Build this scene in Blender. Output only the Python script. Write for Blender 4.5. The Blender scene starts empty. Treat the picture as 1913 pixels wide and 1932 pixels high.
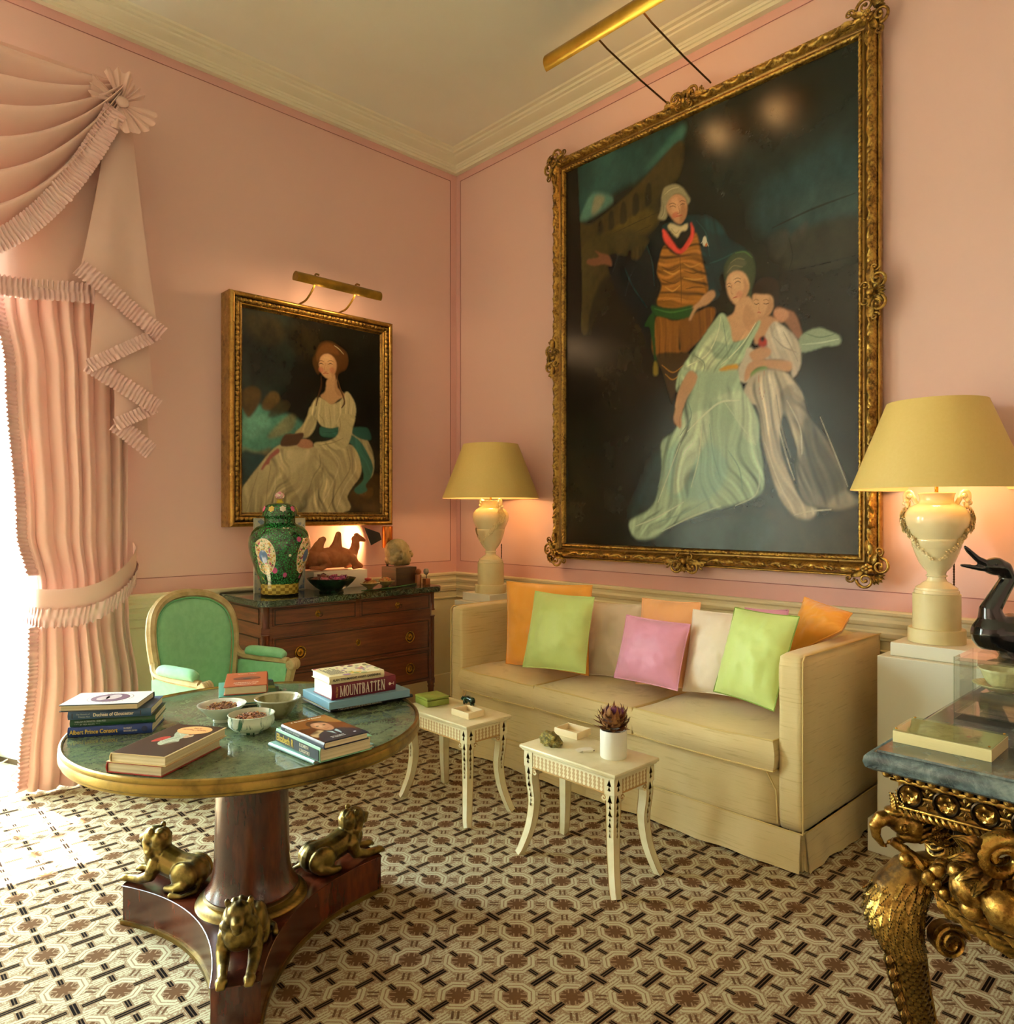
import bpy, bmesh, math, random
import numpy as np
from mathutils import Vector, Matrix, noise as mnoise
random.seed(7); np.random.seed(7)
SC = bpy.context.scene
COL = SC.collection
PI = math.pi

# ---------------------------------------------------------------- camera
cam_d = bpy.data.cameras.new('camera'); cam = bpy.data.objects.new('camera', cam_d); COL.objects.link(cam)
cam_d.sensor_fit = 'HORIZONTAL'; cam_d.sensor_width = 36.0; cam_d.lens = 36.0 * 1370.0 / 1913.0
cam_d.shift_y = 2.0 / 1913.0; cam_d.clip_start = 0.05
cam.location = (-3.6256, -4.3772, 1.40); cam.rotation_euler = (PI/2, 0, math.radians(-43.62))
SC.camera = cam

# ---------------------------------------------------------------- sky, sun, window portals, exposure
SC.view_settings.view_transform = 'Standard'; SC.view_settings.look = 'None'
SC.view_settings.gamma = 1.0; SC.view_settings.use_curve_mapping = False
SC.view_settings.exposure = 0.0
SC.cycles.max_bounces = 10; SC.cycles.diffuse_bounces = 5; SC.cycles.glossy_bounces = 5
SC.cycles.transmission_bounces = 10; SC.cycles.transparent_max_bounces = 32
SC.cycles.sample_clamp_indirect = 6.0; SC.cycles.use_denoising = True
SC.cycles.caustics_reflective = False; SC.cycles.caustics_refractive = False

W = bpy.data.worlds.new('sky'); SC.world = W; W.use_nodes = True
nt = W.node_tree; nt.nodes.clear()
_o = nt.nodes.new('ShaderNodeOutputWorld'); _b = nt.nodes.new('ShaderNodeBackground')
_tc = nt.nodes.new('ShaderNodeTexCoord'); _sp = nt.nodes.new('ShaderNodeSeparateXYZ'); _cr = nt.nodes.new('ShaderNodeValToRGB')
nt.links.new(_tc.outputs['Generated'], _sp.inputs[0]); nt.links.new(_sp.outputs['Z'], _cr.inputs[0])
_cr.color_ramp.elements[0].position = 0.0; _cr.color_ramp.elements[0].color = (0.87, 1.0, 0.90, 1)
_cr.color_ramp.elements[1].position = 0.7; _cr.color_ramp.elements[1].color = (0.60, 0.80, 0.92, 1)
nt.links.new(_cr.outputs[0], _b.inputs[0]); _b.inputs[1].default_value = 66.0
nt.links.new(_b.outputs[0], _o.inputs[0])

def add_light(name, kind, loc, energy, color, **k):
    d = bpy.data.lights.new(name, kind); d.energy = energy; d.color = color
    o = bpy.data.objects.new(name, d); COL.objects.link(o); o.location = loc
    for a, v in k.items():
        setattr(d, a, v)
    return o
def aim(o, direction):
    o.rotation_euler = Vector(direction).to_track_quat('-Z', 'Y').to_euler()
sun = add_light('sun', 'SUN', (-4, 5, 8), 110.0, (1.0, 0.96, 0.86), angle=math.radians(0.6))
aim(sun, (0.15, -1.0, -1.80))
# the daylight openings (see window_1, window_2): portals tell Cycles where the sky comes in
def portal(loc, direction, sx, sy):
    p = add_light('window_portal', 'AREA', loc, 1.0, (1, 1, 1), shape='RECTANGLE', size=sx, size_y=sy)
    p.data.cycles.is_portal = True
    aim(p, direction)
portal((-3.50, 0.72, 1.75), (0, -1, 0), 1.25, 3.3)
portal((-6.05, 0.72, 1.75), (0, -1, 0), 1.25, 3.3)

# ---------------------------------------------------------------- node helpers
def lin(h):
    h = h.lstrip('#'); c = [int(h[i:i+2], 16) / 255 for i in (0, 2, 4)]
    return tuple(x / 12.92 if x <= 0.04045 else ((x + 0.055) / 1.055) ** 2.4 for x in c) + (1,)
class V:
    """A float socket with arithmetic."""
    def __init__(s, nt, x): s.nt = nt; s.x = x
    def _m(s, op, *a):
        n = s.nt.nodes.new('ShaderNodeMath'); n.operation = op
        for i, v in enumerate((s,) + a):
            if isinstance(v, V): s.nt.links.new(v.x, n.inputs[i])
            else: n.inputs[i].default_value = v
        return V(s.nt, n.outputs[0])
    def __add__(s, o): return s._m('ADD', o)
    __radd__ = __add__
    def __sub__(s, o): return s._m('SUBTRACT', o)
    def __rsub__(s, o): return (s * -1) + o
    def __mul__(s, o): return s._m('MULTIPLY', o)
    __rmul__ = __mul__
    def __truediv__(s, o): return s._m('DIVIDE', o)
    def abs(s): return s._m('ABSOLUTE')
    def max(s, o): return s._m('MAXIMUM', o)
    def min(s, o): return s._m('MINIMUM', o)
    def lt(s, o): return s._m('LESS_THAN', o)
    def gt(s, o): return s._m('GREATER_THAN', o)
    def pingpong(s, o): return s._m('PINGPONG', o)
    def frac(s): return s._m('FRACT')
    def sin(s): return s._m('SINE')
    def pow(s, o): return s._m('POWER', o)
    def smooth(s, a, b):
        n = s.nt.nodes.new('ShaderNodeMapRange'); n.interpolation_type = 'SMOOTHSTEP'
        s.nt.links.new(s.x, n.inputs[0]); n.inputs[1].default_value = a; n.inputs[2].default_value = b
        return V(s.nt, n.outputs[0])
def new_mat(name):
    m = bpy.data.materials.new(name); m.use_nodes = True
    return m, m.node_tree, m.node_tree.nodes['Principled BSDF']
def mixc(nt, f, a, b):
    n = nt.nodes.new('ShaderNodeMix'); n.data_type = 'RGBA'
    for sock, v in ((n.inputs[0], f), (n.inputs[6], a), (n.inputs[7], b)):
        if isinstance(v, V): nt.links.new(v.x, sock)
        elif hasattr(v, 'is_linked'): nt.links.new(v, sock)
        else: sock.default_value = v
    return n.outputs[2]
def coords(nt, kind='Object'):
    return nt.nodes.new('ShaderNodeTexCoord').outputs[kind]
def xyz(nt, c):
    n = nt.nodes.new('ShaderNodeSeparateXYZ'); nt.links.new(c, n.inputs[0])
    return [V(nt, n.outputs[i]) for i in range(3)]
def mapped(nt, c, scale=(1, 1, 1), rot=(0, 0, 0)):
    n = nt.nodes.new('ShaderNodeMapping'); nt.links.new(c, n.inputs[0]); n.inputs['Scale'].default_value = scale; n.inputs['Rotation'].default_value = rot
    return n.outputs[0]
def noise(nt, c, scale, detail=4, rough=0.55, dist=0.0):
    n = nt.nodes.new('ShaderNodeTexNoise'); nt.links.new(c, n.inputs['Vector'])
    n.inputs['Scale'].default_value = scale; n.inputs['Detail'].default_value = detail; n.inputs['Roughness'].default_value = rough; n.inputs['Distortion'].default_value = dist
    return V(nt, n.outputs['Fac'])
def voro(nt, c, scale, feature='F1', out='Distance', rnd=1.0):
    n = nt.nodes.new('ShaderNodeTexVoronoi'); nt.links.new(c, n.inputs['Vector']); n.feature = feature
    n.inputs['Scale'].default_value = scale; n.inputs['Randomness'].default_value = rnd
    return n.outputs[out]
def wave(nt, c, scale, dist=4, detail=3, dscale=1.0, typ='BANDS', direction='X'):
    n = nt.nodes.new('ShaderNodeTexWave'); nt.links.new(c, n.inputs['Vector']); n.wave_type = typ
    if typ == 'BANDS': n.bands_direction = direction
    n.inputs['Scale'].default_value = scale; n.inputs['Distortion'].default_value = dist; n.inputs['Detail'].default_value = detail; n.inputs['Detail Scale'].default_value = dscale
    return V(nt, n.outputs['Fac'])
def bump(nt, bsdf, h, strength=0.3, dist=0.002):
    n = nt.nodes.new('ShaderNodeBump'); n.inputs['Strength'].default_value = strength; n.inputs['Distance'].default_value = dist
    nt.links.new(h.x, n.inputs['Height']); nt.links.new(n.outputs[0], bsdf.inputs['Normal'])
def ramp(nt, f, stops):
    n = nt.nodes.new('ShaderNodeValToRGB'); nt.links.new(f.x, n.inputs[0]); e = n.color_ramp.elements
    while len(e) < len(stops): e.new(0.5)
    for el, (p, c) in zip(e, stops): el.position = p; el.color = c if not isinstance(c, str) else lin(c)
    return n.outputs[0]
def plain(name, hexc, rough=0.6, metal=0.0, hex2=None, nscale=6, bscale=0, bstr=0.2, bdist=0.002, coat=0, sheen=0, stretch=(1, 1, 1), detail=4, emit=None, spec=0.5):
    m, nt, b = new_mat(name); c = mapped(nt, coords(nt), stretch)
    b.inputs['Roughness'].default_value = rough; b.inputs['Metallic'].default_value = metal
    b.inputs['Coat Weight'].default_value = coat; b.inputs['Sheen Weight'].default_value = sheen; b.inputs['Specular IOR Level'].default_value = spec
    if hex2:
        f = noise(nt, c, nscale, detail).smooth(0.3, 0.7)
        nt.links.new(mixc(nt, f, lin(hexc), lin(hex2)), b.inputs['Base Color'])
    else: b.inputs['Base Color'].default_value = lin(hexc)
    if bscale: bump(nt, b, noise(nt, c, bscale, 5), bstr, bdist)
    if emit: b.inputs['Emission Color'].default_value = emit[0]; b.inputs['Emission Strength'].default_value = emit[1]
    return m

# ---------------------------------------------------------------- mesh helpers
class MB:
    def __init__(s): s.v = []; s.f = []; s.mi = []
    def add(s, verts, faces, mat=0, M=None):
        o = len(s.v)
        s.v += [tuple(M @ Vector(p)) for p in verts] if M is not None else [tuple(p) for p in verts]
        s.f += [tuple(i + o for i in f) for f in faces]; s.mi += [mat] * len(faces); return s
    def join(s, other, M=None, mat=None):
        o = len(s.v)
        s.v += [tuple(M @ Vector(p)) for p in other.v] if M is not None else other.v
        s.f += [tuple(i + o for i in f) for f in other.f]; s.mi += other.mi if mat is None else [mat] * len(other.f); return s
    def mesh(s, name, mats, smooth=True, ang=40):
        me = bpy.data.meshes.new(name); me.from_pydata(s.v, [], s.f); 
        for m in (mats if isinstance(mats, (list, tuple)) else [mats]): me.materials.append(m)
        if any(s.mi): me.polygons.foreach_set('material_index', s.mi)
        if smooth:
            me.polygons.foreach_set('use_smooth', [True] * len(me.polygons))
            if ang < 180: me.set_sharp_from_angle(angle=math.radians(ang))
        me.update(); return me
    def obj(s, name, mats, parent=None, smooth=True, ang=40, loc=None):
        return link(name, s.mesh(name, mats, smooth, ang), parent, loc)
def link(name, data, parent=None, loc=None):
    o = bpy.data.objects.new(name, data); COL.objects.link(o)
    if parent is not None: o.parent = parent
    if loc is not None: o.location = loc
    return o
def tag(o, label=None, cat=None, group=None, kind=None):
    for k, v in (('label', label), ('category', cat), ('group', group), ('kind', kind)):
        if v: o[k] = v
    return o
def thing(name, label, cat, loc=(0, 0, 0), rz=0, group=None):
    o = bpy.data.objects.new(name, None); COL.objects.link(o); o.location = loc; o.rotation_euler = (0, 0, rz); o.empty_display_size = 0.05
    return tag(o, label, cat, group)
def copy_tree(o, parent=None):
    c = o.copy(); COL.objects.link(c)
    if parent is not None: c.parent = parent
    for ch in list(o.children): copy_tree(ch, c)
    return c
def struct(o): o['kind'] = 'structure'; return o
def T(x, y=0, z=0): return Matrix.Translation((x, y, z) if not hasattr(x, '__len__') else x)
def RX(a): return Matrix.Rotation(a, 4, 'X')
def RY(a): return Matrix.Rotation(a, 4, 'Y')
def RZ(a): return Matrix.Rotation(a, 4, 'Z')
def S(x, y=None, z=None): return Matrix.Diagonal((x, x if y is None else y, x if z is None else z, 1))
def lookM(loc, direction, up=(0, 0, 1)):
    """Z axis along direction."""
    return Matrix.Translation(loc) @ Vector(direction).to_track_quat('Z', 'Y').to_matrix().to_4x4()
_bx = {}
def rbox(sx, sy, sz, r=0.0, seg=2):
    """Box centred on the origin with rounded edges."""
    key = (round(sx, 5), round(sy, 5), round(sz, 5), round(r, 5), seg)
    if key in _bx: return _bx[key]
    bm = bmesh.new(); bmesh.ops.create_cube(bm, size=1.0); bmesh.ops.scale(bm, vec=(sx, sy, sz), verts=bm.verts)
    if r > 0: bmesh.ops.bevel(bm, geom=list(bm.edges), offset=r, segments=seg, profile=0.5, affect='EDGES')
    mb = frombm(bm); _bx[key] = mb; return mb
def frombm(bm):
    bm.verts.index_update(); mb = MB(); mb.v = [tuple(v.co) for v in bm.verts]; mb.f = [tuple(v.index for v in f.verts) for f in bm.faces]; mb.mi = [0] * len(mb.f); bm.free(); return mb
def box(x0, x1, y0, y1, z0, z1, r=0.0, seg=2):
    mb = MB(); mb.join(rbox(x1 - x0, y1 - y0, z1 - z0, r, seg), T((x0 + x1) / 2, (y0 + y1) / 2, (z0 + z1) / 2)); return mb
def lathe(prof, n=40, sx=1, sy=1, cap0=False, cap1=False, twist=None):
    mb = MB(); vs = []; fs = []
    for j, (r, z) in enumerate(prof):
        for i in range(n):
            a = 2 * PI * i / n
            k = r * (twist(a, j, z) if twist else 1)
            vs.append((k * sx * math.cos(a), k * sy * math.sin(a), z))
    for j in range(len(prof) - 1):
        for i in range(n):
            fs.append((j * n + i, j * n + (i + 1) % n, (j + 1) * n + (i + 1) % n, (j + 1) * n + i))
    if cap0: fs.append(tuple(range(n))[::-1])
    if cap1: fs.append(tuple(range((len(prof) - 1) * n, len(prof) * n)))
    return mb.add(vs, fs)
def spline(pts, n=8, closed=False):
    P = [np.array(p, float) for p in pts]; out = []; m = len(P)
    rng = range(m if closed else m - 1)
    for i in rng:
        p0 = P[(i - 1) % m] if closed or i > 0 else 2 * P[0] - P[1]
        p1 = P[i]; p2 = P[(i + 1) % m]; p3 = P[(i + 2) % m] if closed or i + 2 < m else 2 * P[-1] - P[-2]
        for k in range(n):
            t = k / n
            out.append(0.5 * ((2 * p1) + (p2 - p0) * t + (2 * p0 - 5 * p1 + 4 * p2 - p3) * t * t + (3 * p1 - p0 - 3 * p2 + p3) * t ** 3))
    if not closed: out.append(P[-1])
    return out
def tube(path, rad, n=10, closed=False, section=None, up=(0, 0, 1), caps=True, roll=None):
    """Sweep a circle (or a 2-D section) along a path; rad a number or a list."""
    P = [Vector(p) for p in path]; m = len(P); vs = []; fs = []
    sec = section or [(math.cos(2 * PI * i / n), math.sin(2 * PI * i / n)) for i in range(n)]; k = len(sec)
    prevx = None
    for i, p in enumerate(P):
        a = P[(i - 1) % m] if (closed or i > 0) else p; b = P[(i + 1) % m] if (closed or i < m - 1) else p
        t = (b - a)
        if t.length < 1e-9: t = Vector((0, 0, 1))
        t.normalize()
        if prevx is None:
            u = Vector(up)
            if abs(u.dot(t)) > 0.95: u = Vector((1, 0, 0)) if abs(t.x) < 0.9 else Vector((0, 1, 0))
            x = (u - t * u.dot(t)).normalized()
        else:
            x = prevx - t * prevx.dot(t)
            if x.length < 1e-6: x = t.orthogonal()
            x.normalize()
        prevx = x; y = t.cross(x)
        r = rad[i] if hasattr(rad, '__len__') else rad
        rx, ry = r if hasattr(r, '__len__') else (r, r)
        for (c, s_) in sec: vs.append(tuple(p + x * (c * rx) + y * (s_ * ry)))
    for i in range(m if closed else m - 1):
        j = (i + 1) % m
        for q in range(k):
            fs.append((i * k + q, i * k + (q + 1) % k, j * k + (q + 1) % k, j * k + q))
    if caps and not closed:
        fs.append(tuple(range(k))[::-1]); fs.append(tuple(range((m - 1) * k, m * k)))
    return MB().add(vs, fs)
def ball(r=1, n=12, m=8, sx=1, sy=1, sz=1, loc=(0, 0, 0)):
    prof = [(r * math.sin(PI * j / m), -r * math.cos(PI * j / m)) for j in range(m + 1)]
    prof[0] = (1e-5, -r); prof[-1] = (1e-5, r)
    mb = MB(); mb.join(lathe(prof, n), T(loc) @ S(sx, sy, sz)); return mb
def grid(nu, nv, fn, closed_u=False):
    vs = [fn(i / (nu if closed_u else nu - 1), j / (nv - 1)) for j in range(nv) for i in range(nu)]; fs = []
    for j in range(nv - 1):
        for i in range(nu if closed_u else nu - 1):
            a = j * nu + i; b = j * nu + (i + 1) % nu
            fs.append((a, b, b + nu, a + nu))
    return MB().add(vs, fs)
def mould(prof, path, closed=False, z_axis=(0, 0, 1)):
    """Sweep a profile of (outward, up) along a horizontal path with mitred corners; outward = left of travel."""
    P = [Vector(p) for p in path]; m = len(P); k = len(prof); vs = []; fs = []
    for i, p in enumerate(P):
        d1 = (p - P[i - 1]).normalized() if (i > 0 or closed) else None
        d2 = (P[(i + 1) % m] - p).normalized() if (i < m - 1 or closed) else None
        if d1 is None: d1 = d2
        if d2 is None: d2 = d1
        Z = Vector(z_axis); n1 = Z.cross(d1); n2 = Z.cross(d2); b = (n1 + n2); b = b / max(b.length_squared / 2, 1e-6)
        for (o, u) in prof: vs.append(tuple(p + b * o + Z * u))
    for i in range(m if closed else m - 1):
        j = (i + 1) % m
        for q in range(k - 1): fs.append((i * k + q, j * k + q, j * k + q + 1, i * k + q + 1))
    return MB().add(vs, fs)
def frame_sweep(W_, H_, prof, disp=None, step=0.01):
    """A picture frame in the XZ plane (front towards -Y): prof = [(inset from outer edge, depth towards the viewer)], disp(s, q, length) -> extra depth."""
    mb = MB(); k = len(prof)
    cs = [(-W_/2, -H_/2), (W_/2, -H_/2), (W_/2, H_/2), (-W_/2, H_/2)]
    for e in range(4):
        a = np.array(cs[e]); b = np.array(cs[(e + 1) % 4]); L = np.linalg.norm(b - a); d = (b - a) / L; nrm = np.array((-d[1], d[0]))
        n = max(2, int(L / step)); vs = []; fs = []
        for i in range(n + 1):
            for q, (ins, dep) in enumerate(prof):
                s0 = ins; s1 = L - ins; s = s0 + (s1 - s0) * i / n
                p = a + d * s + nrm * ins
                ex = disp(s, q, L, e) if disp else 0
                vs.append((p[0], -(dep + ex), p[1]))
        for i in range(n):
            for q in range(k - 1): fs.append((i * k + q, (i + 1) * k + q, (i + 1) * k + q + 1, i * k + q + 1))
        mb.add(vs, fs)
    return mb
def extrude_poly(pts, z0, z1):
    n = len(pts); vs = [(x, y, z0) for x, y in pts] + [(x, y, z1) for x, y in pts]
    fs = [tuple(range(n))[::-1], tuple(range(n, 2 * n))] + [(i, (i + 1) % n, n + (i + 1) % n, n + i) for i in range(n)]
    return MB().add(vs, fs)
def organic(name, mats, blobs, voxel=0.004, smooth=6, parent=None, loc=None, disp=None):
    """One continuous surface grown round capsules and ellipsoids (voxel remesh of their union)."""
    mb = MB()
    for b in blobs:
        if b[0] == 'c': mb.join(tube(b[1], b[2], 14)); [mb.join(ball(b[2][i], 14, 8, loc=b[1][i])) for i in (0, -1)] if hasattr(b[2], '__len__') else [mb.join(ball(b[2], 14, 8, loc=b[1][i])) for i in (0, -1)]
        elif b[0] == 'e': mb.join(ball(1, 18, 12), T(b[1]) @ (b[3] if len(b) > 3 else Matrix()) @ S(*b[2]))
        elif b[0] == 'm': mb.join(b[1])
    me = mb.mesh(name, mats); tmp = bpy.data.objects.new('tmp_' + name, me); COL.objects.link(tmp)
    r = tmp.modifiers.new('r', 'REMESH'); r.mode = 'VOXEL'; r.voxel_size = voxel
    if smooth: s = tmp.modifiers.new('s', 'SMOOTH'); s.iterations = smooth; s.factor = 0.5
    dg = bpy.context.evaluated_depsgraph_get(); out = bpy.data.meshes.new_from_object(tmp.evaluated_get(dg), depsgraph=dg)
    bpy.data.objects.remove(tmp); bpy.data.meshes.remove(me); out.name = name
    if disp:
        for v in out.vertices: v.co += Vector(disp(v.co, v.normal))
    out.polygons.foreach_set('use_smooth', [True] * len(out.polygons)); out.update()
    return link(name, out, parent, loc)
def text(body, parent, M, size, mat, sx=1.0, extrude=0.0004, align='LEFT', shear=0.0, name='lettering', off=0.0, space=1.0):
    c = bpy.data.curves.new(name, 'FONT'); c.body = body; c.size = size; c.extrude = extrude; c.align_x = align; c.align_y = 'CENTER'; c.shear = shear; c.offset = off; c.space_character = space
    c.resolution_u = 3; tmp = bpy.data.objects.new(name, c); COL.objects.link(tmp); dg = bpy.context.evaluated_depsgraph_get(); me = bpy.data.meshes.new_from_object(tmp.evaluated_get(dg), depsgraph=dg)
    bpy.data.objects.remove(tmp); bpy.data.curves.remove(c); me.name = name; me.materials.clear(); me.materials.append(mat); o = link(name, me, parent); o.matrix_local = M @ S(sx, 1, 1); return o

# ---------------------------------------------------------------- a small oil-painter: soft shapes blended on a raster of vertex colours
class Canvas:
    def __init__(s, w, h, base):
        s.w, s.h = w, h; s.a = np.empty((h, w, 3)); s.a[:] = lin(base)[:3]
        s.y, s.x = np.mgrid[0:h, 0:w]; s.x = (s.x + 0.5) / w * 1000; s.y = (s.y + 0.5) / h * 1000   # 0..1000, y downwards
    def blur(s, m, r):
        for ax, n in ((0, s.h), (1, s.w)):
            k = int(round(r * n / 1000))
            if k < 1: continue
            L = m.shape[ax]
            for _ in range(2):
                pad = [(0, 0), (0, 0)]; pad[ax] = (k + 1, k); c = np.cumsum(np.pad(m, pad, mode='edge'), axis=ax)
                m = (np.take(c, range(2 * k + 1, 2 * k + 1 + L), axis=ax) - np.take(c, range(0, L), axis=ax)) / (2 * k + 1)
        return m
    def win(s, x0, x1, y0, y1):
        i0 = max(0, int(x0 / 1000 * s.w)); i1 = min(s.w, int(x1 / 1000 * s.w) + 2); j0 = max(0, int(y0 / 1000 * s.h)); j1 = min(s.h, int(y1 / 1000 * s.h) + 2)
        return (slice(j0, max(j0, j1)), slice(i0, max(i0, i1)))
    def put(s, m, col, w):
        c = np.array(lin(col)[:3]); s.a[w] = s.a[w] * (1 - m[..., None]) + c * m[..., None]
    def poly(s, pts, col, soft=1.5, alpha=1.0, smooth=True):
        P = np.array(spline(pts, 5, True) if smooth else pts, float); k = soft * 2.5 + 3
        w = s.win(P[:, 0].min() - k, P[:, 0].max() + k, P[:, 1].min() - k, P[:, 1].max() + k); X, Y = s.x[w], s.y[w]
        if X.size == 0: return
        m = np.zeros(X.shape, bool)
        for i in range(len(P)):
            (x0, y0), (x1, y1) = P[i - 1], P[i]
            if y0 == y1: continue
            m ^= ((Y >= min(y0, y1)) & (Y < max(y0, y1)) & (X < x0 + (Y - y0) * (x1 - x0) / (y1 - y0)))
        s.put(s.blur(m.astype(float), soft) * alpha, col, w)
    def ell(s, cx, cy, rx, ry, col, soft=0.3, alpha=1.0):
        k = 1 + soft; w = s.win(cx - rx * k, cx + rx * k, cy - ry * k, cy + ry * k); u = (s.x[w] - cx) / rx; v = (s.y[w] - cy) / ry
        m = np.clip((1 - np.sqrt(u * u + v * v)) / max(soft, 1e-3) + 0.5, 0, 1); s.put(m * m * (3 - 2 * m) * alpha, col, w)
    def stroke(s, pts, col, wd=4, alpha=1.0, soft=0.7, taper=True):
        P = np.array(spline(pts, 5), float); k = wd + 3
        w = s.win(P[:, 0].min() - k, P[:, 0].max() + k, P[:, 1].min() - k, P[:, 1].max() + k); X, Y = s.x[w], s.y[w]
        if X.size == 0: return
        d = np.full(X.shape, 9e9)
        for i in range(len(P) - 1):
            a, b = P[i], P[i + 1]; t = (i + 0.5) / (len(P) - 1); q = (0.35 + 0.65 * math.sin(PI * t) ** 0.6) if taper else 1
            ab = b - a; L = max(ab @ ab, 1e-9); u = np.clip(((X - a[0]) * ab[0] + (Y - a[1]) * ab[1]) / L, 0, 1)
            d = np.minimum(d, np.hypot(X - a[0] - u * ab[0], Y - a[1] - u * ab[1]) / q)
        s.put(np.clip((wd - d) / max(wd * soft, 1e-3), 0, 1) * alpha, col, w)
    def smooth_noise(s, cell, seed):
        r = np.random.RandomState(seed); nx, ny = int(1000 / cell) + 3, int(1000 / cell) + 3; g = r.rand(ny, nx); u = s.x / cell; v = s.y / cell; i = np.minimum(u.astype(int), nx - 2); j = np.minimum(v.astype(int), ny - 2); a = u - i; b = v - j; a = a * a * (3 - 2 * a); b = b * b * (3 - 2 * b)
        return (g[j, i] * (1 - a) + g[j, i + 1] * a) * (1 - b) + (g[j + 1, i] * (1 - a) + g[j + 1, i + 1] * a) * b - 0.5
    def fold(s, pts, ang, width, amp, warp, seed):
        """Drapery: ridges running along ang, bent by noise, shade the paint inside a patch."""
        P = np.array(spline(pts, 5, True), float); m = np.zeros((s.h, s.w), bool)
        for i in range(len(P)):
            (x0, y0), (x1, y1) = P[i - 1], P[i]
            if y0 != y1: m ^= ((s.y >= min(y0, y1)) & (s.y < max(y0, y1)) & (s.x < x0 + (s.y - y0) * (x1 - x0) / (y1 - y0)))
        m = s.blur(m.astype(float), 5); c, q = math.cos(math.radians(ang)), math.sin(math.radians(ang))
        p = -s.x * q + s.y * c + s.smooth_noise(160, seed) * warp * 2 + s.smooth_noise(60, seed + 1) * warp * .7
        r1 = np.abs((p / width) % 2 - 1); r2 = np.abs((p / (width * .43) + s.smooth_noise(90, seed + 2) * 2) % 2 - 1)
        f = (r1 * .65 + r2 * .35 - .5) * 2 * (.55 + s.smooth_noise(120, seed + 3) * 1.3); s.a *= (1 + amp * f * m)[..., None]; s.a = np.clip(s.a, 0, 1)
    def cloud(s, amp, seed=1):
        n = s.smooth_noise(220, seed) + s.smooth_noise(90, seed + 1) * .6 + s.smooth_noise(35, seed + 2) * .4 + s.smooth_noise(14, seed + 3) * .3; s.a = np.clip(s.a * (1 + amp * n)[..., None], 0, 1)
    def run(s, src, k=1.0):
        """Paint a list of strokes: p = patch, s = brush stroke, e = dab; colour, softness or width, opacity, points."""
        for ln in src.strip().splitlines():
            h = ln.split(); pts = [tuple(map(float, q.split(','))) for q in h[4:]]
            if h[0] == 'f': s.fold([tuple(map(float, q.split(','))) for q in h[6:]], *map(float, h[1:5]), int(h[5]))
            elif h[0] == 'c': s.cloud(float(h[1]), int(h[2]))
            elif h[0] == 'p': s.poly(pts, h[1], float(h[2]) * k * .55, float(h[3]))
            elif h[0] == 's': s.stroke(pts, h[1], float(h[2]) * k, float(h[3]))
            else: s.ell(*pts[0], *pts[1], h[1], float(h[2]), float(h[3]))
        return s
    def grain(s, amt=0.06):
        n = np.random.rand(s.h, s.w); n = (n + s.blur(np.random.rand(s.h, s.w), 2) * 3) / 2 - 1.25
        s.a = np.clip(s.a * (1 + amt * n[..., None]), 0, 1)
    def mesh(s, name, W_, H_, mat):
        nx, ny = s.w + 1, s.h + 1
        me = bpy.data.meshes.new(name); X, Z = np.meshgrid(np.linspace(-W_/2, W_/2, nx), np.linspace(H_/2, -H_/2, ny))
        co = np.stack([X.ravel(), np.zeros(nx * ny), Z.ravel()], 1).astype(np.float32)
        idx = np.arange(nx * ny).reshape(ny, nx); q = np.stack([idx[1:, :-1], idx[1:, 1:], idx[:-1, 1:], idx[:-1, :-1]], -1).reshape(-1)
        nf = s.w * s.h; me.vertices.add(nx * ny); me.loops.add(nf * 4); me.polygons.add(nf)
        me.vertices.foreach_set('co', co.ravel()); me.loops.foreach_set('vertex_index', q.astype(np.int32)); me.polygons.foreach_set('loop_start', np.arange(0, nf * 4, 4, dtype=np.int32))
        me.update(calc_edges=True)
        A = np.pad(s.a, ((0, 1), (0, 1), (0, 0)), mode='edge'); A = np.concatenate([A.reshape(-1, 3), np.ones((nx * ny, 1))], 1)
        at = me.color_attributes.new('paint', 'FLOAT_COLOR', 'POINT'); at.data.foreach_set('color', A.astype(np.float32).ravel())
        me.materials.append(mat); return me
def paint_mat(name, rough=0.35, bstr=0.25, bscale=500, coat=0.0, spec=0.5):
    m, nt, b = new_mat(name); a = nt.nodes.new('ShaderNodeAttribute'); a.attribute_name = 'paint'
    nt.links.new(a.outputs['Color'], b.inputs['Base Color']); b.inputs['Roughness'].default_value = rough; b.inputs['Coat Weight'].default_value = coat; b.inputs['Specular IOR Level'].default_value = spec
    c = coords(nt)
    if bstr: bump(nt, b, noise(nt, c, bscale, 2) * 0.5 + noise(nt, c, 30, 4) * 0.5, bstr, 0.002)
    return m
# ================================================================ materials
def mat_wall():
    m, nt, b = new_mat('pink_fabric'); c = coords(nt); f = noise(nt, c, 1.3, 3)
    f2 = noise(nt, mapped(nt, c, (1, 1, 40)), 60, 2)
    nt.links.new(mixc(nt, f * 0.5 + f2 * 0.5, lin('#e3bcb3'), lin('#e8c3ba')), b.inputs['Base Color'])
    b.inputs['Roughness'].default_value = 0.8; b.inputs['Sheen Weight'].default_value = 0.15; b.inputs['Specular IOR Level'].default_value = 0.2
    bump(nt, b, noise(nt, c, 900, 2), 0.15, 0.001); return m
M_WALL = mat_wall()
M_BORDER = plain('pink_border', '#dfb0a9', 0.8, spec=0.2, bscale=600, bstr=0.1)
M_CREAM = plain('cream_paint', '#e9e2bd', 0.45, hex2='#e3dbb4', nscale=3)
M_WHITE = plain('white_paint', '#eef2e0', 0.5)
M_CEIL = plain('ceiling_paint', '#efeee0', 0.85, hex2='#ebe9d9', nscale=1.5)
M_CORN = plain('cornice_paint', '#ece8cf', 0.6)
M_GLASS = None
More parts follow.
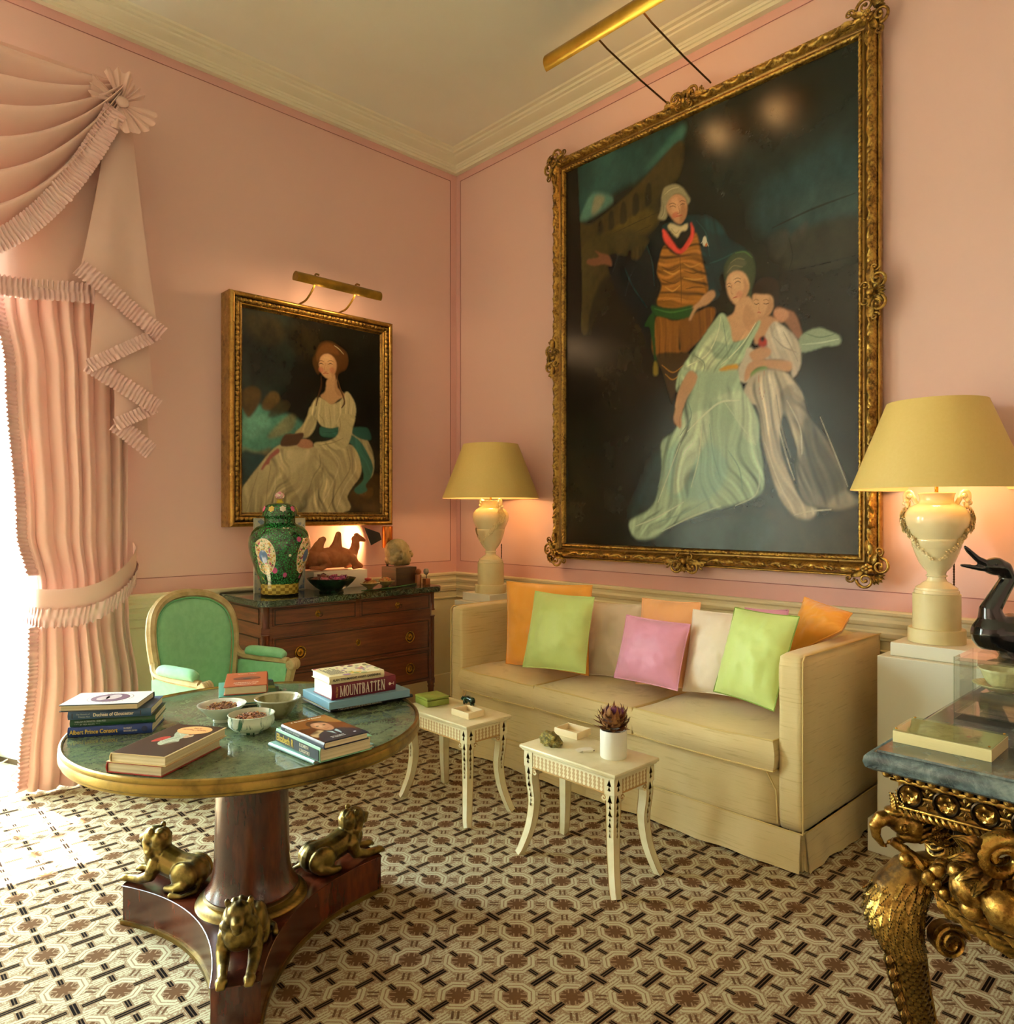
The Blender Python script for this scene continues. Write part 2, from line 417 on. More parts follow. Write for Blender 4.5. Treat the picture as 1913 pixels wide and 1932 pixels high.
def thin_glass(name, tint=(1, 1, 1, 1), rough=0.0, ior=1.45, strength=1.0):
    m, nt, b = new_mat(name); nt.nodes.remove(b); out = nt.nodes['Material Output']
    t = nt.nodes.new('ShaderNodeBsdfTransparent'); t.inputs[0].default_value = tint
    g = nt.nodes.new('ShaderNodeBsdfGlossy'); g.inputs['Roughness'].default_value = rough
    fr = nt.nodes.new('ShaderNodeLayerWeight'); fr.inputs[0].default_value = .5
    mx = nt.nodes.new('ShaderNodeMixShader'); f = ((V(nt, fr.outputs[1]).pow(5.0) * .95 + .045) * strength).min(1.0); nt.links.new(f.x, mx.inputs[0])
    nt.links.new(t.outputs[0], mx.inputs[1]); nt.links.new(g.outputs[0], mx.inputs[2]); nt.links.new(mx.outputs[0], out.inputs[0]); return m
M_GLASS = thin_glass('window_glass')

def mat_carpet():
    m, nt, b = new_mat('woven_carpet'); c = coords(nt); x, y, z = xyz(nt, c)
    h = 0.1173
    X = (x + 1.672 + 0.235 * 40).pingpong(h); Y = (y + 3.203 + 0.2335 * 40).pingpong(h * 0.9936)
    hy = h * 0.9936
    IX = X * -1 + h; IY = Y * -1 + hy
    def bx(a, a0, a1, c_, c0, c1):
        r = None
        for v, lo, hi in ((a, a0, a1), (c_, c0, c1)):
            for t in ([v.gt(lo)] if lo is not None else []) + [v.lt(hi)]: r = t if r is None else r * t
        return r
    def oct_(a, c_): return a.max(c_).max((a + c_) * 0.7071)
    d1 = oct_(IX, Y); d2 = oct_(X, IY); d = d1.min(d2)
    wob = noise(nt, c, 260, 2) * 0.004 - 0.002
    d = d + wob
    # octagon straps: cream lines either side of a tan one
    def band(v, lo, hi): return v.gt(lo) * v.lt(hi)
    octs = band(d, 0.0375, 0.0460).max(band(d, 0.0500, 0.0590))
    # straps that run beside the dark bars
    strands = (band(Y + wob, 0.0285, 0.0345).max(band(Y + wob, 0.0395, 0.0455)).max(band(Y + wob, 0.0495, 0.0545))) * X.lt(0.047) * d.gt(0.0605)
    strand2 = (band(IY + wob, 0.016, 0.021).max(band(IY + wob, 0.026, 0.031)).max(band(IY + wob, 0.036, 0.040))) * band(IX, 0.012, 0.05) * d.gt(0.0605)
    cream = octs.max(strands).max(strand2)
    # star with combed arms inside each medallion
    def star(a, c_):
        r = (a * a + c_ * c_).pow(0.5)
        core = (a.max(c_)).lt(0.0175)
        diag = (a - c_).abs(); arms = diag.lt(0.007).max(a.lt(0.0045)).max(c_.lt(0.0045)) * r.lt(0.035)
        comb = ((a - c_) * 80.0 + .25).frac().gt(0.52) * r.lt(0.033)
        return core.max(arms).max(comb * r.gt(0.019))
    st = star(IX, Y) * d1.lt(0.036) + star(X, IY) * d2.lt(0.036)
    # little paired bars between neighbouring medallions
    al = ((X - Y) * 0.7071).abs(); pe = ((X + Y - h) * 0.7071).abs()
    pair = al.lt(0.016) * band(pe, 0.0045, 0.0115)
    brown = st.max(pair)
    # dark bars with a pale centre thread
    def bar(a, a0, a1, c_, w): return bx(a, a0, a1, c_, None, w) * (c_.gt(0.0014) * 0.45 + 0.55)
    k1 = bar(Y, None, 0.029, X, 0.0085); k2 = bar(X, 0.019, 0.080, Y, 0.0075)
    k3 = bar(IX, None, 0.046, IY, 0.0085); k4 = bar(IY, 0.022, 0.057, IX, 0.0065); k5 = bar(IY, 0.030, 0.060, X, 0.0065)
    dark = k1.max(k2).max(k3).max(k4).max(k5)
    halo = bx(Y, None, 0.034, X, None, 0.013).max(bx(X, 0.015, 0.084, Y, None, 0.0125)).max(bx(IX, None, 0.050, IY, None, 0.0135)).max(bx(IY, 0.019, 0.060, IX, None, 0.011)).max(bx(IY, 0.027, 0.064, X, None, 0.011))
    fill = noise(nt, mapped(nt, c, (1, 1, 1), (0, 0, .5)), 120, 3, .7).smooth(.50, .56) * d.gt(.0605) * .75
    cream = cream.max(fill) * (halo * -1 + 1)
    spk = noise(nt, c, 700, 2)
    g = mixc(nt, spk.smooth(0.35, 0.7), lin('#937a5d'), lin('#ab9072'))
    col = mixc(nt, cream, g, mixc(nt, spk, lin('#bdb793'), lin('#d6d0ae')))
    col = mixc(nt, brown * 0.85, col, lin('#5c3b20'))
    col = mixc(nt, halo * (dark * -1 + 1) * 0.55, col, lin('#7d6144'))
    col = mixc(nt, dark, col, lin('#140b06'))
    nt.links.new(col, b.inputs['Base Color'])
    b.inputs['Roughness'].default_value = 0.95; b.inputs['Specular IOR Level'].default_value = 0.03
    tw = wave(nt, c, 160, 2, 2, 4, direction='DIAGONAL')
    bump(nt, b, tw * 0.5 + spk + cream * 0.6, 0.5, 0.0025); return m
M_CARPET = mat_carpet()

# ================================================================ room shell
XL, YF, ZC = -7.6, -8.0, 4.12
WZ = 3.35                                           # head of the window openings
def openings_wall(name, along, fixed, lo, hi, holes, outward):
    """Wall with window holes: full-height piers and heads, cream below the rail, pink above."""
    mb = MB()
    def piece(a0, a1, z0, z1, mi):
        pts = [(a0, z0), (a1, z0), (a1, z1), (a0, z1)]
        def P3(a, z, t): return (a, fixed + t * outward, z) if along == 'x' else (fixed + t * outward, a, z)
        v = [P3(a, z, 0) for a, z in pts] + [P3(a, z, 0.08) for a, z in pts]
        mb.add(v, [(0, 1, 2, 3), (7, 6, 5, 4), (0, 4, 5, 1), (1, 5, 6, 2), (2, 6, 7, 3), (3, 7, 4, 0)], mi)
    cur = lo
    for (a, b_) in holes + [(hi, hi)]:
        if a > cur: piece(cur, a, 0, 0.93, 1); piece(cur, a, 0.93, ZC, 0)
        if b_ > a: piece(a, b_, WZ, ZC, 0)
        cur = b_
    return struct(mb.obj(name, [M_WALL, M_CREAM], smooth=False))
WIN1 = (-4.36, -2.64); WIN2 = (-6.91, -5.19)
openings_wall('wall_back', 'x', 0.0, XL, 0.08, [WIN2, WIN1], 1)
openings_wall('wall_right', 'y', 0.0, YF, 0.0, [], 1)
openings_wall('wall_left', 'y', XL, YF, 0.0, [], -1)
openings_wall('wall_front', 'x', YF, XL, 0.0, [], -1)
struct(box(XL - 0.1, 0.1, YF - 0.1, 0.1, ZC, ZC + 0.06).obj('ceiling', M_CEIL, smooth=False))
struct(box(XL - 0.1, 0.1, YF - 0.1, 0.012, -0.06, 0.0).obj('floor', M_CARPET, smooth=False))

# French windows in splayed reveals
M_WOODW = plain('window_paint', '#f0f0e2', 0.4)
M_SILL = plain('reveal_floor', '#cfc49a', 0.7, hex2='#bdb187', nscale=8)
def french_window(n, a0, a1, place):
    """Local frame: x across the opening, +y outwards; reveal splays from the room face (y 0) to the glass (y .6)."""
    root = struct(bpy.data.objects.new('window_%d' % n, None)); COL.objects.link(root); root.matrix_world = place
    w = a1 - a0; s = 0.24; g0, g1 = s, w - s; D = 0.6
    mb = MB()
    mb.add([(0, 0, 0), (g0, D, 0), (g0, D, WZ - .1), (0, 0, WZ)], [(0, 1, 2, 3)])
    mb.add([(w, 0, 0), (g1, D, 0), (g1, D, WZ - .1), (w, 0, WZ)], [(3, 2, 1, 0)])
    mb.add([(0, 0, WZ), (w, 0, WZ), (g1, D, WZ - .1), (g0, D, WZ - .1)], [(0, 3, 2, 1)])
    mb.obj('reveal', M_WHITE, root, smooth=False)
    MB().add([(0, 0.0, -.02), (w, 0.0, -.02), (g1, D, -.02), (g0, D, -.02), (0, 0, .0), (w, 0, .0), (g1, D, .0), (g0, D, .0)], [(4, 5, 6, 7), (0, 3, 2, 1), (0, 1, 5, 4)]).obj('sill', M_SILL, root, smooth=False)
    for x in (g0, g1): # low dark brown skirting strip in the reveal
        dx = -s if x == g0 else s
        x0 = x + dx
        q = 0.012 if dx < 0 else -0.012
        MB().add([(x0 + q, 0.02, 0), (x + q, D, 0), (x + q, D, .03), (x0 + q, .02, .03)], [(0, 1, 2, 3), (3, 2, 1, 0)]).obj('trim', plain('skirting_brown', '#5b4a36', 0.8), root, smooth=False)
    fw = 0.055
    fr = MB()
    for x in (g0, g1 - fw): fr.join(box(x, x + fw, D, D + .07, 0, WZ - .1, .004))
    fr.join(box(g0, g1, D, D + .07, WZ - .16, WZ - .1, .004)); fr.join(box(g0, g1, D, D + .07, 0, .16, .004))
    fr.join(box(w / 2 - .05, w / 2 + .05, D, D + .075, 0, WZ - .1, .004))
    fr.obj('window_frame', M_WOODW, root, smooth=False)
    zs = [0.16, 0.92, 1.68, 2.44, WZ - .16]
    for k in range(1, 4): box(g0, g1, D + .005, D + .065, zs[k] - .03, zs[k] + .03, .004).obj('glazing_bar', M_WOODW, root, smooth=False)
    for (u0, u1) in ((g0 + fw, w / 2 - .05), (w / 2 + .05, g1 - fw)):
        m_ = (u0 + u1) / 2
        box(m_ - .012, m_ + .012, D + .005, D + .06, .16, WZ - .16, .003).obj('glazing_bar', M_WOODW, root, smooth=False)
        for k in range(4):
            for (p0, p1) in ((u0, m_ - .012), (m_ + .012, u1)):
                MB().add([(p0, D + .035, zs[k] + .02), (p1, D + .035, zs[k] + .02), (p1, D + .035, zs[k + 1] - .02), (p0, D + .035, zs[k + 1] - .02)], [(0, 1, 2, 3)]).obj('pane', M_GLASS, root, smooth=False)
    return root
french_window(1, WIN1[0], WIN1[1], T(WIN1[0], 0, 0))
french_window(2, WIN2[0], WIN2[1], T(WIN2[0], 0, 0))
# pale unseen ground, added outside the windows to bounce daylight in
tr = struct(box(-16, 6, 1.0, 22, -0.2, -0.12).obj('bounce_ground', plain('bounce_stone', '#cfcbb8', 0.9, hex2='#b9b59f', nscale=2), smooth=False))
tr2 = struct(box(-30, -8.6, -20, 22, -0.22, -0.13).obj('lawn_ground', plain('lawn_green', '#8a9a5b', 0.95), smooth=False))

# cornice, chair rail, borders, skirting
corn = [(0.0, 4.025), (.040, 4.025), (.040, 4.045), (.050, 4.047), (.056, 4.058), (.062, 4.060), (.068, 4.070), (.105, 4.076), (.135, 4.088), (.140, 4.096), (.158, 4.099), (.166, 4.110), (.190, 4.112), (.20, 4.120)]
struct(mould(corn, [(0, YF, 0), (0, 0, 0), (XL, 0, 0), (XL, YF, 0)], True).obj('trim_1', M_CORN, ang=25))
rail = [(.004, .800), (.010, .803), (.010, .812), (.016, .818), (.018, .838), (.012, .846), (.012, .864), (.020, .870), (.026, .888), (.020, .902), (.022, .918), (.034, .926), (.036, .938), (.030, .944), (.0, .946)]
def rails(n, prof, mat, ang=25):
    struct(mould(prof, [(0, YF, 0), (0, 0, 0), (WIN1[1] + .02, 0, 0)]).obj('trim_%d' % n, mat, ang=ang))
    struct(mould(prof, [(WIN1[0] - .02, 0, 0), (WIN2[1] + .02, 0, 0)]).obj('trim_%d' % n, mat, ang=ang))
    struct(mould(prof, [(WIN2[0] - .02, 0, 0), (XL, 0, 0), (XL, YF, 0), (0, YF, 0)]).obj('trim_%d' % n, mat, ang=ang))
rails(2, rail, M_CREAM)
rails(3, [(.0, .742), (.010, .744), (.012, .752), (.0, .758)], M_CREAM)
base = [(.0, .17), (.010, .165), (.016, .15), (.016, .02), (.02, .0)]
for nm, pa in (('baseboard_right', [(0, YF, 0), (0, 0, 0)]), ('baseboard_back', [(0, 0, 0), (WIN1[1] + .02, 0, 0)])):
    struct(mould(base, pa).obj(nm, M_CREAM, ang=25))
# flat fabric borders on the pink walls
def strip(n, pts, inward):
    a, b_, c, d = [Vector(p) for p in pts]; nrm = Vector(inward) * 0.004
    MB_ = MB().add([tuple(p) for p in (a, b_, c, d)] + [tuple(p + nrm) for p in (a, b_, c, d)], [(4, 5, 6, 7), (0, 1, 5, 4), (1, 2, 6, 5), (2, 3, 7, 6), (3, 0, 4, 7)])
    struct(MB_.obj('trim_%d' % n, M_BORDER, smooth=False))
bw = 0.052; z0, z1 = 0.946, 4.025; t = .004
strip(4, [(0, YF, z1 - bw), (0, 0, z1 - bw), (0, 0, z1), (0, YF, z1)], (-1, 0, 0))
strip(5, [(0, YF, z0), (0, 0, z0), (0, 0, z0 + .085), (0, YF, z0 + .085)], (-1, 0, 0))
strip(6, [(0, -bw, z0 + .085), (0, 0, z0 + .085), (0, 0, z1 - bw), (0, -bw, z1 - bw)], (-1, 0, 0))
strip(7, [(XL, 0, z1 - bw), (0, 0, z1 - bw), (0, 0, z1), (XL, 0, z1)], (0, -1, 0))
strip(8, [(WIN1[1], 0, z0), (0, 0, z0), (0, 0, z0 + .085), (WIN1[1], 0, z0 + .085)], (0, -1, 0))
strip(9, [(-bw * 1.2, 0, z0 + .085), (0, 0, z0 + .085), (0, 0, z1 - bw), (-bw * 1.2, 0, z1 - bw)], (0, -1, 0))
# seam lines beside the borders (thin darker gimp)
M_SEAM = plain('gimp', '#a06a66', 0.8)
def seam(n, a, b_): struct(tube([a, b_], .0022, 5).obj('trim_%d' % n, M_SEAM))
seam(10, (-.003, YF, z1 - bw), (-.003, -bw, z1 - bw)); seam(11, (XL, -.003, z1 - bw), (-bw * 1.2, -.003, z1 - bw))
seam(12, (-.003, -bw, z0 + .085), (-.003, -bw, z1 - bw)); seam(13, (-bw * 1.2, -.003, z0 + .085), (-bw * 1.2, -.003, z1 - bw))
seam(14, (-.003, YF, z0 + .085), (-.003, -bw, z0 + .085)); seam(15, (WIN1[1], -.003, z0 + .085), (-bw * 1.2, -.003, z0 + .085))
# ================================================================ sofa
def wpart(mb, name, mat, root, **k):
    """A part whose mesh is written in world coordinates, under an unrotated root."""
    o = mb.obj(name, mat, root, **k); o.location = -Vector(root.location); return o
def mat_silk(name, c1, c2, c3, slub=0.5):
    m, nt, b = new_mat(name); c = coords(nt)
    f = noise(nt, mapped(nt, c, (3.2, 3.2, 78)), 1.5, 4, 0.62); g = noise(nt, c, 3.0, 3); w = noise(nt, mapped(nt, c, (8, 8, 420)), 1.2, 2)
    col = mixc(nt, g.smooth(0.3, 0.7), lin(c1), lin(c2)); col = mixc(nt, f.smooth(0.54, 0.70) * slub, col, lin(c3)); col = mixc(nt, w * 0.22, col, lin(c3))
    nt.links.new(col, b.inputs['Base Color']); b.inputs['Roughness'].default_value = 0.75; b.inputs['Sheen Weight'].default_value = 0.25; b.inputs['Specular IOR Level'].default_value = 0.25
    bump(nt, b, f * 0.6 + w * 0.5, 0.35, 0.002); return m
M_SOFA = mat_silk('raw_silk', '#dfcb98', '#d6c089', '#a4884f', .42)
M_PIPE = plain('sofa_piping', '#d2b878', 0.7)
sofa = thing('sofa', 'long three seat sofa in oatmeal raw silk with tall square arms and kick pleat skirt', 'sofa', (-.45, -2.06, 0))
SY0, SY1, SXF = -3.138, -0.988, -0.866
def wob(mb, amp, sc, seed=0):
    out = []
    for v in mb.v:
        n = mnoise.noise_vector(Vector(v) * sc + Vector((seed, seed * 2, 0))); out.append((v[0] + n.x * amp, v[1] + n.y * amp, v[2] + n.z * amp))
    mb.v = out; return mb
def subdiv_box(x0, x1, y0, y1, z0, z1, r, cuts=10):
    bm = bmesh.new(); bmesh.ops.create_cube(bm, size=1); bmesh.ops.scale(bm, vec=(x1 - x0, y1 - y0, z1 - z0), verts=bm.verts); bmesh.ops.translate(bm, vec=((x0 + x1) / 2, (y0 + y1) / 2, (z0 + z1) / 2), verts=bm.verts)
    bmesh.ops.subdivide_edges(bm, edges=list(bm.edges), cuts=cuts, use_grid_fill=True)
    for v in bm.verts:   # round: pull points near two or more faces inwards
        c = v.co; d = [max(0, r - (c.x - x0)), max(0, r - (x1 - c.x)), max(0, r - (c.y - y0)), max(0, r - (y1 - c.y)), max(0, r - (c.z - z0)), max(0, r - (z1 - c.z))]
        p = Vector((d[0] - d[1], d[2] - d[3], d[4] - d[5])); L = p.length
        if L > r: c += p * ((L - r) / L)
    return frombm(bm)
wpart(wob(subdiv_box(SXF, -.03, SY1 - .115, SY1, .15, .845, .028, 12), .004, 6), 'arm', M_SOFA, sofa, ang=180)
wpart(wob(subdiv_box(SXF, -.03, SY0, SY0 + .108, .15, .845, .028, 12), .004, 6, 3), 'arm', M_SOFA, sofa, ang=180)
wpart(wob(subdiv_box(-.23, -.03, SY0 + .1, SY1 - .1, .15, .845, .03, 14), .003, 5), 'backrest', M_SOFA, sofa, ang=180)
wpart(wob(subdiv_box(SXF + .004, -.2, SY0 + .1, SY1 - .11, .14, .385, .02, 14), .005, 4, 2), 'seat_base', M_SOFA, sofa, ang=180)
# skirt: front and side panels, flared and gathered, open at the corner kick pleats
def skirt(p0, p1, out, seed, zt=.158, wav=.006, sag=.0):
    a, b_ = Vector(p0), Vector(p1); o = Vector(out)
    def fn(u, v):
        p = a.lerp(b_, u); z = zt * (1 - v) + .008 * v
        off = .004 + v * (.016 + wav * math.sin(u * 9 + seed) + .004 * math.sin(u * 31 + seed))
        p = p + o * off; return (p.x, p.y, z + v * .003 * math.sin(u * 17 + seed))
    g = grid(60, 8, fn); back = grid(60, 8, lambda u, v: tuple(Vector(fn(u, v)) - o * .006)); back.f = [f[::-1] for f in back.f]
    g.join(back); return g
ymid = -2.066
wpart(skirt((SXF, SY1, 0), (SXF, ymid + .002, 0), (-1, 0, 0), 1), 'skirt', M_SOFA, sofa, ang=180)
wpart(skirt((SXF, ymid - .002, 0), (SXF, SY0 + .01, 0), (-1, 0, 0), 2), 'skirt', M_SOFA, sofa, ang=180)
wpart(skirt((SXF + .012, SY0, 0), (-.03, SY0, 0), (0, -1, 0), 3), 'skirt', M_SOFA, sofa, ang=180)
wpart(skirt((-.03, SY1, 0), (SXF + .01, SY1, 0), (0, 1, 0), 4), 'skirt', M_SOFA, sofa, ang=180)
wpart(skirt((SXF + .008, SY0 + .06, 0), (SXF + .05, SY0 - .001, 0), (-.7, -.7, 0), 3, wav=.002), 'pleat', M_SOFA, sofa, ang=180)
def pipe(pts, r=.0035): return tube(pts, r, 6)
pp = MB()
pp.join(pipe([(SXF - .003, SY1, .157), (SXF - .003, SY0, .157), (-.03, SY0 - .003, .157)]))
for yy in (SY0 + .003, SY1 - .003):
    pp.join(pipe([(SXF + .003, yy, .16), (SXF + .003, yy, .825), (SXF + .02, yy, .842), (-.05, yy, .842)]))
pp.join(pipe([(SXF + .003, SY0 + .104, .17), (SXF + .003, SY0 + .112, .30), (SXF + .003, SY0 + .16, .382)]))
pp.join(pipe([(SXF + .003, SY1 - .113, .17), (SXF + .003, SY1 - .116, .30), (SXF + .003, SY1 - .15, .382)]))
wpart(pp, 'piping', M_PIPE, sofa)
# loose seat cushions
def seat_cushion(y0, y1, zb, crown, seed, front=-.885):
    cy, w, x1 = (y0 + y1) / 2, (y1 - y0), -.22
    def fn_side(top):
        def fn(u, v):
            U = 2 * u - 1; Vv = 2 * v - 1; e = (1 - abs(U) ** 3.2) * (1 - abs(Vv) ** 3.2)
            px = front + (x1 - front) * v; py = y0 + w * u
            edge = (1 - abs(U) ** 6) * (1 - abs(Vv) ** 6)
            n = mnoise.noise(Vector((px * 5 + seed, py * 5, seed)))
            k = 1 - .02 * (1 - abs(U) ** 2) * (0 if Vv > 0 else 1)
            z = (zb + .115 + crown * e ** .8 + n * .006) if top else (zb + .0 - .006 * e)
            px2 = px - (.012 * (1 - U * U) if v < .5 else 0) * (1 - v * 2 if v < .5 else 0)
            return (px2, py, z)
        return fn
    t_ = grid(26, 26, fn_side(True)); b_ = grid(26, 26, fn_side(False)); b_.f = [f[::-1] for f in b_.f]
    mb = MB(); mb.join(t_); mb.join(b_)
    # boxing: join the rims with a slightly bulging wall
    rim = [(i, 0) for i in range(26)] + [(25, j) for j in range(1, 26)] + [(i, 25) for i in range(24, -1, -1)] + [(0, j) for j in range(24, 0, -1)]
    c = Vector((-.55, cy, 0)); vs = []; K = 6; R = len(rim)
    for k in range(K + 1):
        for (i, j) in rim:
            a = Vector(t_.v[j * 26 + i]); q = Vector(b_.v[j * 26 + i]); p = a.lerp(q, k / K)
            d = Vector((p.x - c.x, p.y - c.y, 0)); d = Vector((d.x / .33, d.y / (w / 2), 0)); d.normalize()
            bulge = .018 * math.sin(PI * k / K) + .006 * mnoise.noise(p * 9 + Vector((seed, 0, 0)))
            vs.append(tuple(p + d * bulge))
    fs = [(k * R + q, k * R + (q + 1) % R, (k + 1) * R + (q + 1) % R, (k + 1) * R + q) for k in range(K) for q in range(R)]
    mb.add(vs, [f[::-1] for f in fs])
    pip = MB()
    for src, zo in ((t_, .002), (b_, -.001)):
        pip.join(tube([tuple(Vector(src.v[j * 26 + i]) + Vector((0, 0, zo))) for (i, j) in rim], .0038, 6, closed=True))
    return mb, pip
for (y0, y1, zb, cr, sd) in ((-1.700, -1.108, .372, .022, 1), (-2.338, -1.712, .376, .028, 5), (-3.024, -2.350, .378, .034, 9)):
    a, p = seat_cushion(y0, y1, zb, cr, sd); o = wpart(a, 'seat_cushion', M_SOFA, sofa, ang=60)
    q = p.obj('piping', M_PIPE, o)

# ================================================================ scatter cushions
def mat_satin(name, c1, c2, sheen=0.5, rough=0.42):
    m, nt, b = new_mat(name); c = coords(nt); f = noise(nt, mapped(nt, c, (60, 60, 60)), 1, 2); g = noise(nt, c, 4, 3)
    nt.links.new(mixc(nt, g * 0.7 + f * 0.3, lin(c1), lin(c2)), b.inputs['Base Color']); b.inputs['Roughness'].default_value = rough
    b.inputs['Sheen Weight'].default_value = sheen; b.inputs['Specular IOR Level'].default_value = 0.35
    bump(nt, b, noise(nt, c, 26, 4, .6), 0.25, 0.004); return m
def cushion(name, label, quad, thick, mat, seed, pipe_mat=None, group='scatter cushions along the sofa'):
    TL, TR, BR, BL = [Vector(p) for p in quad]; c = (TL + TR + BR + BL) / 4; n = ((TR - BL).cross(TL - BR)).normalized()
    if n.x > 0: n = -n
    root = thing(name, label, 'cushion', tuple((BL + BR) / 2), 0, group); L = Vector(root.location); N = 30
    def edge(u, v):
        U, W_ = 2 * u - 1, 2 * v - 1
        pin = .035
        uu = .5 + (U * (1 - pin * (1 - W_ * W_) * 1.0)) / 2; vv = .5 + (W_ * (1 - pin * (1 - U * U))) / 2
        return (TL.lerp(TR, uu)).lerp(BL.lerp(BR, uu), vv)
    def surf(sgn):
        def fn(u, v):
            U, W_ = abs(2 * u - 1), abs(2 * v - 1); e = max(0, (1 - U ** 2.4) * (1 - W_ ** 2.4)) ** .62
            p = edge(u, v); rim = max(U, W_)
            wr = mnoise.noise(Vector((u * 5 + seed, v * 5, sgn))) * .35 + mnoise.noise(Vector((u * 13 + seed, v * 13, sgn))) * .16
            fold = .10 * math.sin((u if W_ > U else v) * 42 + seed + 3 * mnoise.noise(Vector((u * 4, v * 4, seed)))) * (rim ** 5) * (1 - rim ** 12)
            sag = -.10 * thick * (1 - v) * (1 - v)
            return tuple(p + n * (sgn * thick / 2 * (e * (1 + wr * .55) + fold * .5)) - L)
        return fn
    mb = grid(N, N, surf(1)); b_ = grid(N, N, surf(-1)); b_.f = [f[::-1] for f in b_.f]; mb.join(b_)
    mb.obj('cover', mat, root, ang=180)
    rim = [edge(i / (N - 1), 0) for i in range(N)] + [edge(1, j / (N - 1)) for j in range(1, N)] + [edge(i / (N - 1), 1) for i in range(N - 2, -1, -1)] + [edge(0, j / (N - 1)) for j in range(N - 2, 0, -1)]
    tube([tuple(p - L) for p in rim], .0032, 6, closed=True).obj('piping', pipe_mat or mat, root)
    return root
SO = mat_satin('orange_satin', '#e99a2a', '#f0aa3f'); SG = mat_satin('lime_silk', '#c4da7f', '#cfe18d', .3, .5); SP = mat_satin('pink_silk', '#dd93b6', '#e5a3c2', .4)
SC_ = mat_satin('cream_velvet', '#f3e4cd', '#f6ead8', .6, .7); SE = mat_satin('peach_silk', '#e8a56c', '#edb078', .4)
QUADS = {
 'orangeL': [(-0.628, -1.23, 0.991), (-0.542, -1.818, 1.003), (-0.618, -1.856, 0.527), (-0.666, -1.263, 0.511)],
 'greenL': [(-0.703, -1.541, 0.963), (-0.666, -1.935, 0.958), (-0.769, -1.96, 0.578), (-0.845, -1.583, 0.566)],
 'creamL': [(-0.422, -1.699, 0.894), (-0.412, -2.071, 0.91), (-0.53, -2.104, 0.53), (-0.55, -1.752, 0.508)],
 'peach': [(-0.471, -2.101, 0.954), (-0.471, -2.449, 0.959), (-0.586, -2.455, 0.555), (-0.586, -2.144, 0.527)],
 'pink': [(-0.626, -2.115, 0.88), (-0.617, -2.481, 0.871), (-0.712, -2.472, 0.571), (-0.721, -2.108, 0.575)],
 'creamR': [(-0.509, -2.431, 0.928), (-0.489, -2.747, 0.93), (-0.595, -2.757, 0.565), (-0.624, -2.445, 0.551)],
 'greenR': [(-0.595, -2.702, 0.971), (-0.613, -3.008, 0.962), (-0.736, -2.955, 0.575), (-0.68, -2.642, 0.593)],
 'orangeR': [(-0.30, -2.890, 1.010), (-0.37, -3.130, 0.965), (-0.46, -3.120, 0.900), (-0.45, -2.860, 0.740)],
 'pinkB': [(-0.27, -2.576, 0.928), (-0.27, -2.799, 0.939), (-0.35, -2.774, 0.558), (-0.35, -2.586, 0.55)]}
cushion('cushion', 'large orange satin cushion standing in the corner by the arm next to the small lamp', QUADS['orangeL'], .15, SO, 1)
cushion('cushion', 'lime green silk cushion leaning on the large orange one', QUADS['greenL'], .15, SG, 2)
cushion('cushion', 'cream cushion between the lime green one and the pink one', QUADS['creamL'], .14, SC_, 3)
cushion('cushion', 'peach orange cushion standing behind the small pink one', QUADS['peach'], .12, SE, 4)
cushion('cushion', 'small bright pink silk cushion in the middle of the sofa', QUADS['pink'], .13, SP, 5)
cushion('cushion', 'cream cushion half hidden by the lime green one next to the big lamp', QUADS['creamR'], .14, SC_, 6)
cushion('cushion', 'lime green silk cushion with dark piping at the arm beside the big lamp', QUADS['greenR'], .14, SG, 7, plain('olive_piping', '#7f9a3a', .6))
cushion('cushion', 'crumpled orange satin cushion flopped over the sofa arm', QUADS['orangeR'], .12, SO, 8)
cushion('cushion', 'pale pink cushion with only its top edge showing behind a lime green one', QUADS['pinkB'], .09, SP, 9)

# ================================================================ two painted side tables
def mat_painted():
    m, nt, b = new_mat('cream_lacquer'); c = coords(nt); g = noise(nt, c, 12, 4)
    nt.links.new(mixc(nt, g.smooth(.35, .75), lin('#e6ddb6'), lin('#d8cc9d')), b.inputs['Base Color']); b.inputs['Roughness'].default_value = 0.35; return m
def mat_apron():
    m, nt, b = new_mat('painted_apron'); c = coords(nt); x, y, z = xyz(nt, c)
    s = (x + y) * 48.0; t = s.frac(); tri = (t - 0.5).abs() * 2
    zz = ((z - .365) / .055)
    leaf = tri.lt(0.62 - (zz - 0.5).abs() * 0.35 + (zz * 24.0).sin() * 0.16)
    nt.links.new(mixc(nt, leaf * zz.gt(.06) * zz.lt(.94) * .8, lin('#e6ddb6'), lin('#b08a4e')), b.inputs['Base Color']); b.inputs['Roughness'].default_value = 0.4; return m
M_TBL = mat_painted(); M_APR = mat_apron(); M_BRN = plain('brown_paint', '#b08a4e', 0.5)
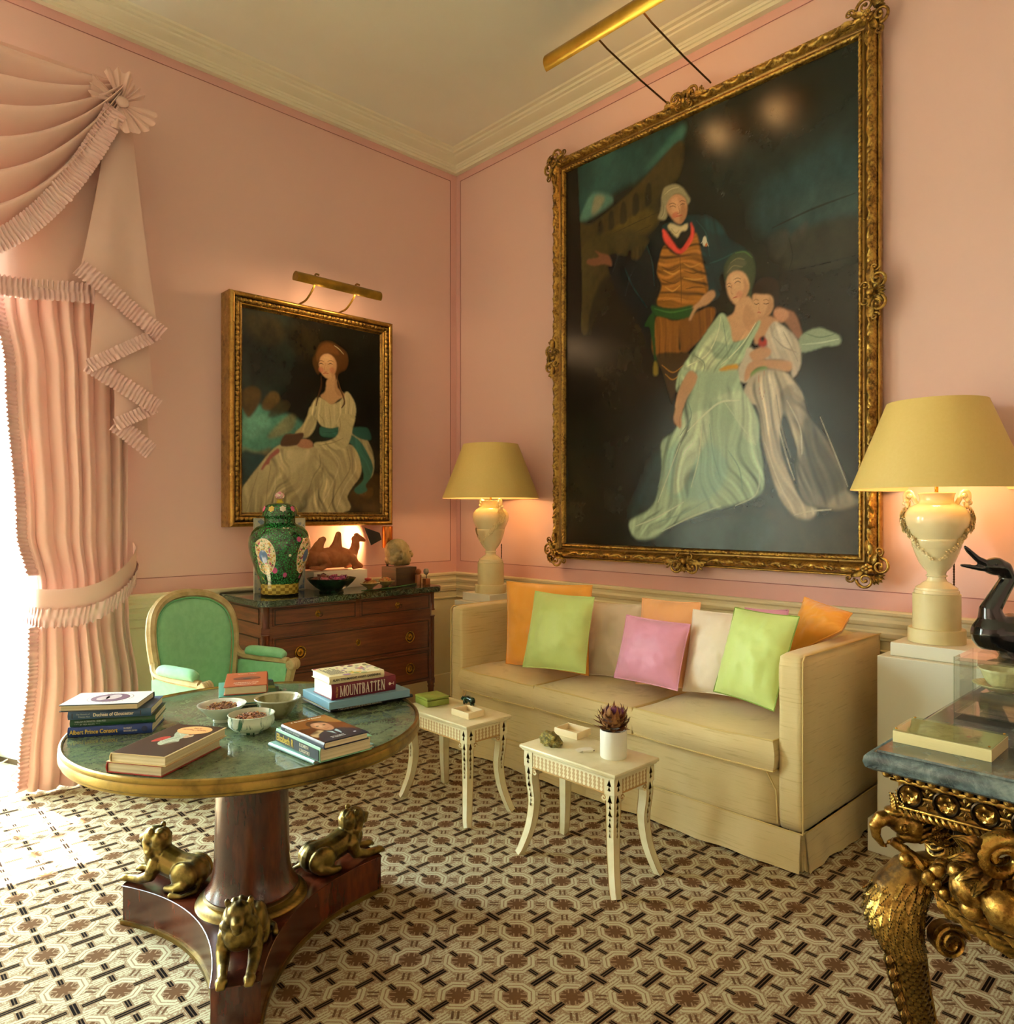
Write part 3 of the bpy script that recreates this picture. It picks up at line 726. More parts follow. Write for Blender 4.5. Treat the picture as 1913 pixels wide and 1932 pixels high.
def side_table(x0, x1, y0, y1, label):
    root = thing('side_table', label, 'table', ((x0 + x1) / 2, (y0 + y1) / 2, 0), 0, 'painted side tables before the sofa')
    hx, hy = (x1 - x0) / 2, (y1 - y0) / 2
    top = box(-hx, hx, -hy, hy, .436, .45, .005); top.join(box(-hx + .008, hx - .008, -hy + .008, hy - .008, .428, .437, .003)); top.obj('tabletop', M_TBL, root, ang=30)
    i = .018
    ap = box(-hx + i, hx - i, -hy + i, hy - i, .365, .43, .002); ap.obj('apron', M_APR, root, smooth=False)
    rim = MB()
    for z in (.3655, .428): rim.join(box(-hx + i - .002, hx - i + .002, -hy + i - .002, hy - i + .002, z - .003, z + .003, .001))
    rim.obj('apron_edging', M_BRN, root, smooth=False)
    for sx in (-1, 1):
        for sy in (-1, 1):
            # corner block and sabre leg
            px, py = sx * (hx - i - .021), sy * (hy - i - .021)
            leg = box(px - .024, px + .024, py - .024, py + .024, .362, .432, .002)
            pts = spline([(px, py, .375), (px, py, .31), (px - sx * .006, py - sy * .006, .22), (px + sx * .004, py + sy * .004, .12), (px + sx * .026, py + sy * .028, .03), (px + sx * .036, py + sy * .042, 0)], 5)
            n_ = len(pts); rr = [.0205 - .0075 * (k / (n_ - 1)) for k in range(n_)]
            leg.join(tube(pts, rr, section=[(-1, -1), (1, -1), (1, 1), (-1, 1)], up=(1, 0, 0)))
            lo = leg.obj('leg', M_TBL, root, smooth=False)
            # painted bell flowers and edge lines on the two outward faces
            dec = MB()
            for (nx, ny) in ((sx, 0), (0, sy)):
                tx, ty = -ny, nx
                for k, (zz, w_, h_) in enumerate([(.345, .010, .018), (.318, .006, .010), (.292, .008, .014), (.27, .004, .006), (.248, .006, .012), (.228, .003, .006), (.21, .004, .009), (.405, .011, .016), (.385, .008, .010)]):
                    f = min(len(pts) - 1, max(0, int((.375 - zz) / .375 * (n_ - 1)))); c0 = min(pts, key=lambda p: abs(p[2] - zz))
                    cx_, cy_ = (c0[0], c0[1]); off = .0208 if zz < .37 else .0243
                    cx_ += nx * off; cy_ += ny * off
                    if zz > .37: cx_, cy_ = px + nx * .0243, py + ny * .0243
                    P_ = [(cx_ + tx * a * w_, cy_ + ty * a * w_, zz + b_ * h_) for a, b_ in ((0, 1), (.5, .2), (1, -.6), (.3, -.5), (0, -1), (-.3, -.5), (-1, -.6), (-.5, .2))]
                    Q_ = [(x_ - nx * .001, y_ - ny * .001, z_) for x_, y_, z_ in P_]; dec.add(P_ + Q_, [tuple(range(8)), tuple(range(7, -1, -1))] + [(q, q + 8, (q + 1) % 8 + 8, (q + 1) % 8) for q in range(8)])
            for (ex, ey) in ((1, 1), (1, -1), (-1, 1), (-1, -1)):
                dec.join(tube([(p[0] + ex * (rr[k] + .0004), p[1] + ey * (rr[k] + .0004), p[2]) for k, p in enumerate(pts)][3:], .0013, 4))
            d = dec.obj('painted_flowers', M_BRN, lo, smooth=False); d['kind'] = 'stuff'
            # ionic scrolls either side of the leg head
            for (nx, ny) in ((-sx, 0), (0, -sy)):
                a = [(t_ * .34, .012 * (1 - t_ / 22)) for t_ in range(20)]
                tx, ty = (nx, ny)
                base = Vector((px + nx * .030, py + ny * .030, .347)); fx, fy = (0, sy) if nx else (sx, 0)
                sp = MB(); pth = [(base.x + tx * r_ * math.cos(q), base.y + ty * r_ * math.cos(q), base.z + r_ * math.sin(q)) for q, r_ in a]
                for off in (-.012, 0, .012): pass
                sp.join(tube(pth, .0042, 6))
                disk = lathe([(.0001, -.018), (.0125, -.018), (.0125, .018), (.0001, .018)], 16)
                sp.join(disk, T(base + Vector((fx, fy, 0)) * .000) @ (RX(PI / 2) if fy else RY(PI / 2)))
                pth2 = [(p[0] + fx * .018, p[1] + fy * .018, p[2]) for p in pth]; sp.join(tube(pth2, .0022, 5), mat=1)
                sp.obj('scroll', [M_TBL, M_BRN], root)
    return root
side_table(-1.530, -1.250, -2.745, -2.248, 'small cream painted table bearing the potted thistle head and a lump of rock')
side_table(-1.530, -1.250, -1.918, -1.420, 'small cream painted table bearing the green box, by the round table')
# things on the side tables
GB = plain('green_leather', '#8a9a3e', 0.5, hex2='#7b8a35', nscale=14, bscale=300)
g = thing('box', 'closed green leather box with a hinged lid on the side table', 'box', (-1.395, -1.495, .45), math.radians(-8))
box(-.062, .062, -.062, .062, .001, .030, .003).obj('box_body', GB, g); box(-.063, .063, -.063, .063, .0315, .044, .004).obj('lid', GB, g)
MB().add([(-.012, 0, .0445), (0, -.006, .0445), (.012, 0, .0445), (0, .006, .0445)], [(0, 1, 2, 3)]).obj('motif', plain('tooled_gold', '#a98a3a', .5), g)
def tray(loc, rz, label, w=.098, d=.124):
    r = thing('tray', label, 'tray', loc, math.radians(rz), 'small open ivory trays')
    ti = plain('ivory', '#f1dfb4', 0.4); box(-w/2, w/2, -d/2, d/2, 0, .005, .002).obj('base', ti, r)
    for nm, a in (('side', (-w/2, -w/2 + .006, -d/2, d/2)), ('side', (w/2 - .006, w/2, -d/2, d/2)), ('side', (-w/2 + .006, w/2 - .006, -d/2, -d/2 + .006)), ('side', (-w/2 + .006, w/2 - .006, d/2 - .006, d/2))):
        box(*a, .004, .030, .0015).obj(nm, ti, r)
tray((-1.405, -1.780, .45), 0, 'small open ivory tray in front of the dark bear figurine')
tray((-1.275, -2.318, .45), 3, 'small open ivory tray behind the lump of rock')
def loft_bear():
    r = thing('bear_figurine', 'small dark green stone bear figurine standing behind the ivory tray', 'figurine', (-1.285, -1.645, .4525), math.radians(90))
    b = [('c', [(-.028, 0, .026), (0, 0, .029), (.022, 0, .027)], [.015, .0155, .013]), ('e', (.040, 0, .024), (.012, .010, .010)), ('e', (.050, 0, .020), (.007, .006, .006)), ('e', (.036, .008, .034), (.004, .003, .004)), ('e', (.036, -.008, .034), (.004, .003, .004))]
    for x in (-.03, .022):
        for y in (-.008, .008): b.append(('c', [(x, y, .022), (x + .002, y, .004)], [.008, .006]))
    organic('body', plain('green_stone', '#12291c', 0.12, hex2='#1f3a29', nscale=40), b, .002, 3, r)
loft_bear()
rk = thing('rock', 'rough lump of greenish gold pyrite rock on the side table', 'rock', (-1.437, -2.345, .45))
bm = bmesh.new(); bmesh.ops.create_icosphere(bm, subdivisions=4, radius=1)
for v in bm.verts:
    c = v.co.copy(); k = 1 + .28 * mnoise.noise(c * 1.3 + Vector((3, 1, 7))) + .16 * round(mnoise.noise(c * 3.1) * 4) / 4 + .10 * mnoise.noise(c * 6)
    v.co = Vector((c.x * .036 * k, c.y * .052 * k, max(-.012, c.z * .036 * k * (1 + .3 * c.y)) + .012))
def mat_pyrite():
    m, nt, b = new_mat('pyrite'); c = coords(nt); f = noise(nt, c, 60, 5, .7)
    nt.links.new(ramp(nt, f, [(.3, '#3d3a1c'), (.5, '#6f6630'), (.62, '#a8944c'), (.75, '#59562b')]), b.inputs['Base Color']); b.inputs['Metallic'].default_value = .55; b.inputs['Roughness'].default_value = .38
    bump(nt, b, f, .8, .01); return m
frombm(bm).obj('stone', mat_pyrite(), rk, ang=25)
mt = thing('matchbook', 'white matchbook lying half open beside the white pot', 'matchbook', (-1.392, -2.497, .45), math.radians(62))
M_MW = plain('white_card', '#f0ead2', .5); box(-.020, .020, -.024, .024, 0, .008, .001).obj('cover', M_MW, mt)
MB().add([(-.020, .024, .0085), (.020, .024, .0085), (.020, .046, .003), (-.020, .046, .003)], [(0, 1, 2, 3), (3, 2, 1, 0)]).obj('flap', M_MW, mt)
box(-.0202, .0202, -.0245, -.018, .003, .006, 0).obj('striker', plain('striker', '#54402e', .9), mt)
pt = thing('flower_pot', 'plain white cylindrical pot holding a dried thistle head', 'pot', (-1.370, -2.612, .45))
M_POT = plain('white_glaze', '#efeee2', 0.3, coat=.3)
lathe([(.0001, .0), (.050, 0), (.052, .003), (.052, .104), (.051, .107), (.048, .107), (.0475, .10), (.0475, .02), (.0001, .02)], 48).obj('pot_body', M_POT, pt)
lathe([(.0001, .085), (.0474, .085)], 32).obj('soil', plain('dark_filling', '#3a281a', .9), pt)
art = thing('thistle_head', 'dried artichoke thistle with purple tuft and curling brown bracts', 'dried flower', (-1.370, -2.612, .556))
def bract(L, w, curl):
    def fn(u, v):
        U = 2 * u - 1; wv = w * (1 - v ** 2.2) * (.55 + .45 * math.sin(PI * min(1, v * 1.3 + .2)))
        y = L * v; a = curl * v * v
        return (U * wv, y * math.cos(a * .6), y * math.sin(a) * .55 + .22 * w * (U * U - 1) * (1 - v) + .002)
    g = grid(5, 7, fn); b_ = grid(5, 7, lambda u, v: tuple(Vector(fn(u, v)) - Vector((0, 0, .0012)))); b_.f = [f[::-1] for f in b_.f]; g.join(b_); return g
M_BR = plain('dry_bract', '#9a6531', 0.7, hex2='#6b3f1e', nscale=30); M_BR2 = plain('dry_bract_pale', '#b98a4e', 0.7, hex2='#7d4f28', nscale=30)
brm = [bract(.052, .013, c).mesh('bract', m, ang=180) for c, m in ((.9, M_BR), (1.6, M_BR2), (.3, M_BR))]
core = ball(.044, 20, 12, 1, 1, .66, (0, 0, .036)).obj('core', plain('thistle_core', '#5b3419', .8), art)
cnt = 0
for ring, (zr, rr, nb, tilt) in enumerate([(.006, .034, 13, .0), (.016, .040, 15, .15), (.028, .046, 16, .4), (.040, .046, 15, .75), (.050, .042, 12, 1.0)]):
    for k in range(nb):
        a = 2 * PI * k / nb + ring * .4 + random.uniform(-.1, .1); o = link('bract', brm[(k + ring) % 3], art)
        o.matrix_local = T(rr * .72 * math.cos(a), rr * .72 * math.sin(a), zr) @ RZ(a - PI / 2) @ RX(tilt + random.uniform(-.2, .2)) @ S(random.uniform(.75, 1.15))
tf = MB()
for k in range(1500):
    a = random.uniform(0, 2 * PI); ph = math.acos(1 - random.random() * .72); d = Vector((math.sin(ph) * math.cos(a), math.sin(ph) * math.sin(a), math.cos(ph)))
    p0 = Vector((0, 0, .046)) + Vector((d.x * .030, d.y * .030, d.z * .014)); p1 = p0 + (d + Vector((random.uniform(-.25, .25), random.uniform(-.25, .25), .3))).normalized() * random.uniform(.026, .042) * (1.0 if ph < .9 else .75)
    s = d.orthogonal().normalized() * .0009; mid = p0.lerp(p1, .5)
    tf.add([tuple(p0 - s), tuple(p0 + s), tuple(p1)], [(0, 1, 2)], 0 if ph < 1.02 else 1)
o = tf.obj('tuft', [plain('purple_floss', '#9b4a86', .8, hex2='#7c3568', nscale=50), plain('brown_floss', '#8a4a30', .8)], art, smooth=False); o['kind'] = 'stuff'
# ================================================================ framed portraits
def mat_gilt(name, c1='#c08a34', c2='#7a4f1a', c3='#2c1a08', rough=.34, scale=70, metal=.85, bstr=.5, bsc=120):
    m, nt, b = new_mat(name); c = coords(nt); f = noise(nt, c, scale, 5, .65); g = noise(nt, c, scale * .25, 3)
    ge = V(nt, nt.nodes.new('ShaderNodeNewGeometry').outputs['Pointiness']); cavity_shade = ge.smooth(.44, .52)   # hollows darkened in the colour to imitate occlusion shade; raised edges keep full gilt
    nt.links.new(mixc(nt, cavity_shade, lin(c3), ramp(nt, f * .6 + g * .4, [(.30, c3), (.43, c2), (.56, c1), (.75, c1)])), b.inputs['Base Color']); b.inputs['Metallic'].default_value = metal
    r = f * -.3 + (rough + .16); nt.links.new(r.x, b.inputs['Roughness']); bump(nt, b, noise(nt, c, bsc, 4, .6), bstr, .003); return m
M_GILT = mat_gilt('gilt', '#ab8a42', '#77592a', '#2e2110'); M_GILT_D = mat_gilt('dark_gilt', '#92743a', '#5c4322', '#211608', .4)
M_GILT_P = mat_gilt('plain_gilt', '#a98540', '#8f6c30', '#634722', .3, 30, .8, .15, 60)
M_OIL = paint_mat('oil_paint', .20, .15, 500, 0.0, .30)
SMALL_SRC = """
p #1d2721 30 .9 0,1 323,8 362,162 284,387 0,455
p #38301b 40 .8 42,15 246,34 284,115 151,160 24,121
p #2c2413 50 .7 303,40 524,53 483,221 362,191
p #4f8876 18 1 0,489 105,467 189,495 303,501 412,544 402,632 246,669 105,704 0,702
p #69a08c 22 .7 15,536 151,512 189,573 78,636 6,620
p #8b8158 14 .7 246,548 323,499 362,518 323,586 198,629 170,617
p #7d7a58 12 .6 0,682 105,697 189,672 151,716 0,716
p #46371d 10 1 0,414 69,379 124,402 105,474 51,534 24,522 0,482
p #5b4724 10 .9 142,443 189,396 236,399 246,441 189,488 133,486
p #33301b 12 .8 170,525 208,465 284,430 323,456 265,504
p #1c3a3c 12 1 0,709 78,706 151,723 78,810 0,867
p #3a2a17 16 .9 782,873 1000,782 1000,1000 705,1000
p #5a4022 8 .6 849,880 941,862 930,917 838,911
c .9 3
p #a89c75 5 1 771,558 861,568 930,642 953,720 941,791 901,808 872,739 793,634
p #2a5348 4 1 771,542 849,530 906,538 927,595 849,596 782,573
p #346456 4 1 749,575 827,601 884,652 941,736 930,799 884,848 895,879 827,899 793,873 866,817 849,740 793,649 749,613
p #b3a67d 6 1 1,895 42,839 105,774 189,693 265,654 382,651 503,656 727,629 804,656 849,740 838,802 782,858 738,912 705,1000 1,1002
p #c6b98f 14 .8 236,698 382,677 483,687 362,779 284,832 226,784
p #8f845f 8 .7 246,776 284,804 362,903 402,961 382,1001 284,1001 303,925
p #938762 8 .6 463,857 545,766 566,773 503,886 412,946 402,924
s #857a57 7 .7 524,692 535,751 483,812 452,887
s #cdc096 9 .6 608,673 672,746 619,854 545,960
s #8b805c 7 .7 738,659 760,758 672,868 587,989
s #cfc298 8 .6 782,680 804,764 716,867 651,989
s #8b805c 6 .7 189,764 170,850 151,991
s #cabd93 8 .6 217,749 217,848 208,991
s #8b805c 6 .6 105,802 69,894 33,991
s #8b805c 6 .5 294,861 284,933 265,998
f 100 44 0.70 60 11 1,895 105,774 236,684 463,673 566,735 524,1001 1,1002
f 62 40 0.70 50 14 503,686 738,637 827,678 844,771 771,881 705,1000 483,1001
f 60 30 0.56 30 15 771,558 930,642 953,720 901,808 872,739 793,634
p #b6aa7f 4 1 463,448 509,485 498,553 452,604 402,614 352,595 402,552 437,505
p #c3b78b 4 1 514,396 566,403 619,421 683,400 732,346 782,380 804,424 799,475 765,497 738,545 672,553 555,549 503,508 463,481 473,436
f 95 22 0.49 26 17 514,396 727,347 799,475 738,545 555,549 463,481
f 125 30 0.42 30 18 463,448 509,485 452,604 352,595 402,552
p #2f5c50 3 1 532,550 608,553 678,541 672,591 545,600
s #234a40 4 .8 545,576 608,576 667,564
p #c0b488 4 1 678,476 793,475 782,534 760,605 727,645 651,665 509,665 493,636 597,618 667,576
s #8f845f 5 .7 678,488 683,541 661,587
f 20 26 0.42 26 19 678,476 793,475 760,605 651,665 509,665 493,636 597,618
s #8f845f 4 .7 524,648 629,627 705,600
s #9a8f68 4 .7 524,484 555,512 566,541
s #9a8f68 4 .7 597,441 608,493 608,538
s #dacd9f 5 .6 566,436 576,495 597,531
s #dacd9f 5 .6 672,427 683,472 651,528
p #bd966c 4 1 578,308 603,283 656,262 661,330 721,366 672,393 619,424 566,406 535,387 571,357
p #9c7450 4 .6 651,278 664,330 705,360 672,374 640,339
p #4f3218 8 1 509,270 478,214 498,168 524,120 566,96 619,93 672,109 727,133 746,176 727,224 672,253 651,293 629,205 566,167 529,209 529,261
p #6d4826 8 .8 503,174 545,121 597,103 651,119 672,154 608,154 545,170 514,210
p #c89d72 4 1 526,209 540,178 576,160 619,164 651,195 651,233 629,273 603,289 571,286 540,263 526,235
e #b9715a .8 .7 540,248 19,15
e #b9715a .8 .7 624,243 21,17
p #a87c55 5 .5 629,167 656,202 651,248 619,281 619,236 631,204
e #d3ab80 .9 .7 582,188 29,18
s #33200f 3.2 .95 524,221 540,214 557,219
s #33200f 3.2 .95 591,215 610,207 627,212
s #5a3a1e 2.4 .9 519,208 540,200 561,204
s #5a3a1e 2.4 .9 585,201 610,192 635,197
s #9a6a48 2.4 .8 572,211 564,242 572,253
s #8c5540 2 .8 561,255 572,256 585,251
s #9a4438 3.4 .95 553,267 572,262 595,263
s #3d2514 9 .95 540,282 540,334 519,388 503,441
s #3d2514 9 .95 656,270 678,328 705,371 716,409 694,437
s #6b4525 4 .8 661,277 685,335 714,386 699,429
s #b2ac80 4 .9 638,109 672,122 710,146
p #4b3020 3 1 282,606 347,597 412,588 402,625 364,654 255,663
s #6b4a30 2.5 .8 286,608 347,600 408,591
p #a8775a 4 1 402,621 452,622 478,637 473,661 412,668 367,656 382,642
p #8f5249 4 1 236,677 198,700 165,730 125,781 135,789 156,765 165,762 175,758 193,729 244,698
"""
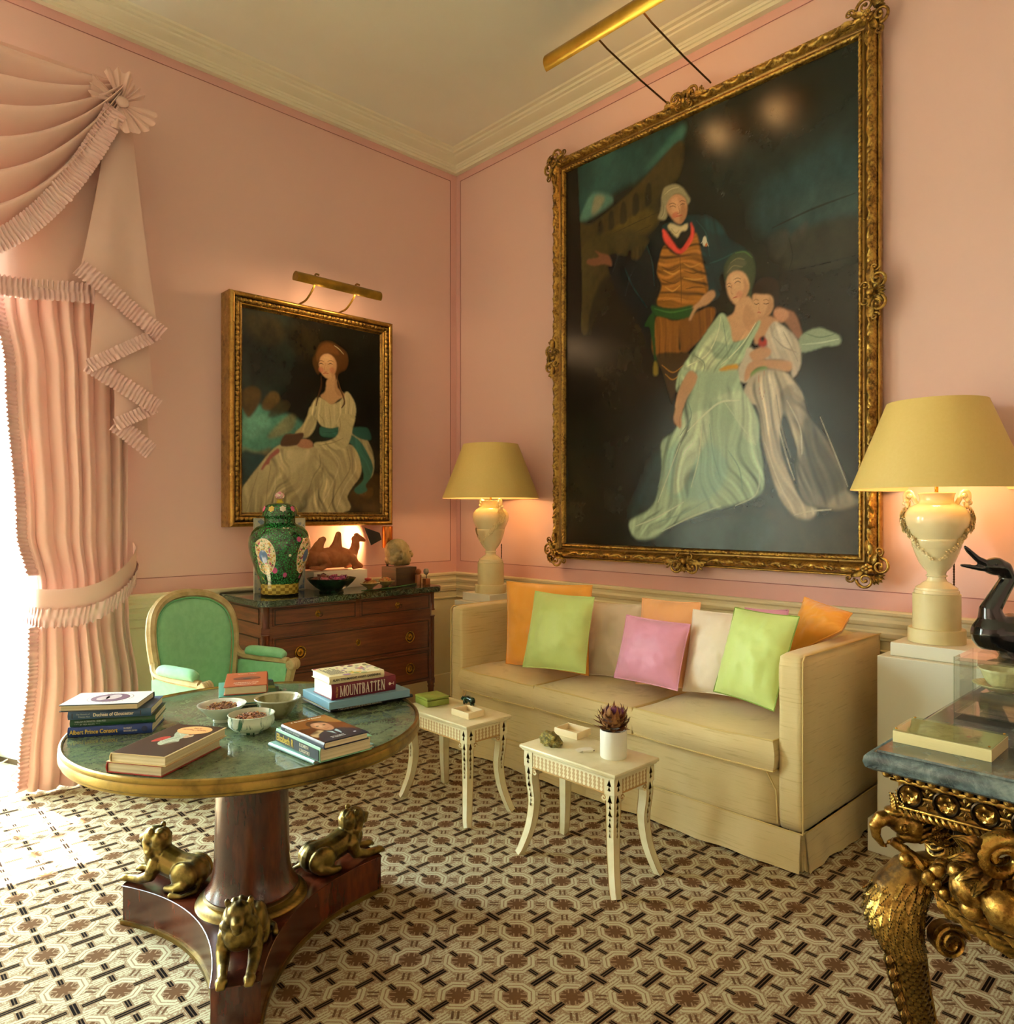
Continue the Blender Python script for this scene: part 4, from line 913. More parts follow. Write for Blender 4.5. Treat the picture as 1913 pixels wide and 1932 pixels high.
BIG_SRC = """
p #1a2420 60 .9 532,-7 987,11 992,299 786,290 545,147
p #233b3d 60 .8 786,209 987,185 992,336 814,356 701,270
p #12150f 60 .9 609,-10 987,8 987,117 730,136
p #23413d 20 1 58,2 241,1 474,7 478,48 408,79 304,99 193,111 66,142
p #3d6a5d 24 .8 304,99 471,15 474,47 364,77 304,95
p #51786a 14 .8 74,128 118,88 185,104 209,130 118,148 66,147
p #8a7a5c 12 .6 118,138 135,97 177,112 143,139
p #16120c 8 1 -11,-1 55,1 58,345 -11,334
p #3d331b 10 1 61,156 126,165 304,114 471,46 471,128 400,156 393,224 304,252 92,285 66,280
p #57491f 10 .7 74,220 193,200 334,178 393,210 304,247 92,275
p #221c10 5 .8 241,191 243,152 253,138 265,152 267,191
p #221c10 5 .8 292,183 292,144 302,128 315,140 316,176
p #221c10 5 .8 193,197 193,160 203,150 213,160 214,194
p #221c10 5 .8 147,200 148,170 157,162 165,171 167,199
p #221c10 5 .8 342,170 342,132 353,116 364,129 365,166
s #2a2312 3 .8 74,231 217,210 393,196
s #2a2312 3 .8 74,251 217,234 364,222
p #3f371d 14 .9 73,220 245,208 348,248 348,311 206,350 118,432 69,439
p #211d11 14 .9 102,429 198,311 348,509 390,654 167,635
p #13110b 8 1 -18,126 60,144 69,190 77,328 73,440 118,456 123,437 151,429 168,448 165,472 143,483 143,521 127,558 159,634 -18,620
p #2f4140 40 .7 774,271 950,264 992,285 992,350 853,327
p #2c2a22 24 .9 817,346 992,339 992,418 822,420
p #34312a 14 .7 758,334 806,324 817,350 790,387 764,374
p #3a3833 12 .6 827,340 868,322 863,348 832,360
s #15140f 5 .8 769,316 878,302 992,296
s #15140f 5 .8 801,416 893,418 992,418
s #15140f 4 .7 817,346 827,386 817,415
p #1d1812 24 .9 692,408 992,454 992,591 863,578 842,526
p #14130d 20 1 853,570 1006,586 1006,905 931,904 853,744
p #2b2114 20 .9 758,911 902,926 1006,905 1006,998 747,998
p #22211a 30 .9 175,739 390,750 348,901 282,938 183,900
p #2d4547 36 .8 348,811 404,769 417,840 376,901 282,928
p #2c3b3b 36 .7 290,965 573,944 747,927 747,998 445,1002
c .8 5
p #0d1517 8 1 404,233 348,266 312,295 245,270 191,262 198,311 245,384 319,451 369,548 390,541 376,432 390,337 411,252
p #14282b 8 1 404,233 445,229 510,230 585,252 634,307 686,343 703,378 610,385 610,427 573,437 548,408 561,368 529,286 504,263 417,245
p #1f3d3f 8 .7 542,246 592,261 622,297 573,282
s #2c5453 4 .6 573,354 610,352 657,345
s #2c5453 4 .6 529,247 561,284 573,337
s #21393b 5 .7 348,270 369,315 376,370
s #21393b 5 .6 252,293 290,355 348,419
p #8a5a24 6 1 411,283 438,302 471,315 510,290 529,277 548,340 567,403 561,435 504,443 390,421 404,375 386,336
p #7a4d20 6 1 383,447 445,465 504,465 567,453 592,469 548,518 471,542 471,477 468,546 372,535
p #6d441c 6 .8 471,468 573,458 585,477 510,538 478,543
p #3c2a16 6 1 386,538 471,544 504,555 471,603 445,658 438,658 411,588
f 12 13 0.95 24.0 21 411,283 548,298 567,411 561,435 390,421 404,375 386,336
f 80 15 0.76 24.0 22 383,447 567,453 592,469 548,518 471,546 372,535
f 110 20 0.95 36.0 23 404,233 348,266 198,264 198,311 319,451 369,548 390,337
f 70 20 1.00 30.0 24 497,232 585,252 703,378 610,427 561,435 529,286
s #c08a3e 5 .8 411,340 445,355 468,351
s #c08a3e 5 .8 417,381 445,395 471,386
s #b37d38 5 .8 484,337 510,350 542,348
s #b9843c 5 .8 484,371 523,382 555,384
s #b07a36 4 .8 411,411 458,414 491,424
s #4c3012 4 .8 404,330 438,345 465,342
s #4c3012 4 .8 404,361 445,377 468,375
s #4c3012 4 .8 484,354 517,366 548,366
s #4c3012 4 .8 491,398 523,399 555,405
s #4c3012 3 .9 470,312 474,369 476,439
s #b07a36 4 .7 404,565 445,587 484,574
s #b07a36 4 .7 417,588 445,604 478,590
p #24451f 4 1 365,417 404,428 458,438 510,438 526,455 504,465 458,464 404,450 376,441
s #3f6a33 5 .8 376,426 438,444 510,446
p #1f3d1c 5 1 376,437 355,443 339,463 358,468 365,493 376,548 384,554 379,495
p #7c6a2c 3 .9 375,555 387,559 389,585 373,584
p #d5493c 4 1 407,243 417,247 438,271 468,303 484,298 510,273 507,245 520,267 517,287 491,308 468,311 445,299 414,270
p #b53a30 3 .7 468,303 484,298 504,280 510,286 488,307 471,310
p #c9bb94 3 1 426,240 438,234 471,248 497,247 494,261 474,261 461,272 445,259
s #8f825f 2.4 .8 438,245 455,261 468,256
p #b98a66 4 1 414,178 431,169 461,169 488,184 496,206 491,230 474,242 455,235 438,218 423,200
p #d0a079 6 .8 438,179 458,177 468,199 465,220 448,216 438,197
p #8f6243 5 .6 478,197 494,210 488,234 471,239 471,222
e #b5604c .8 .7 453,217 12,7
p #8a8466 4 1 404,158 417,143 451,144 478,158 497,180 507,195 497,202 488,184 461,169 438,172 421,188 424,211 414,220 390,211 400,192
s #b0a988 3.4 .8 414,160 438,153 465,155
s #6b6750 3 .8 407,176 411,195 404,211
s #aaa284 3 .7 417,187 414,204 404,213
s #33211a 2.4 .9 431,194 445,194 455,199
s #33211a 2.4 .9 470,199 479,197 488,200
s #4c3526 2.2 .9 428,188 443,187 457,194
s #4c3526 2.2 .9 468,191 478,189 490,195
s #7d4c36 2.2 .8 463,196 470,215 461,216
s #9a3e34 2.6 .95 459,222 471,223 479,223
p #6d4630 5 1 194,263 159,249 131,237 151,257 102,255 98,264 127,276 175,281 206,291
p #b58a66 4 1 582,416 592,430 567,445 529,451 510,472 502,469 520,446 510,446 536,435 555,422
p #c4c0a2 3 1 510,248 510,248 511,248 510,248
e #c9c7b4 .5 1 556,300 7,11
s #c9c7b4 3 .9 545,302 558,296 570,315
e #b06a3a .5 1 562,310 4,4
p #39442f 6 1 625,404 619,379 628,360 651,346 680,347 709,363 720,397 709,435 700,458 680,394 645,392 634,414
p #595742 6 .8 628,388 640,366 669,359 692,376 669,384 640,387
s #7a7658 3 .8 640,366 663,360 686,367
s #7a7658 3 .8 631,385 651,374 680,382
s #4d6b3c 4 .8 657,347 686,350 709,367
p #d0a580 4 1 628,405 640,389 669,388 692,404 700,430 686,451 669,463 654,458 640,444 631,426
p #a6795a 5 .6 683,407 698,429 686,451 669,463 672,445 683,431
e #dfb892 .8 .7 657,402 15,9
e #c4816b .8 .6 669,440 10,8
s #30201a 2.6 .9 632,418 638,417 644,421
s #30201a 2.6 .9 654,413 664,410 674,415
s #4c3526 2 .9 629,412 637,410 644,414
s #4c3526 2 .9 651,405 663,403 676,408
s #9c6c4e 2 .8 645,416 644,432 650,436
s #a0433a 2.8 .95 648,445 657,444 663,444
p #2a1c14 6 1 711,448 714,432 731,419 758,418 785,432 790,457 782,483 769,484 772,461 736,450
p #c79a76 4 1 710,455 714,447 736,451 766,459 772,481 761,497 739,503 720,491 711,471
p #9d7153 5 .6 761,460 772,481 756,500 742,502 753,482
s #30201a 2.4 .9 714,466 721,470 729,469
s #30201a 2.4 .9 742,471 751,474 759,473
s #4c3526 1.8 .8 713,461 721,459 730,464
s #4c3526 1.8 .8 741,465 751,464 760,469
s #a0433a 2.6 .9 721,489 729,488 736,491
s #9c6c4e 2 .7 731,471 729,481 732,483
p #c79c78 5 1 663,456 700,450 725,490 728,506 703,538 640,540 625,516 616,490 651,478
p #a67a5a 6 .5 692,464 720,497 703,526 680,499
p #b78a69 5 1 725,498 769,504 788,518 747,544 720,556 714,528
p #8d6350 5 1 780,486 801,491 832,506 848,535 853,558 837,556 806,521 774,505
p #c08a6e 4 .9 777,490 801,492 817,507 796,520 777,505
p #8fa08a 5 1 848,557 893,545 931,558 953,571 950,586 912,585 853,589
s #c2cdb4 4 .8 853,573 902,576 950,575
s #5d6f5f 3 .8 863,552 902,565 946,563
p #a9bfa0 6 1 616,473 640,505 651,542 692,537 728,506 731,518 703,554 686,584 663,602 669,677 478,661 497,640 458,632 465,593 497,562 542,525 585,489
p #c6d4b4 8 .8 573,517 610,509 640,546 610,575 573,592 529,600 484,613 504,572 542,542
p #86a08a 6 .8 585,531 634,545 680,543 669,566 610,575 585,564
f 120 17 0.66 36.0 25 616,473 651,542 728,506 686,584 669,677 478,661 458,632 497,562
s #dfe6c8 5 .8 610,480 598,520 561,561 491,579
s #dfe6c8 4 .8 720,509 686,544 645,571 610,588
s #78907c 4 .8 616,485 625,528 634,578
s #78907c 4 .8 523,557 555,578 548,611
f 30 15 0.57 24.0 26 497,562 585,539 669,570 669,677 484,661
p #c08f34 4 1 607,596 634,591 663,592 662,605 610,602
p #b88e6c 5 1 497,597 529,604 533,626 504,653 484,673 455,671 465,641 484,613
p #bfb3a4 5 1 769,516 801,528 832,552 848,580 848,618 827,639 822,615 796,597 747,590 736,562
p #d9d2c4 6 .8 780,525 811,541 827,570 796,578 769,555
p #c8bfae 5 1 692,561 709,563 720,580 709,599 697,634 669,627 666,602 686,576
f 60 17 0.66 24.0 27 769,516 832,552 848,618 827,639 747,590
s #8d8274 4 .8 774,548 801,571 837,587
s #8d8274 4 .8 801,540 822,573 842,606
p #b88c6c 4 1 700,574 720,566 747,564 766,574 761,585 742,591 714,592
p #b98d6c 4 1 714,590 758,593 801,600 824,606 822,623 790,620 742,607 720,608 706,619 692,633 683,628 692,601
p #5a7a3c 4 1 706,615 731,607 753,608 747,617 709,627
p #9a2f22 3 1 728,557 731,544 745,543 754,553 750,564 736,564
p #1a1512 3 1 734,544 742,541 747,547 739,553
p #b9ac9a 6 1 697,634 742,618 801,625 827,643 850,692 692,679
p #a3bca3 8 1 484,591 542,593 604,604 663,606 674,644 725,712 731,768 742,824 736,875 634,903 561,915 445,945 376,977 304,981 278,942 348,915 383,884 404,813 404,751 458,719 497,644
p #8fb3a6 16 .8 445,753 573,760 634,821 573,886 458,884 417,840
p #c3d6be 10 .8 484,704 561,684 573,710 561,759 523,800 484,859 445,871 458,789
p #c0d2b8 8 .8 674,652 720,712 725,768 686,758 657,707 622,668 573,664
f 108 25 0.80 54.0 31 484,600 669,619 669,672 573,701 484,902 304,979 278,942 383,884 404,751
f 75 23 0.80 54.0 32 573,664 674,644 731,768 742,824 720,883 573,915 523,817
f 160 18 0.57 48.0 33 278,942 445,902 634,894 573,915 376,977
s #e0ead2 6 .8 497,730 561,692 610,671 669,672
s #e0ead2 5 .7 548,716 536,792 510,859
s #e0ead2 5 .7 471,755 431,823 390,893
s #cfe0c8 5 .7 622,672 680,733 720,772
s #708f80 5 .8 573,718 585,786 610,845
s #708f80 5 .8 634,780 669,822 680,871
s #708f80 5 .7 431,752 411,813 390,857
s #6c8878 5 .8 497,657 510,697 471,737
s #7f9c8a 5 .7 573,886 484,919 390,941
s #c9d8c0 5 .7 610,903 510,928 404,963
s #d5e2cc 5 .8 304,951 390,928 484,893
s #d5e2cc 5 .6 714,783 731,832 720,879 657,903
p #b88e6c 5 1 501,591 529,600 526,621 491,657 478,686 474,720 461,715 448,697 455,671 465,633
s #8d6345 3 .7 474,686 468,702 472,719
p #b3a794 8 1 697,646 709,623 747,613 806,626 827,658 863,722 865,775 848,805 837,774 801,710 790,771 811,827 853,896 893,911 873,930 832,923 796,892 769,841 742,769 731,705
p #cfc6b4 8 .7 736,634 780,631 774,685 758,754 742,714
p #7d7468 8 .8 790,671 822,719 842,774 837,827 863,896 950,904 969,861 922,778 873,723 853,676 827,651
p #46423b 14 .8 863,722 922,793 969,868 931,897 878,866 853,805
p #8f8675 10 .7 922,904 960,875 996,890 1001,901 950,912
f 72 22 0.85 48.0 34 697,646 806,626 865,775 893,911 832,923 769,841 731,705
f 62 25 0.95 48.0 35 827,651 873,723 969,861 996,897 863,896 837,827
s #d8cfbc 5 .8 764,645 780,716 811,803 832,850
s #d8cfbc 4 .7 811,684 848,744 853,798
s #d8cfbc 4 .7 747,769 785,849 832,919
s #857c6c 5 .8 780,670 796,741 822,804
s #857c6c 4 .8 796,764 811,803 801,772
s #b9b09c 4 .7 902,725 941,801 974,868
s #c4bba6 4 .8 832,923 878,915 931,912
s #a5563a 1.5 .7 728,613 731,653 739,676 746,655 745,615
"""
def rocaille(amp, per, ph=0):
    """Relief of leaves and scrolls along a frame side."""
    def d(s, q, L, e):
        n = max(2, round(L / per)); t = s / L * n * 2 * PI
        a = math.sin(t + ph) * math.cos(q * 1.3 + t * .5); b_ = mnoise.noise(Vector((s * 38 + e * 10, q * .9, ph))); c = abs(math.sin(t * 1.5 + q * .9))
        return amp * (a * .5 + b_ * .7 + c * .6)
    return d
# --- the smaller portrait
pt1 = thing('framed_portrait', 'oil portrait of a seated woman in white with a teal sash in a gilt frame', 'painting', (-1.268, -.006, 1.316))
W1, H1 = 1.159, 1.414
def mk_small():
    Lc = Vector((0, 0, H1 / 2))
    # hollow body against the wall, then stepped mouldings
    side = [(0, .0), (0, .10), (.0, .118), (.004, .130), (.014, .137), (.024, .135), (.030, .125)]
    frame_sweep(W1, H1, side, step=.2).obj('outer_moulding', M_GILT_P, pt1, loc=Lc, ang=60)
    carve = [(.030, .122), (.034, .116), (.038, .122), (.044, .126), (.050, .127), (.056, .124), (.061, .118), (.064, .112)]
    def leafy(s, q, L, e):
        if q in (0, 1, 7): return 0
        t = s / .030; k = abs(math.sin(t * PI)); n = mnoise.noise(Vector((s * 60, q * .8, e)))
        return .006 * k + .004 * n - .004 * (1 - k) ** 4
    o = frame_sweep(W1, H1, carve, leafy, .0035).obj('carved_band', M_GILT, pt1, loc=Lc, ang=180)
    bead = [(.064, .110), (.066, .116), (.070, .118), (.074, .116), (.076, .108)]
    def beads(s, q, L, e): return .003 * abs(math.sin(s / .011 * PI)) if q in (1, 2, 3) else 0
    frame_sweep(W1, H1, bead, beads, .0028).obj('bead_band', M_GILT_P, pt1, loc=Lc, ang=180)
    frame_sweep(W1, H1, [(.076, .108), (.083, .102), (.088, .098), (.088, .092)], step=.2).obj('slip', M_GILT_D, pt1, loc=Lc, ang=40)
    cv = Canvas(340, 430, '#14140e').run(SMALL_SRC, 1.0); cv.grain(.22)
    c = link('canvas', cv.mesh('canvas', W1 - .172, H1 - .172, M_OIL), pt1, Lc + Vector((0, -.096, 0)))
mk_small()
def picture_lamp_small():
    r = thing('picture_light', 'short brass picture lamp on two curved arms above the smaller portrait', 'lamp', (-1.22, -.31, 2.83))
    brass = plain('aged_brass', '#a8842f', .38, .75, hex2='#7f6424', nscale=9)
    n = 20; sec = [(.040 * math.cos(a), .040 * math.sin(a)) for a in np.linspace(math.radians(-25), math.radians(205), n)]
    def half(x0, x1, r0):
        vs = []; 
        for x in (x0, x1):
            for a in np.linspace(math.radians(-35), math.radians(215), n): vs.append((x, r0 * math.cos(a), r0 * math.sin(a) * .95))
        fs = [(i, i + 1, n + i + 1, n + i) for i in range(n - 1)]; return MB().add(vs, fs)
    L = .30; sh = half(-L, L, .038); inn = half(-L, L, .0355); inn.f = [f[::-1] for f in inn.f]; sh.join(inn)
    for x in (-L, L):
        pr_ = [(x, .038 * math.cos(a), .0361 * math.sin(a)) for a in np.linspace(math.radians(-35), math.radians(215), n)]
        sh.add(pr_, [tuple(range(n))]); sh.add([(x * .995, y, z) for x, y, z in pr_], [tuple(range(n))[::-1]])
    s = sh.obj('shade', brass, r, ang=50); s.rotation_euler = (math.radians(18), 0, 0)
    for x in (-.155, .135):
        pts = spline([(x, .235, -.090), (x, .215, -.088), (x, .13, -.078), (x, .04, -.02), (x, .035, .03), (x, .012, .052), (x, -.02, .040)], 6)
        tube(pts, .0065, 8).obj('arm', brass, r)
    for x in (-.14, .14):
        em = plain('warm_bulb', '#ffe0b0', .4, emit=((1, .60, .25, 1), 25)); tube([(x - .09, -.002, -.004), (x + .09, -.002, -.004)], .011, 10).obj('bulb', em, r)
        add_light('picture_light_glow', 'POINT', (-1.22 + x, -.322, 2.80), 2.6, (1, .64, .32), shadow_soft_size=.02)
    return r
picture_lamp_small()

# --- the large group portrait
CY, CZ0, CZ1 = -2.108, 1.10, 3.745
pt2 = thing('framed_portrait', 'very large dark oil portrait of a man, seated lady and child in carved gilt frame', 'painting', (-.006, CY, CZ0), -PI / 2)
W2, H2 = 2.055, CZ1 - CZ0
def mk_big():
    Lc = Vector((0, 0, H2 / 2))
    frame_sweep(W2, H2, [(.004, 0), (0, .02), (0, .045), (.006, .052), (.010, .046)], lambda s, q, L, e: .004 * abs(math.sin(s / .022 * PI)) if q in (2, 3) else 0, .006).obj('back_moulding', M_GILT_P, pt2, loc=Lc, ang=180)
    prof = [(.010, .046), (.014, .058), (.019, .068), (.025, .076), (.031, .081), (.037, .083), (.043, .081), (.049, .076), (.055, .068), (.060, .060)]
    amp = [0, .4, .8, 1, 1.1, 1.1, 1, .9, .5, 0]
    def scroll(s, q, L, e):
        per = .17; t = (s / per) * 2 * PI; y = (q - 4.5) / 4.5; v1 = math.exp(-((y - .65 * math.sin(t)) / .34) ** 2)          # running vine
        lf = math.exp(-((y + .5 * math.sin(t)) / .45) ** 2) * abs(math.sin(t * 3 + y * 3)); n = mnoise.noise(Vector((s * 55, q * .7, e)))
        return amp[q] * (.011 * v1 + .009 * lf + .005 * n - .004)
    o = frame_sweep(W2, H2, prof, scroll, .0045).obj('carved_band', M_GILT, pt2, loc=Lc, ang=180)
    frame_sweep(W2, H2, [(.060, .060), (.066, .052), (.072, .050), (.078, .052)], step=.2).obj('cove', M_GILT_P, pt2, loc=Lc, ang=40)
    inn = [(.078, .052), (.080, .058), (.085, .061), (.091, .060), (.096, .054), (.099, .046), (.102, .036)]
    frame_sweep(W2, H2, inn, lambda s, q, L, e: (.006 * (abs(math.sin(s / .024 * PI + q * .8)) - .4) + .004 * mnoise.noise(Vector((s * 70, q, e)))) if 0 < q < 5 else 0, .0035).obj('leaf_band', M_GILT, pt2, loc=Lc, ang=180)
    # pierced corners and centre cartouches: scrolls, shells and a flower
    def cart(kind):
        mb = MB()
        def scr(cx, cz, r0, turns, a0, hand=1, th=.008):
            pts = []
            for k in range(26):
                t = k / 25; a = a0 + hand * t * turns * 2 * PI; r = r0 * (1 - .85 * t); pts.append((cx + r * math.cos(a), -.082 - .006 * t, cz + r * math.sin(a)))
            mb.join(tube(pts, [th * (1 - .5 * k / 25) for k in range(26)], 7)); mb.join(ball(th * 1.2, 8, 6, loc=(pts[-1][0], -.09, pts[-1][2])))
        def leaf(cx, cz, L, a, w=.3):
            g = grid(5, 7, lambda u, v: (L * v, -(.012 * math.sin(PI * v) + .006 * abs(2 * u - 1)) , (2 * u - 1) * w * L * math.sin(PI * min(1, .15 + v * .85)) * .7))
            mb.join(g, T(cx, -.076, cz) @ RY(-a)); g2 = grid(5, 7, lambda u, v: (L * v, -.002, (2 * u - 1) * w * L * math.sin(PI * min(1, .15 + v * .85)) * .7)); g2.f = [f[::-1] for f in g2.f]; mb.join(g2, T(cx, -.074, cz) @ RY(-a))
        if kind == 'corner':     # drawn for the top right corner; origin is the frame's outer corner
            for hand, f in ((1, lambda x, z: (x, z)), (-1, lambda x, z: (z, x))):
                cx, cz = f(-.055, .012); scr(cx, cz, .040, 1.4, PI if hand > 0 else -PI / 2, -hand)
                cx, cz = f(-.125, .006); scr(cx, cz, .022, 1.2, 0 if hand > 0 else PI / 2, hand, .006)
                cx, cz = f(-.10, -.04)
                leaf(cx, cz, .09, PI if hand > 0 else -PI / 2, .28)
                cx, cz = f(-.06, -.03); leaf(cx, cz, .07, (PI * .85 if hand > 0 else -PI * .35), .3)
            for k in range(5): leaf(-.012, -.012, .045, PI / 4 + (k - 2) * .42, .28)
            for k in range(6):
                a = k * PI / 3; mb.join(ball(.011, 8, 6, 1, .6, 1, (-.042 + .016 * math.cos(a), -.097, -.042 + .016 * math.sin(a))))
            mb.join(ball(.008, 8, 6, loc=(-.042, -.104, -.042)))
        else:                    # centre, pointing up from the frame's top edge
            for h in (1, -1):
                scr(h * .055, .000, .038, 1.5, PI / 2 + h * 1.2, -h); scr(h * .115, -.012, .022, 1.2, PI / 2, h, .006); leaf(h * .03, -.03, .12, 0 if h > 0 else PI, .22)
                leaf(h * .02, -.02, .06, PI / 2 - h * .6, .3); scr(h * .035, -.055, .020, 1.2, -PI / 2, h, .006)
            for k in range(5): leaf(0, -.01, .045, PI / 2 + (k - 2) * .4, .25)
            mb.join(ball(.016, 10, 8, 1, .7, 1.2, (0, -.094, -.03)))
        return mb
    me = cart('corner').mesh('corner_carving', M_GILT, ang=180)
    for k, (x, z) in enumerate(((1, 1), (-1, 1), (-1, -1), (1, -1))):
        o = link('corner_carving', me, pt2); o.matrix_local = T(x * W2 / 2, 0, H2 / 2 + z * H2 / 2) @ RY(-k * PI / 2)
    me = cart('mid').mesh('centre_carving', M_GILT, ang=180)
    for k, (x, z) in enumerate(((0, 1), (-1, 0), (0, -1), (1, 0))):
        o = link('centre_carving', me, pt2); o.matrix_local = T(x * W2 / 2, 0, H2 / 2 + z * H2 / 2) @ RY(-k * PI / 2)
    cv = Canvas(500, 660, '#1a1810').run(BIG_SRC, .62); cv.grain(.22)
    link('canvas', cv.mesh('canvas', W2 - .20, H2 - .20, M_OIL), pt2, Lc + Vector((0, -.036, 0)))
mk_big()
def picture_lamp_big():
    r = thing('picture_light', 'long brass picture lamp on two thin rods high above the large portrait', 'lamp', (-.70, -2.11, 3.86))
    brass = plain('bright_brass', '#c79b3c', .28, .9, hex2='#a57c2a', nscale=7)
    n = 22; L = .46; sh = MB()
    A = np.linspace(math.radians(-10), math.radians(190), n)
    for rr, fl in ((.056, False), (.053, True)):
        vs = [(rr * math.cos(a), y, rr * math.sin(a)) for y in (-L, L) for a in A]; fs = [(i, i + 1, n + i + 1, n + i) for i in range(n - 1)]
        sh.add(vs, fs if not fl else [f[::-1] for f in fs])
    for y in (-L, L): vs = [(.056 * math.cos(a), y, .056 * math.sin(a)) for a in A]; sh.add(vs, [tuple(range(n))]); sh.add([(x, yy * .997, z) for x, yy, z in vs], [tuple(range(n))[::-1]])
    s = sh.obj('shade', brass, r, ang=50); s.rotation_euler = (0, math.radians(-48), 0)
    rod = plain('dark_brass_rod', '#4a3313', .4, .7)
    for y in (.142, -.140): tube([(-.02, y, .02), (.10, y, -.01), (.40, y, -.055), (.640, y, -.080), (.655, y, -.084)], .005, 8).obj('rod', rod, r)
    em = plain('warm_bulb', '#ffe0b0', .4, emit=((1, .45, .14, 1), 14))
    for y in (-.2, .2):
        tube([(0, y - .09, .010), (0, y + .09, .010)], .013, 10).obj('bulb', em, r)
        add_light('picture_light_glow', 'POINT', (-.69, -2.11 + y, 3.835), 2.4, (1, .55, .2), shadow_soft_size=.03)
picture_lamp_big()
# ================================================================ chest of drawers
def mat_wood(name, c1, c2, c3, rough=.28, sc=(1, 1, 12), axis_scale=3.2, coat=.35):
    m, nt, b = new_mat(name); c = mapped(nt, coords(nt), sc); f = noise(nt, c, axis_scale, 6, .6, .6); g = noise(nt, c, axis_scale * 9, 3)
    nt.links.new(ramp(nt, f * .75 + g * .25, [(.30, c3), (.47, c2), (.62, c1), (.8, c2)]), b.inputs['Base Color']); b.inputs['Roughness'].default_value = rough; b.inputs['Coat Weight'].default_value = coat; b.inputs['Coat Roughness'].default_value = .2
    bump(nt, b, g, .08, .001); return m
M_MAH = mat_wood('mahogany', '#733a20', '#5c2b17', '#3d1a0e', .34); M_MAHV = mat_wood('mahogany_upright', '#6a331c', '#552715', '#38170c', .34, (12, 12, 1))
def mat_marble(name, c1, c2, c3, vein, scale=9, rough=.08, vs=.5):
    m, nt, b = new_mat(name); c = coords(nt); f = noise(nt, c, scale, 6, .65, .8); g = noise(nt, c, scale * 3.5, 5, .7, 1.5); v = noise(nt, c, scale * 1.2, 8, .7, 2.2)
    col = ramp(nt, f * .6 + g * .4, [(.3, c3), (.45, c2), (.6, c1), (.75, c2)]); ve = ((v - .5).abs() * -1 + 1).smooth(.965, .995)
    nt.links.new(mixc(nt, ve * vs, col, lin(vein)), b.inputs['Base Color']); b.inputs['Roughness'].default_value = rough; b.inputs['Specular IOR Level'].default_value = .55; return m
M_GMARB = mat_marble('green_marble', '#24332a', '#16211b', '#0c120f', '#7f8a70', 14, .10)
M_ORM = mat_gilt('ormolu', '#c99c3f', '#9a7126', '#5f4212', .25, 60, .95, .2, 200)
M_BLKLINE = plain('ebony_line', '#1a0c07', .5)
DX0, DX1, DY0, DY1 = -1.84, -.625, -.02, -.555
dr = thing('chest_of_drawers', 'mahogany chest of drawers with brass ring pulls and a dark green marble top', 'chest of drawers', (-1.23, -.29, 0))
def chamfer_poly(x0, x1, y0, y1, c): return [(x0, y1), (x0, y0 + c), (x0 + c, y0), (x1 - c, y0), (x1, y0 + c), (x1, y1)]
sl = MB(); P_ = chamfer_poly(-1.87, -.592, -.60, -.008, .045)
for (i0, z0_, z1_) in ((.006, .882, .886), (0, .886, .911), (.006, .911, .917)):
    sl.join(extrude_poly(chamfer_poly(-1.87 + i0, -.592 - i0, -.60 + i0, -.008 - 0, .045), z0_, z1_))
wpart(sl, 'marble_top', M_GMARB, dr, smooth=False)
wpart(extrude_poly(chamfer_poly(DX0 + .012, DX1 - .012, DY1 + .012, DY0, .035), .292, .882), 'carcass', M_MAH, dr, smooth=False)
def front(x0, x1, z0_, z1_, name='drawer', y=DY1 + .012):
    d = box(x0, x1, y - .008, y + .004, z0_, z1_, .002); o = wpart(d, name, M_MAH, dr, smooth=False)
    ln = MB()
    for (a0, a1, b0, b1) in ((x0 + .008, x1 - .008, z0_ + .008, z0_ + .013), (x0 + .008, x1 - .008, z1_ - .013, z1_ - .008), (x0 + .008, x0 + .013, z0_ + .008, z1_ - .008), (x1 - .013, x1 - .008, z0_ + .008, z1_ - .008)): ln.join(box(a0, a1, y - .0095, y - .007, b0, b1))
    ln.obj('cockbead', M_BLKLINE, o, smooth=False); return o
FY = DY1 + .012 - .008
def escutcheon(par, x, z, key):
    e = MB(); e.join(lathe([(.0001, .004), (.010, .004), (.014, .003), (.016, 0)], 20, 1, 1.25), T(x, FY, z) @ RX(PI / 2)); e.join(lathe([(.0165, 0), (.0165, .003), (.014, .005), (.012, .003)], 24, 1, 1.25), T(x, FY, z) @ RX(PI / 2))
    o = e.obj('escutcheon', M_ORM, par); h = MB().join(lathe([(.0001, .0052), (.003, .0052)], 10), T(x, FY, z + .003) @ RX(PI / 2)); h.join(box(x - .0014, x + .0014, FY - .0055, FY - .004, z - .009, z + .002)); h.obj('keyhole', M_BLKLINE, par)
    if key:
        k = MB().join(tube([(x, FY, z), (x, FY - .028, z)], .0022, 8)); ring = [(x + .010 * math.cos(a) , FY - .036, z - .004 + .010 * math.sin(a)) for a in np.linspace(0, 2 * PI, 16, endpoint=False)]
        k.join(tube(ring, .0022, 6, closed=True)); k.join(box(x + .002, x + .012, FY - .038, FY - .034, z + .004, z + .008)); k.obj('key', plain('dark_iron_key', '#3a2a18', .4, .8), par)
def ring_pull(par, x, z):
    m = MB(); m.join(lathe([(.0001, .010), (.005, .010), (.008, .007), (.018, .0055), (.022, .007), (.0255, .0045), (.027, 0)], 32, 1, 1.1), T(x, FY, z) @ RX(PI / 2)); o = m.obj('handle', M_ORM, par)
    rp = [(x + .031 * math.cos(a), FY - .008, z - .001 + .034 * math.sin(a)) for a in np.linspace(0, 2 * PI, 36, endpoint=False)]
    tube(rp, .0036, 8, closed=True).join(tube([(x, FY, z + .032), (x, FY - .012, z + .033)], .004, 8)).obj('ring', M_ORM, par)
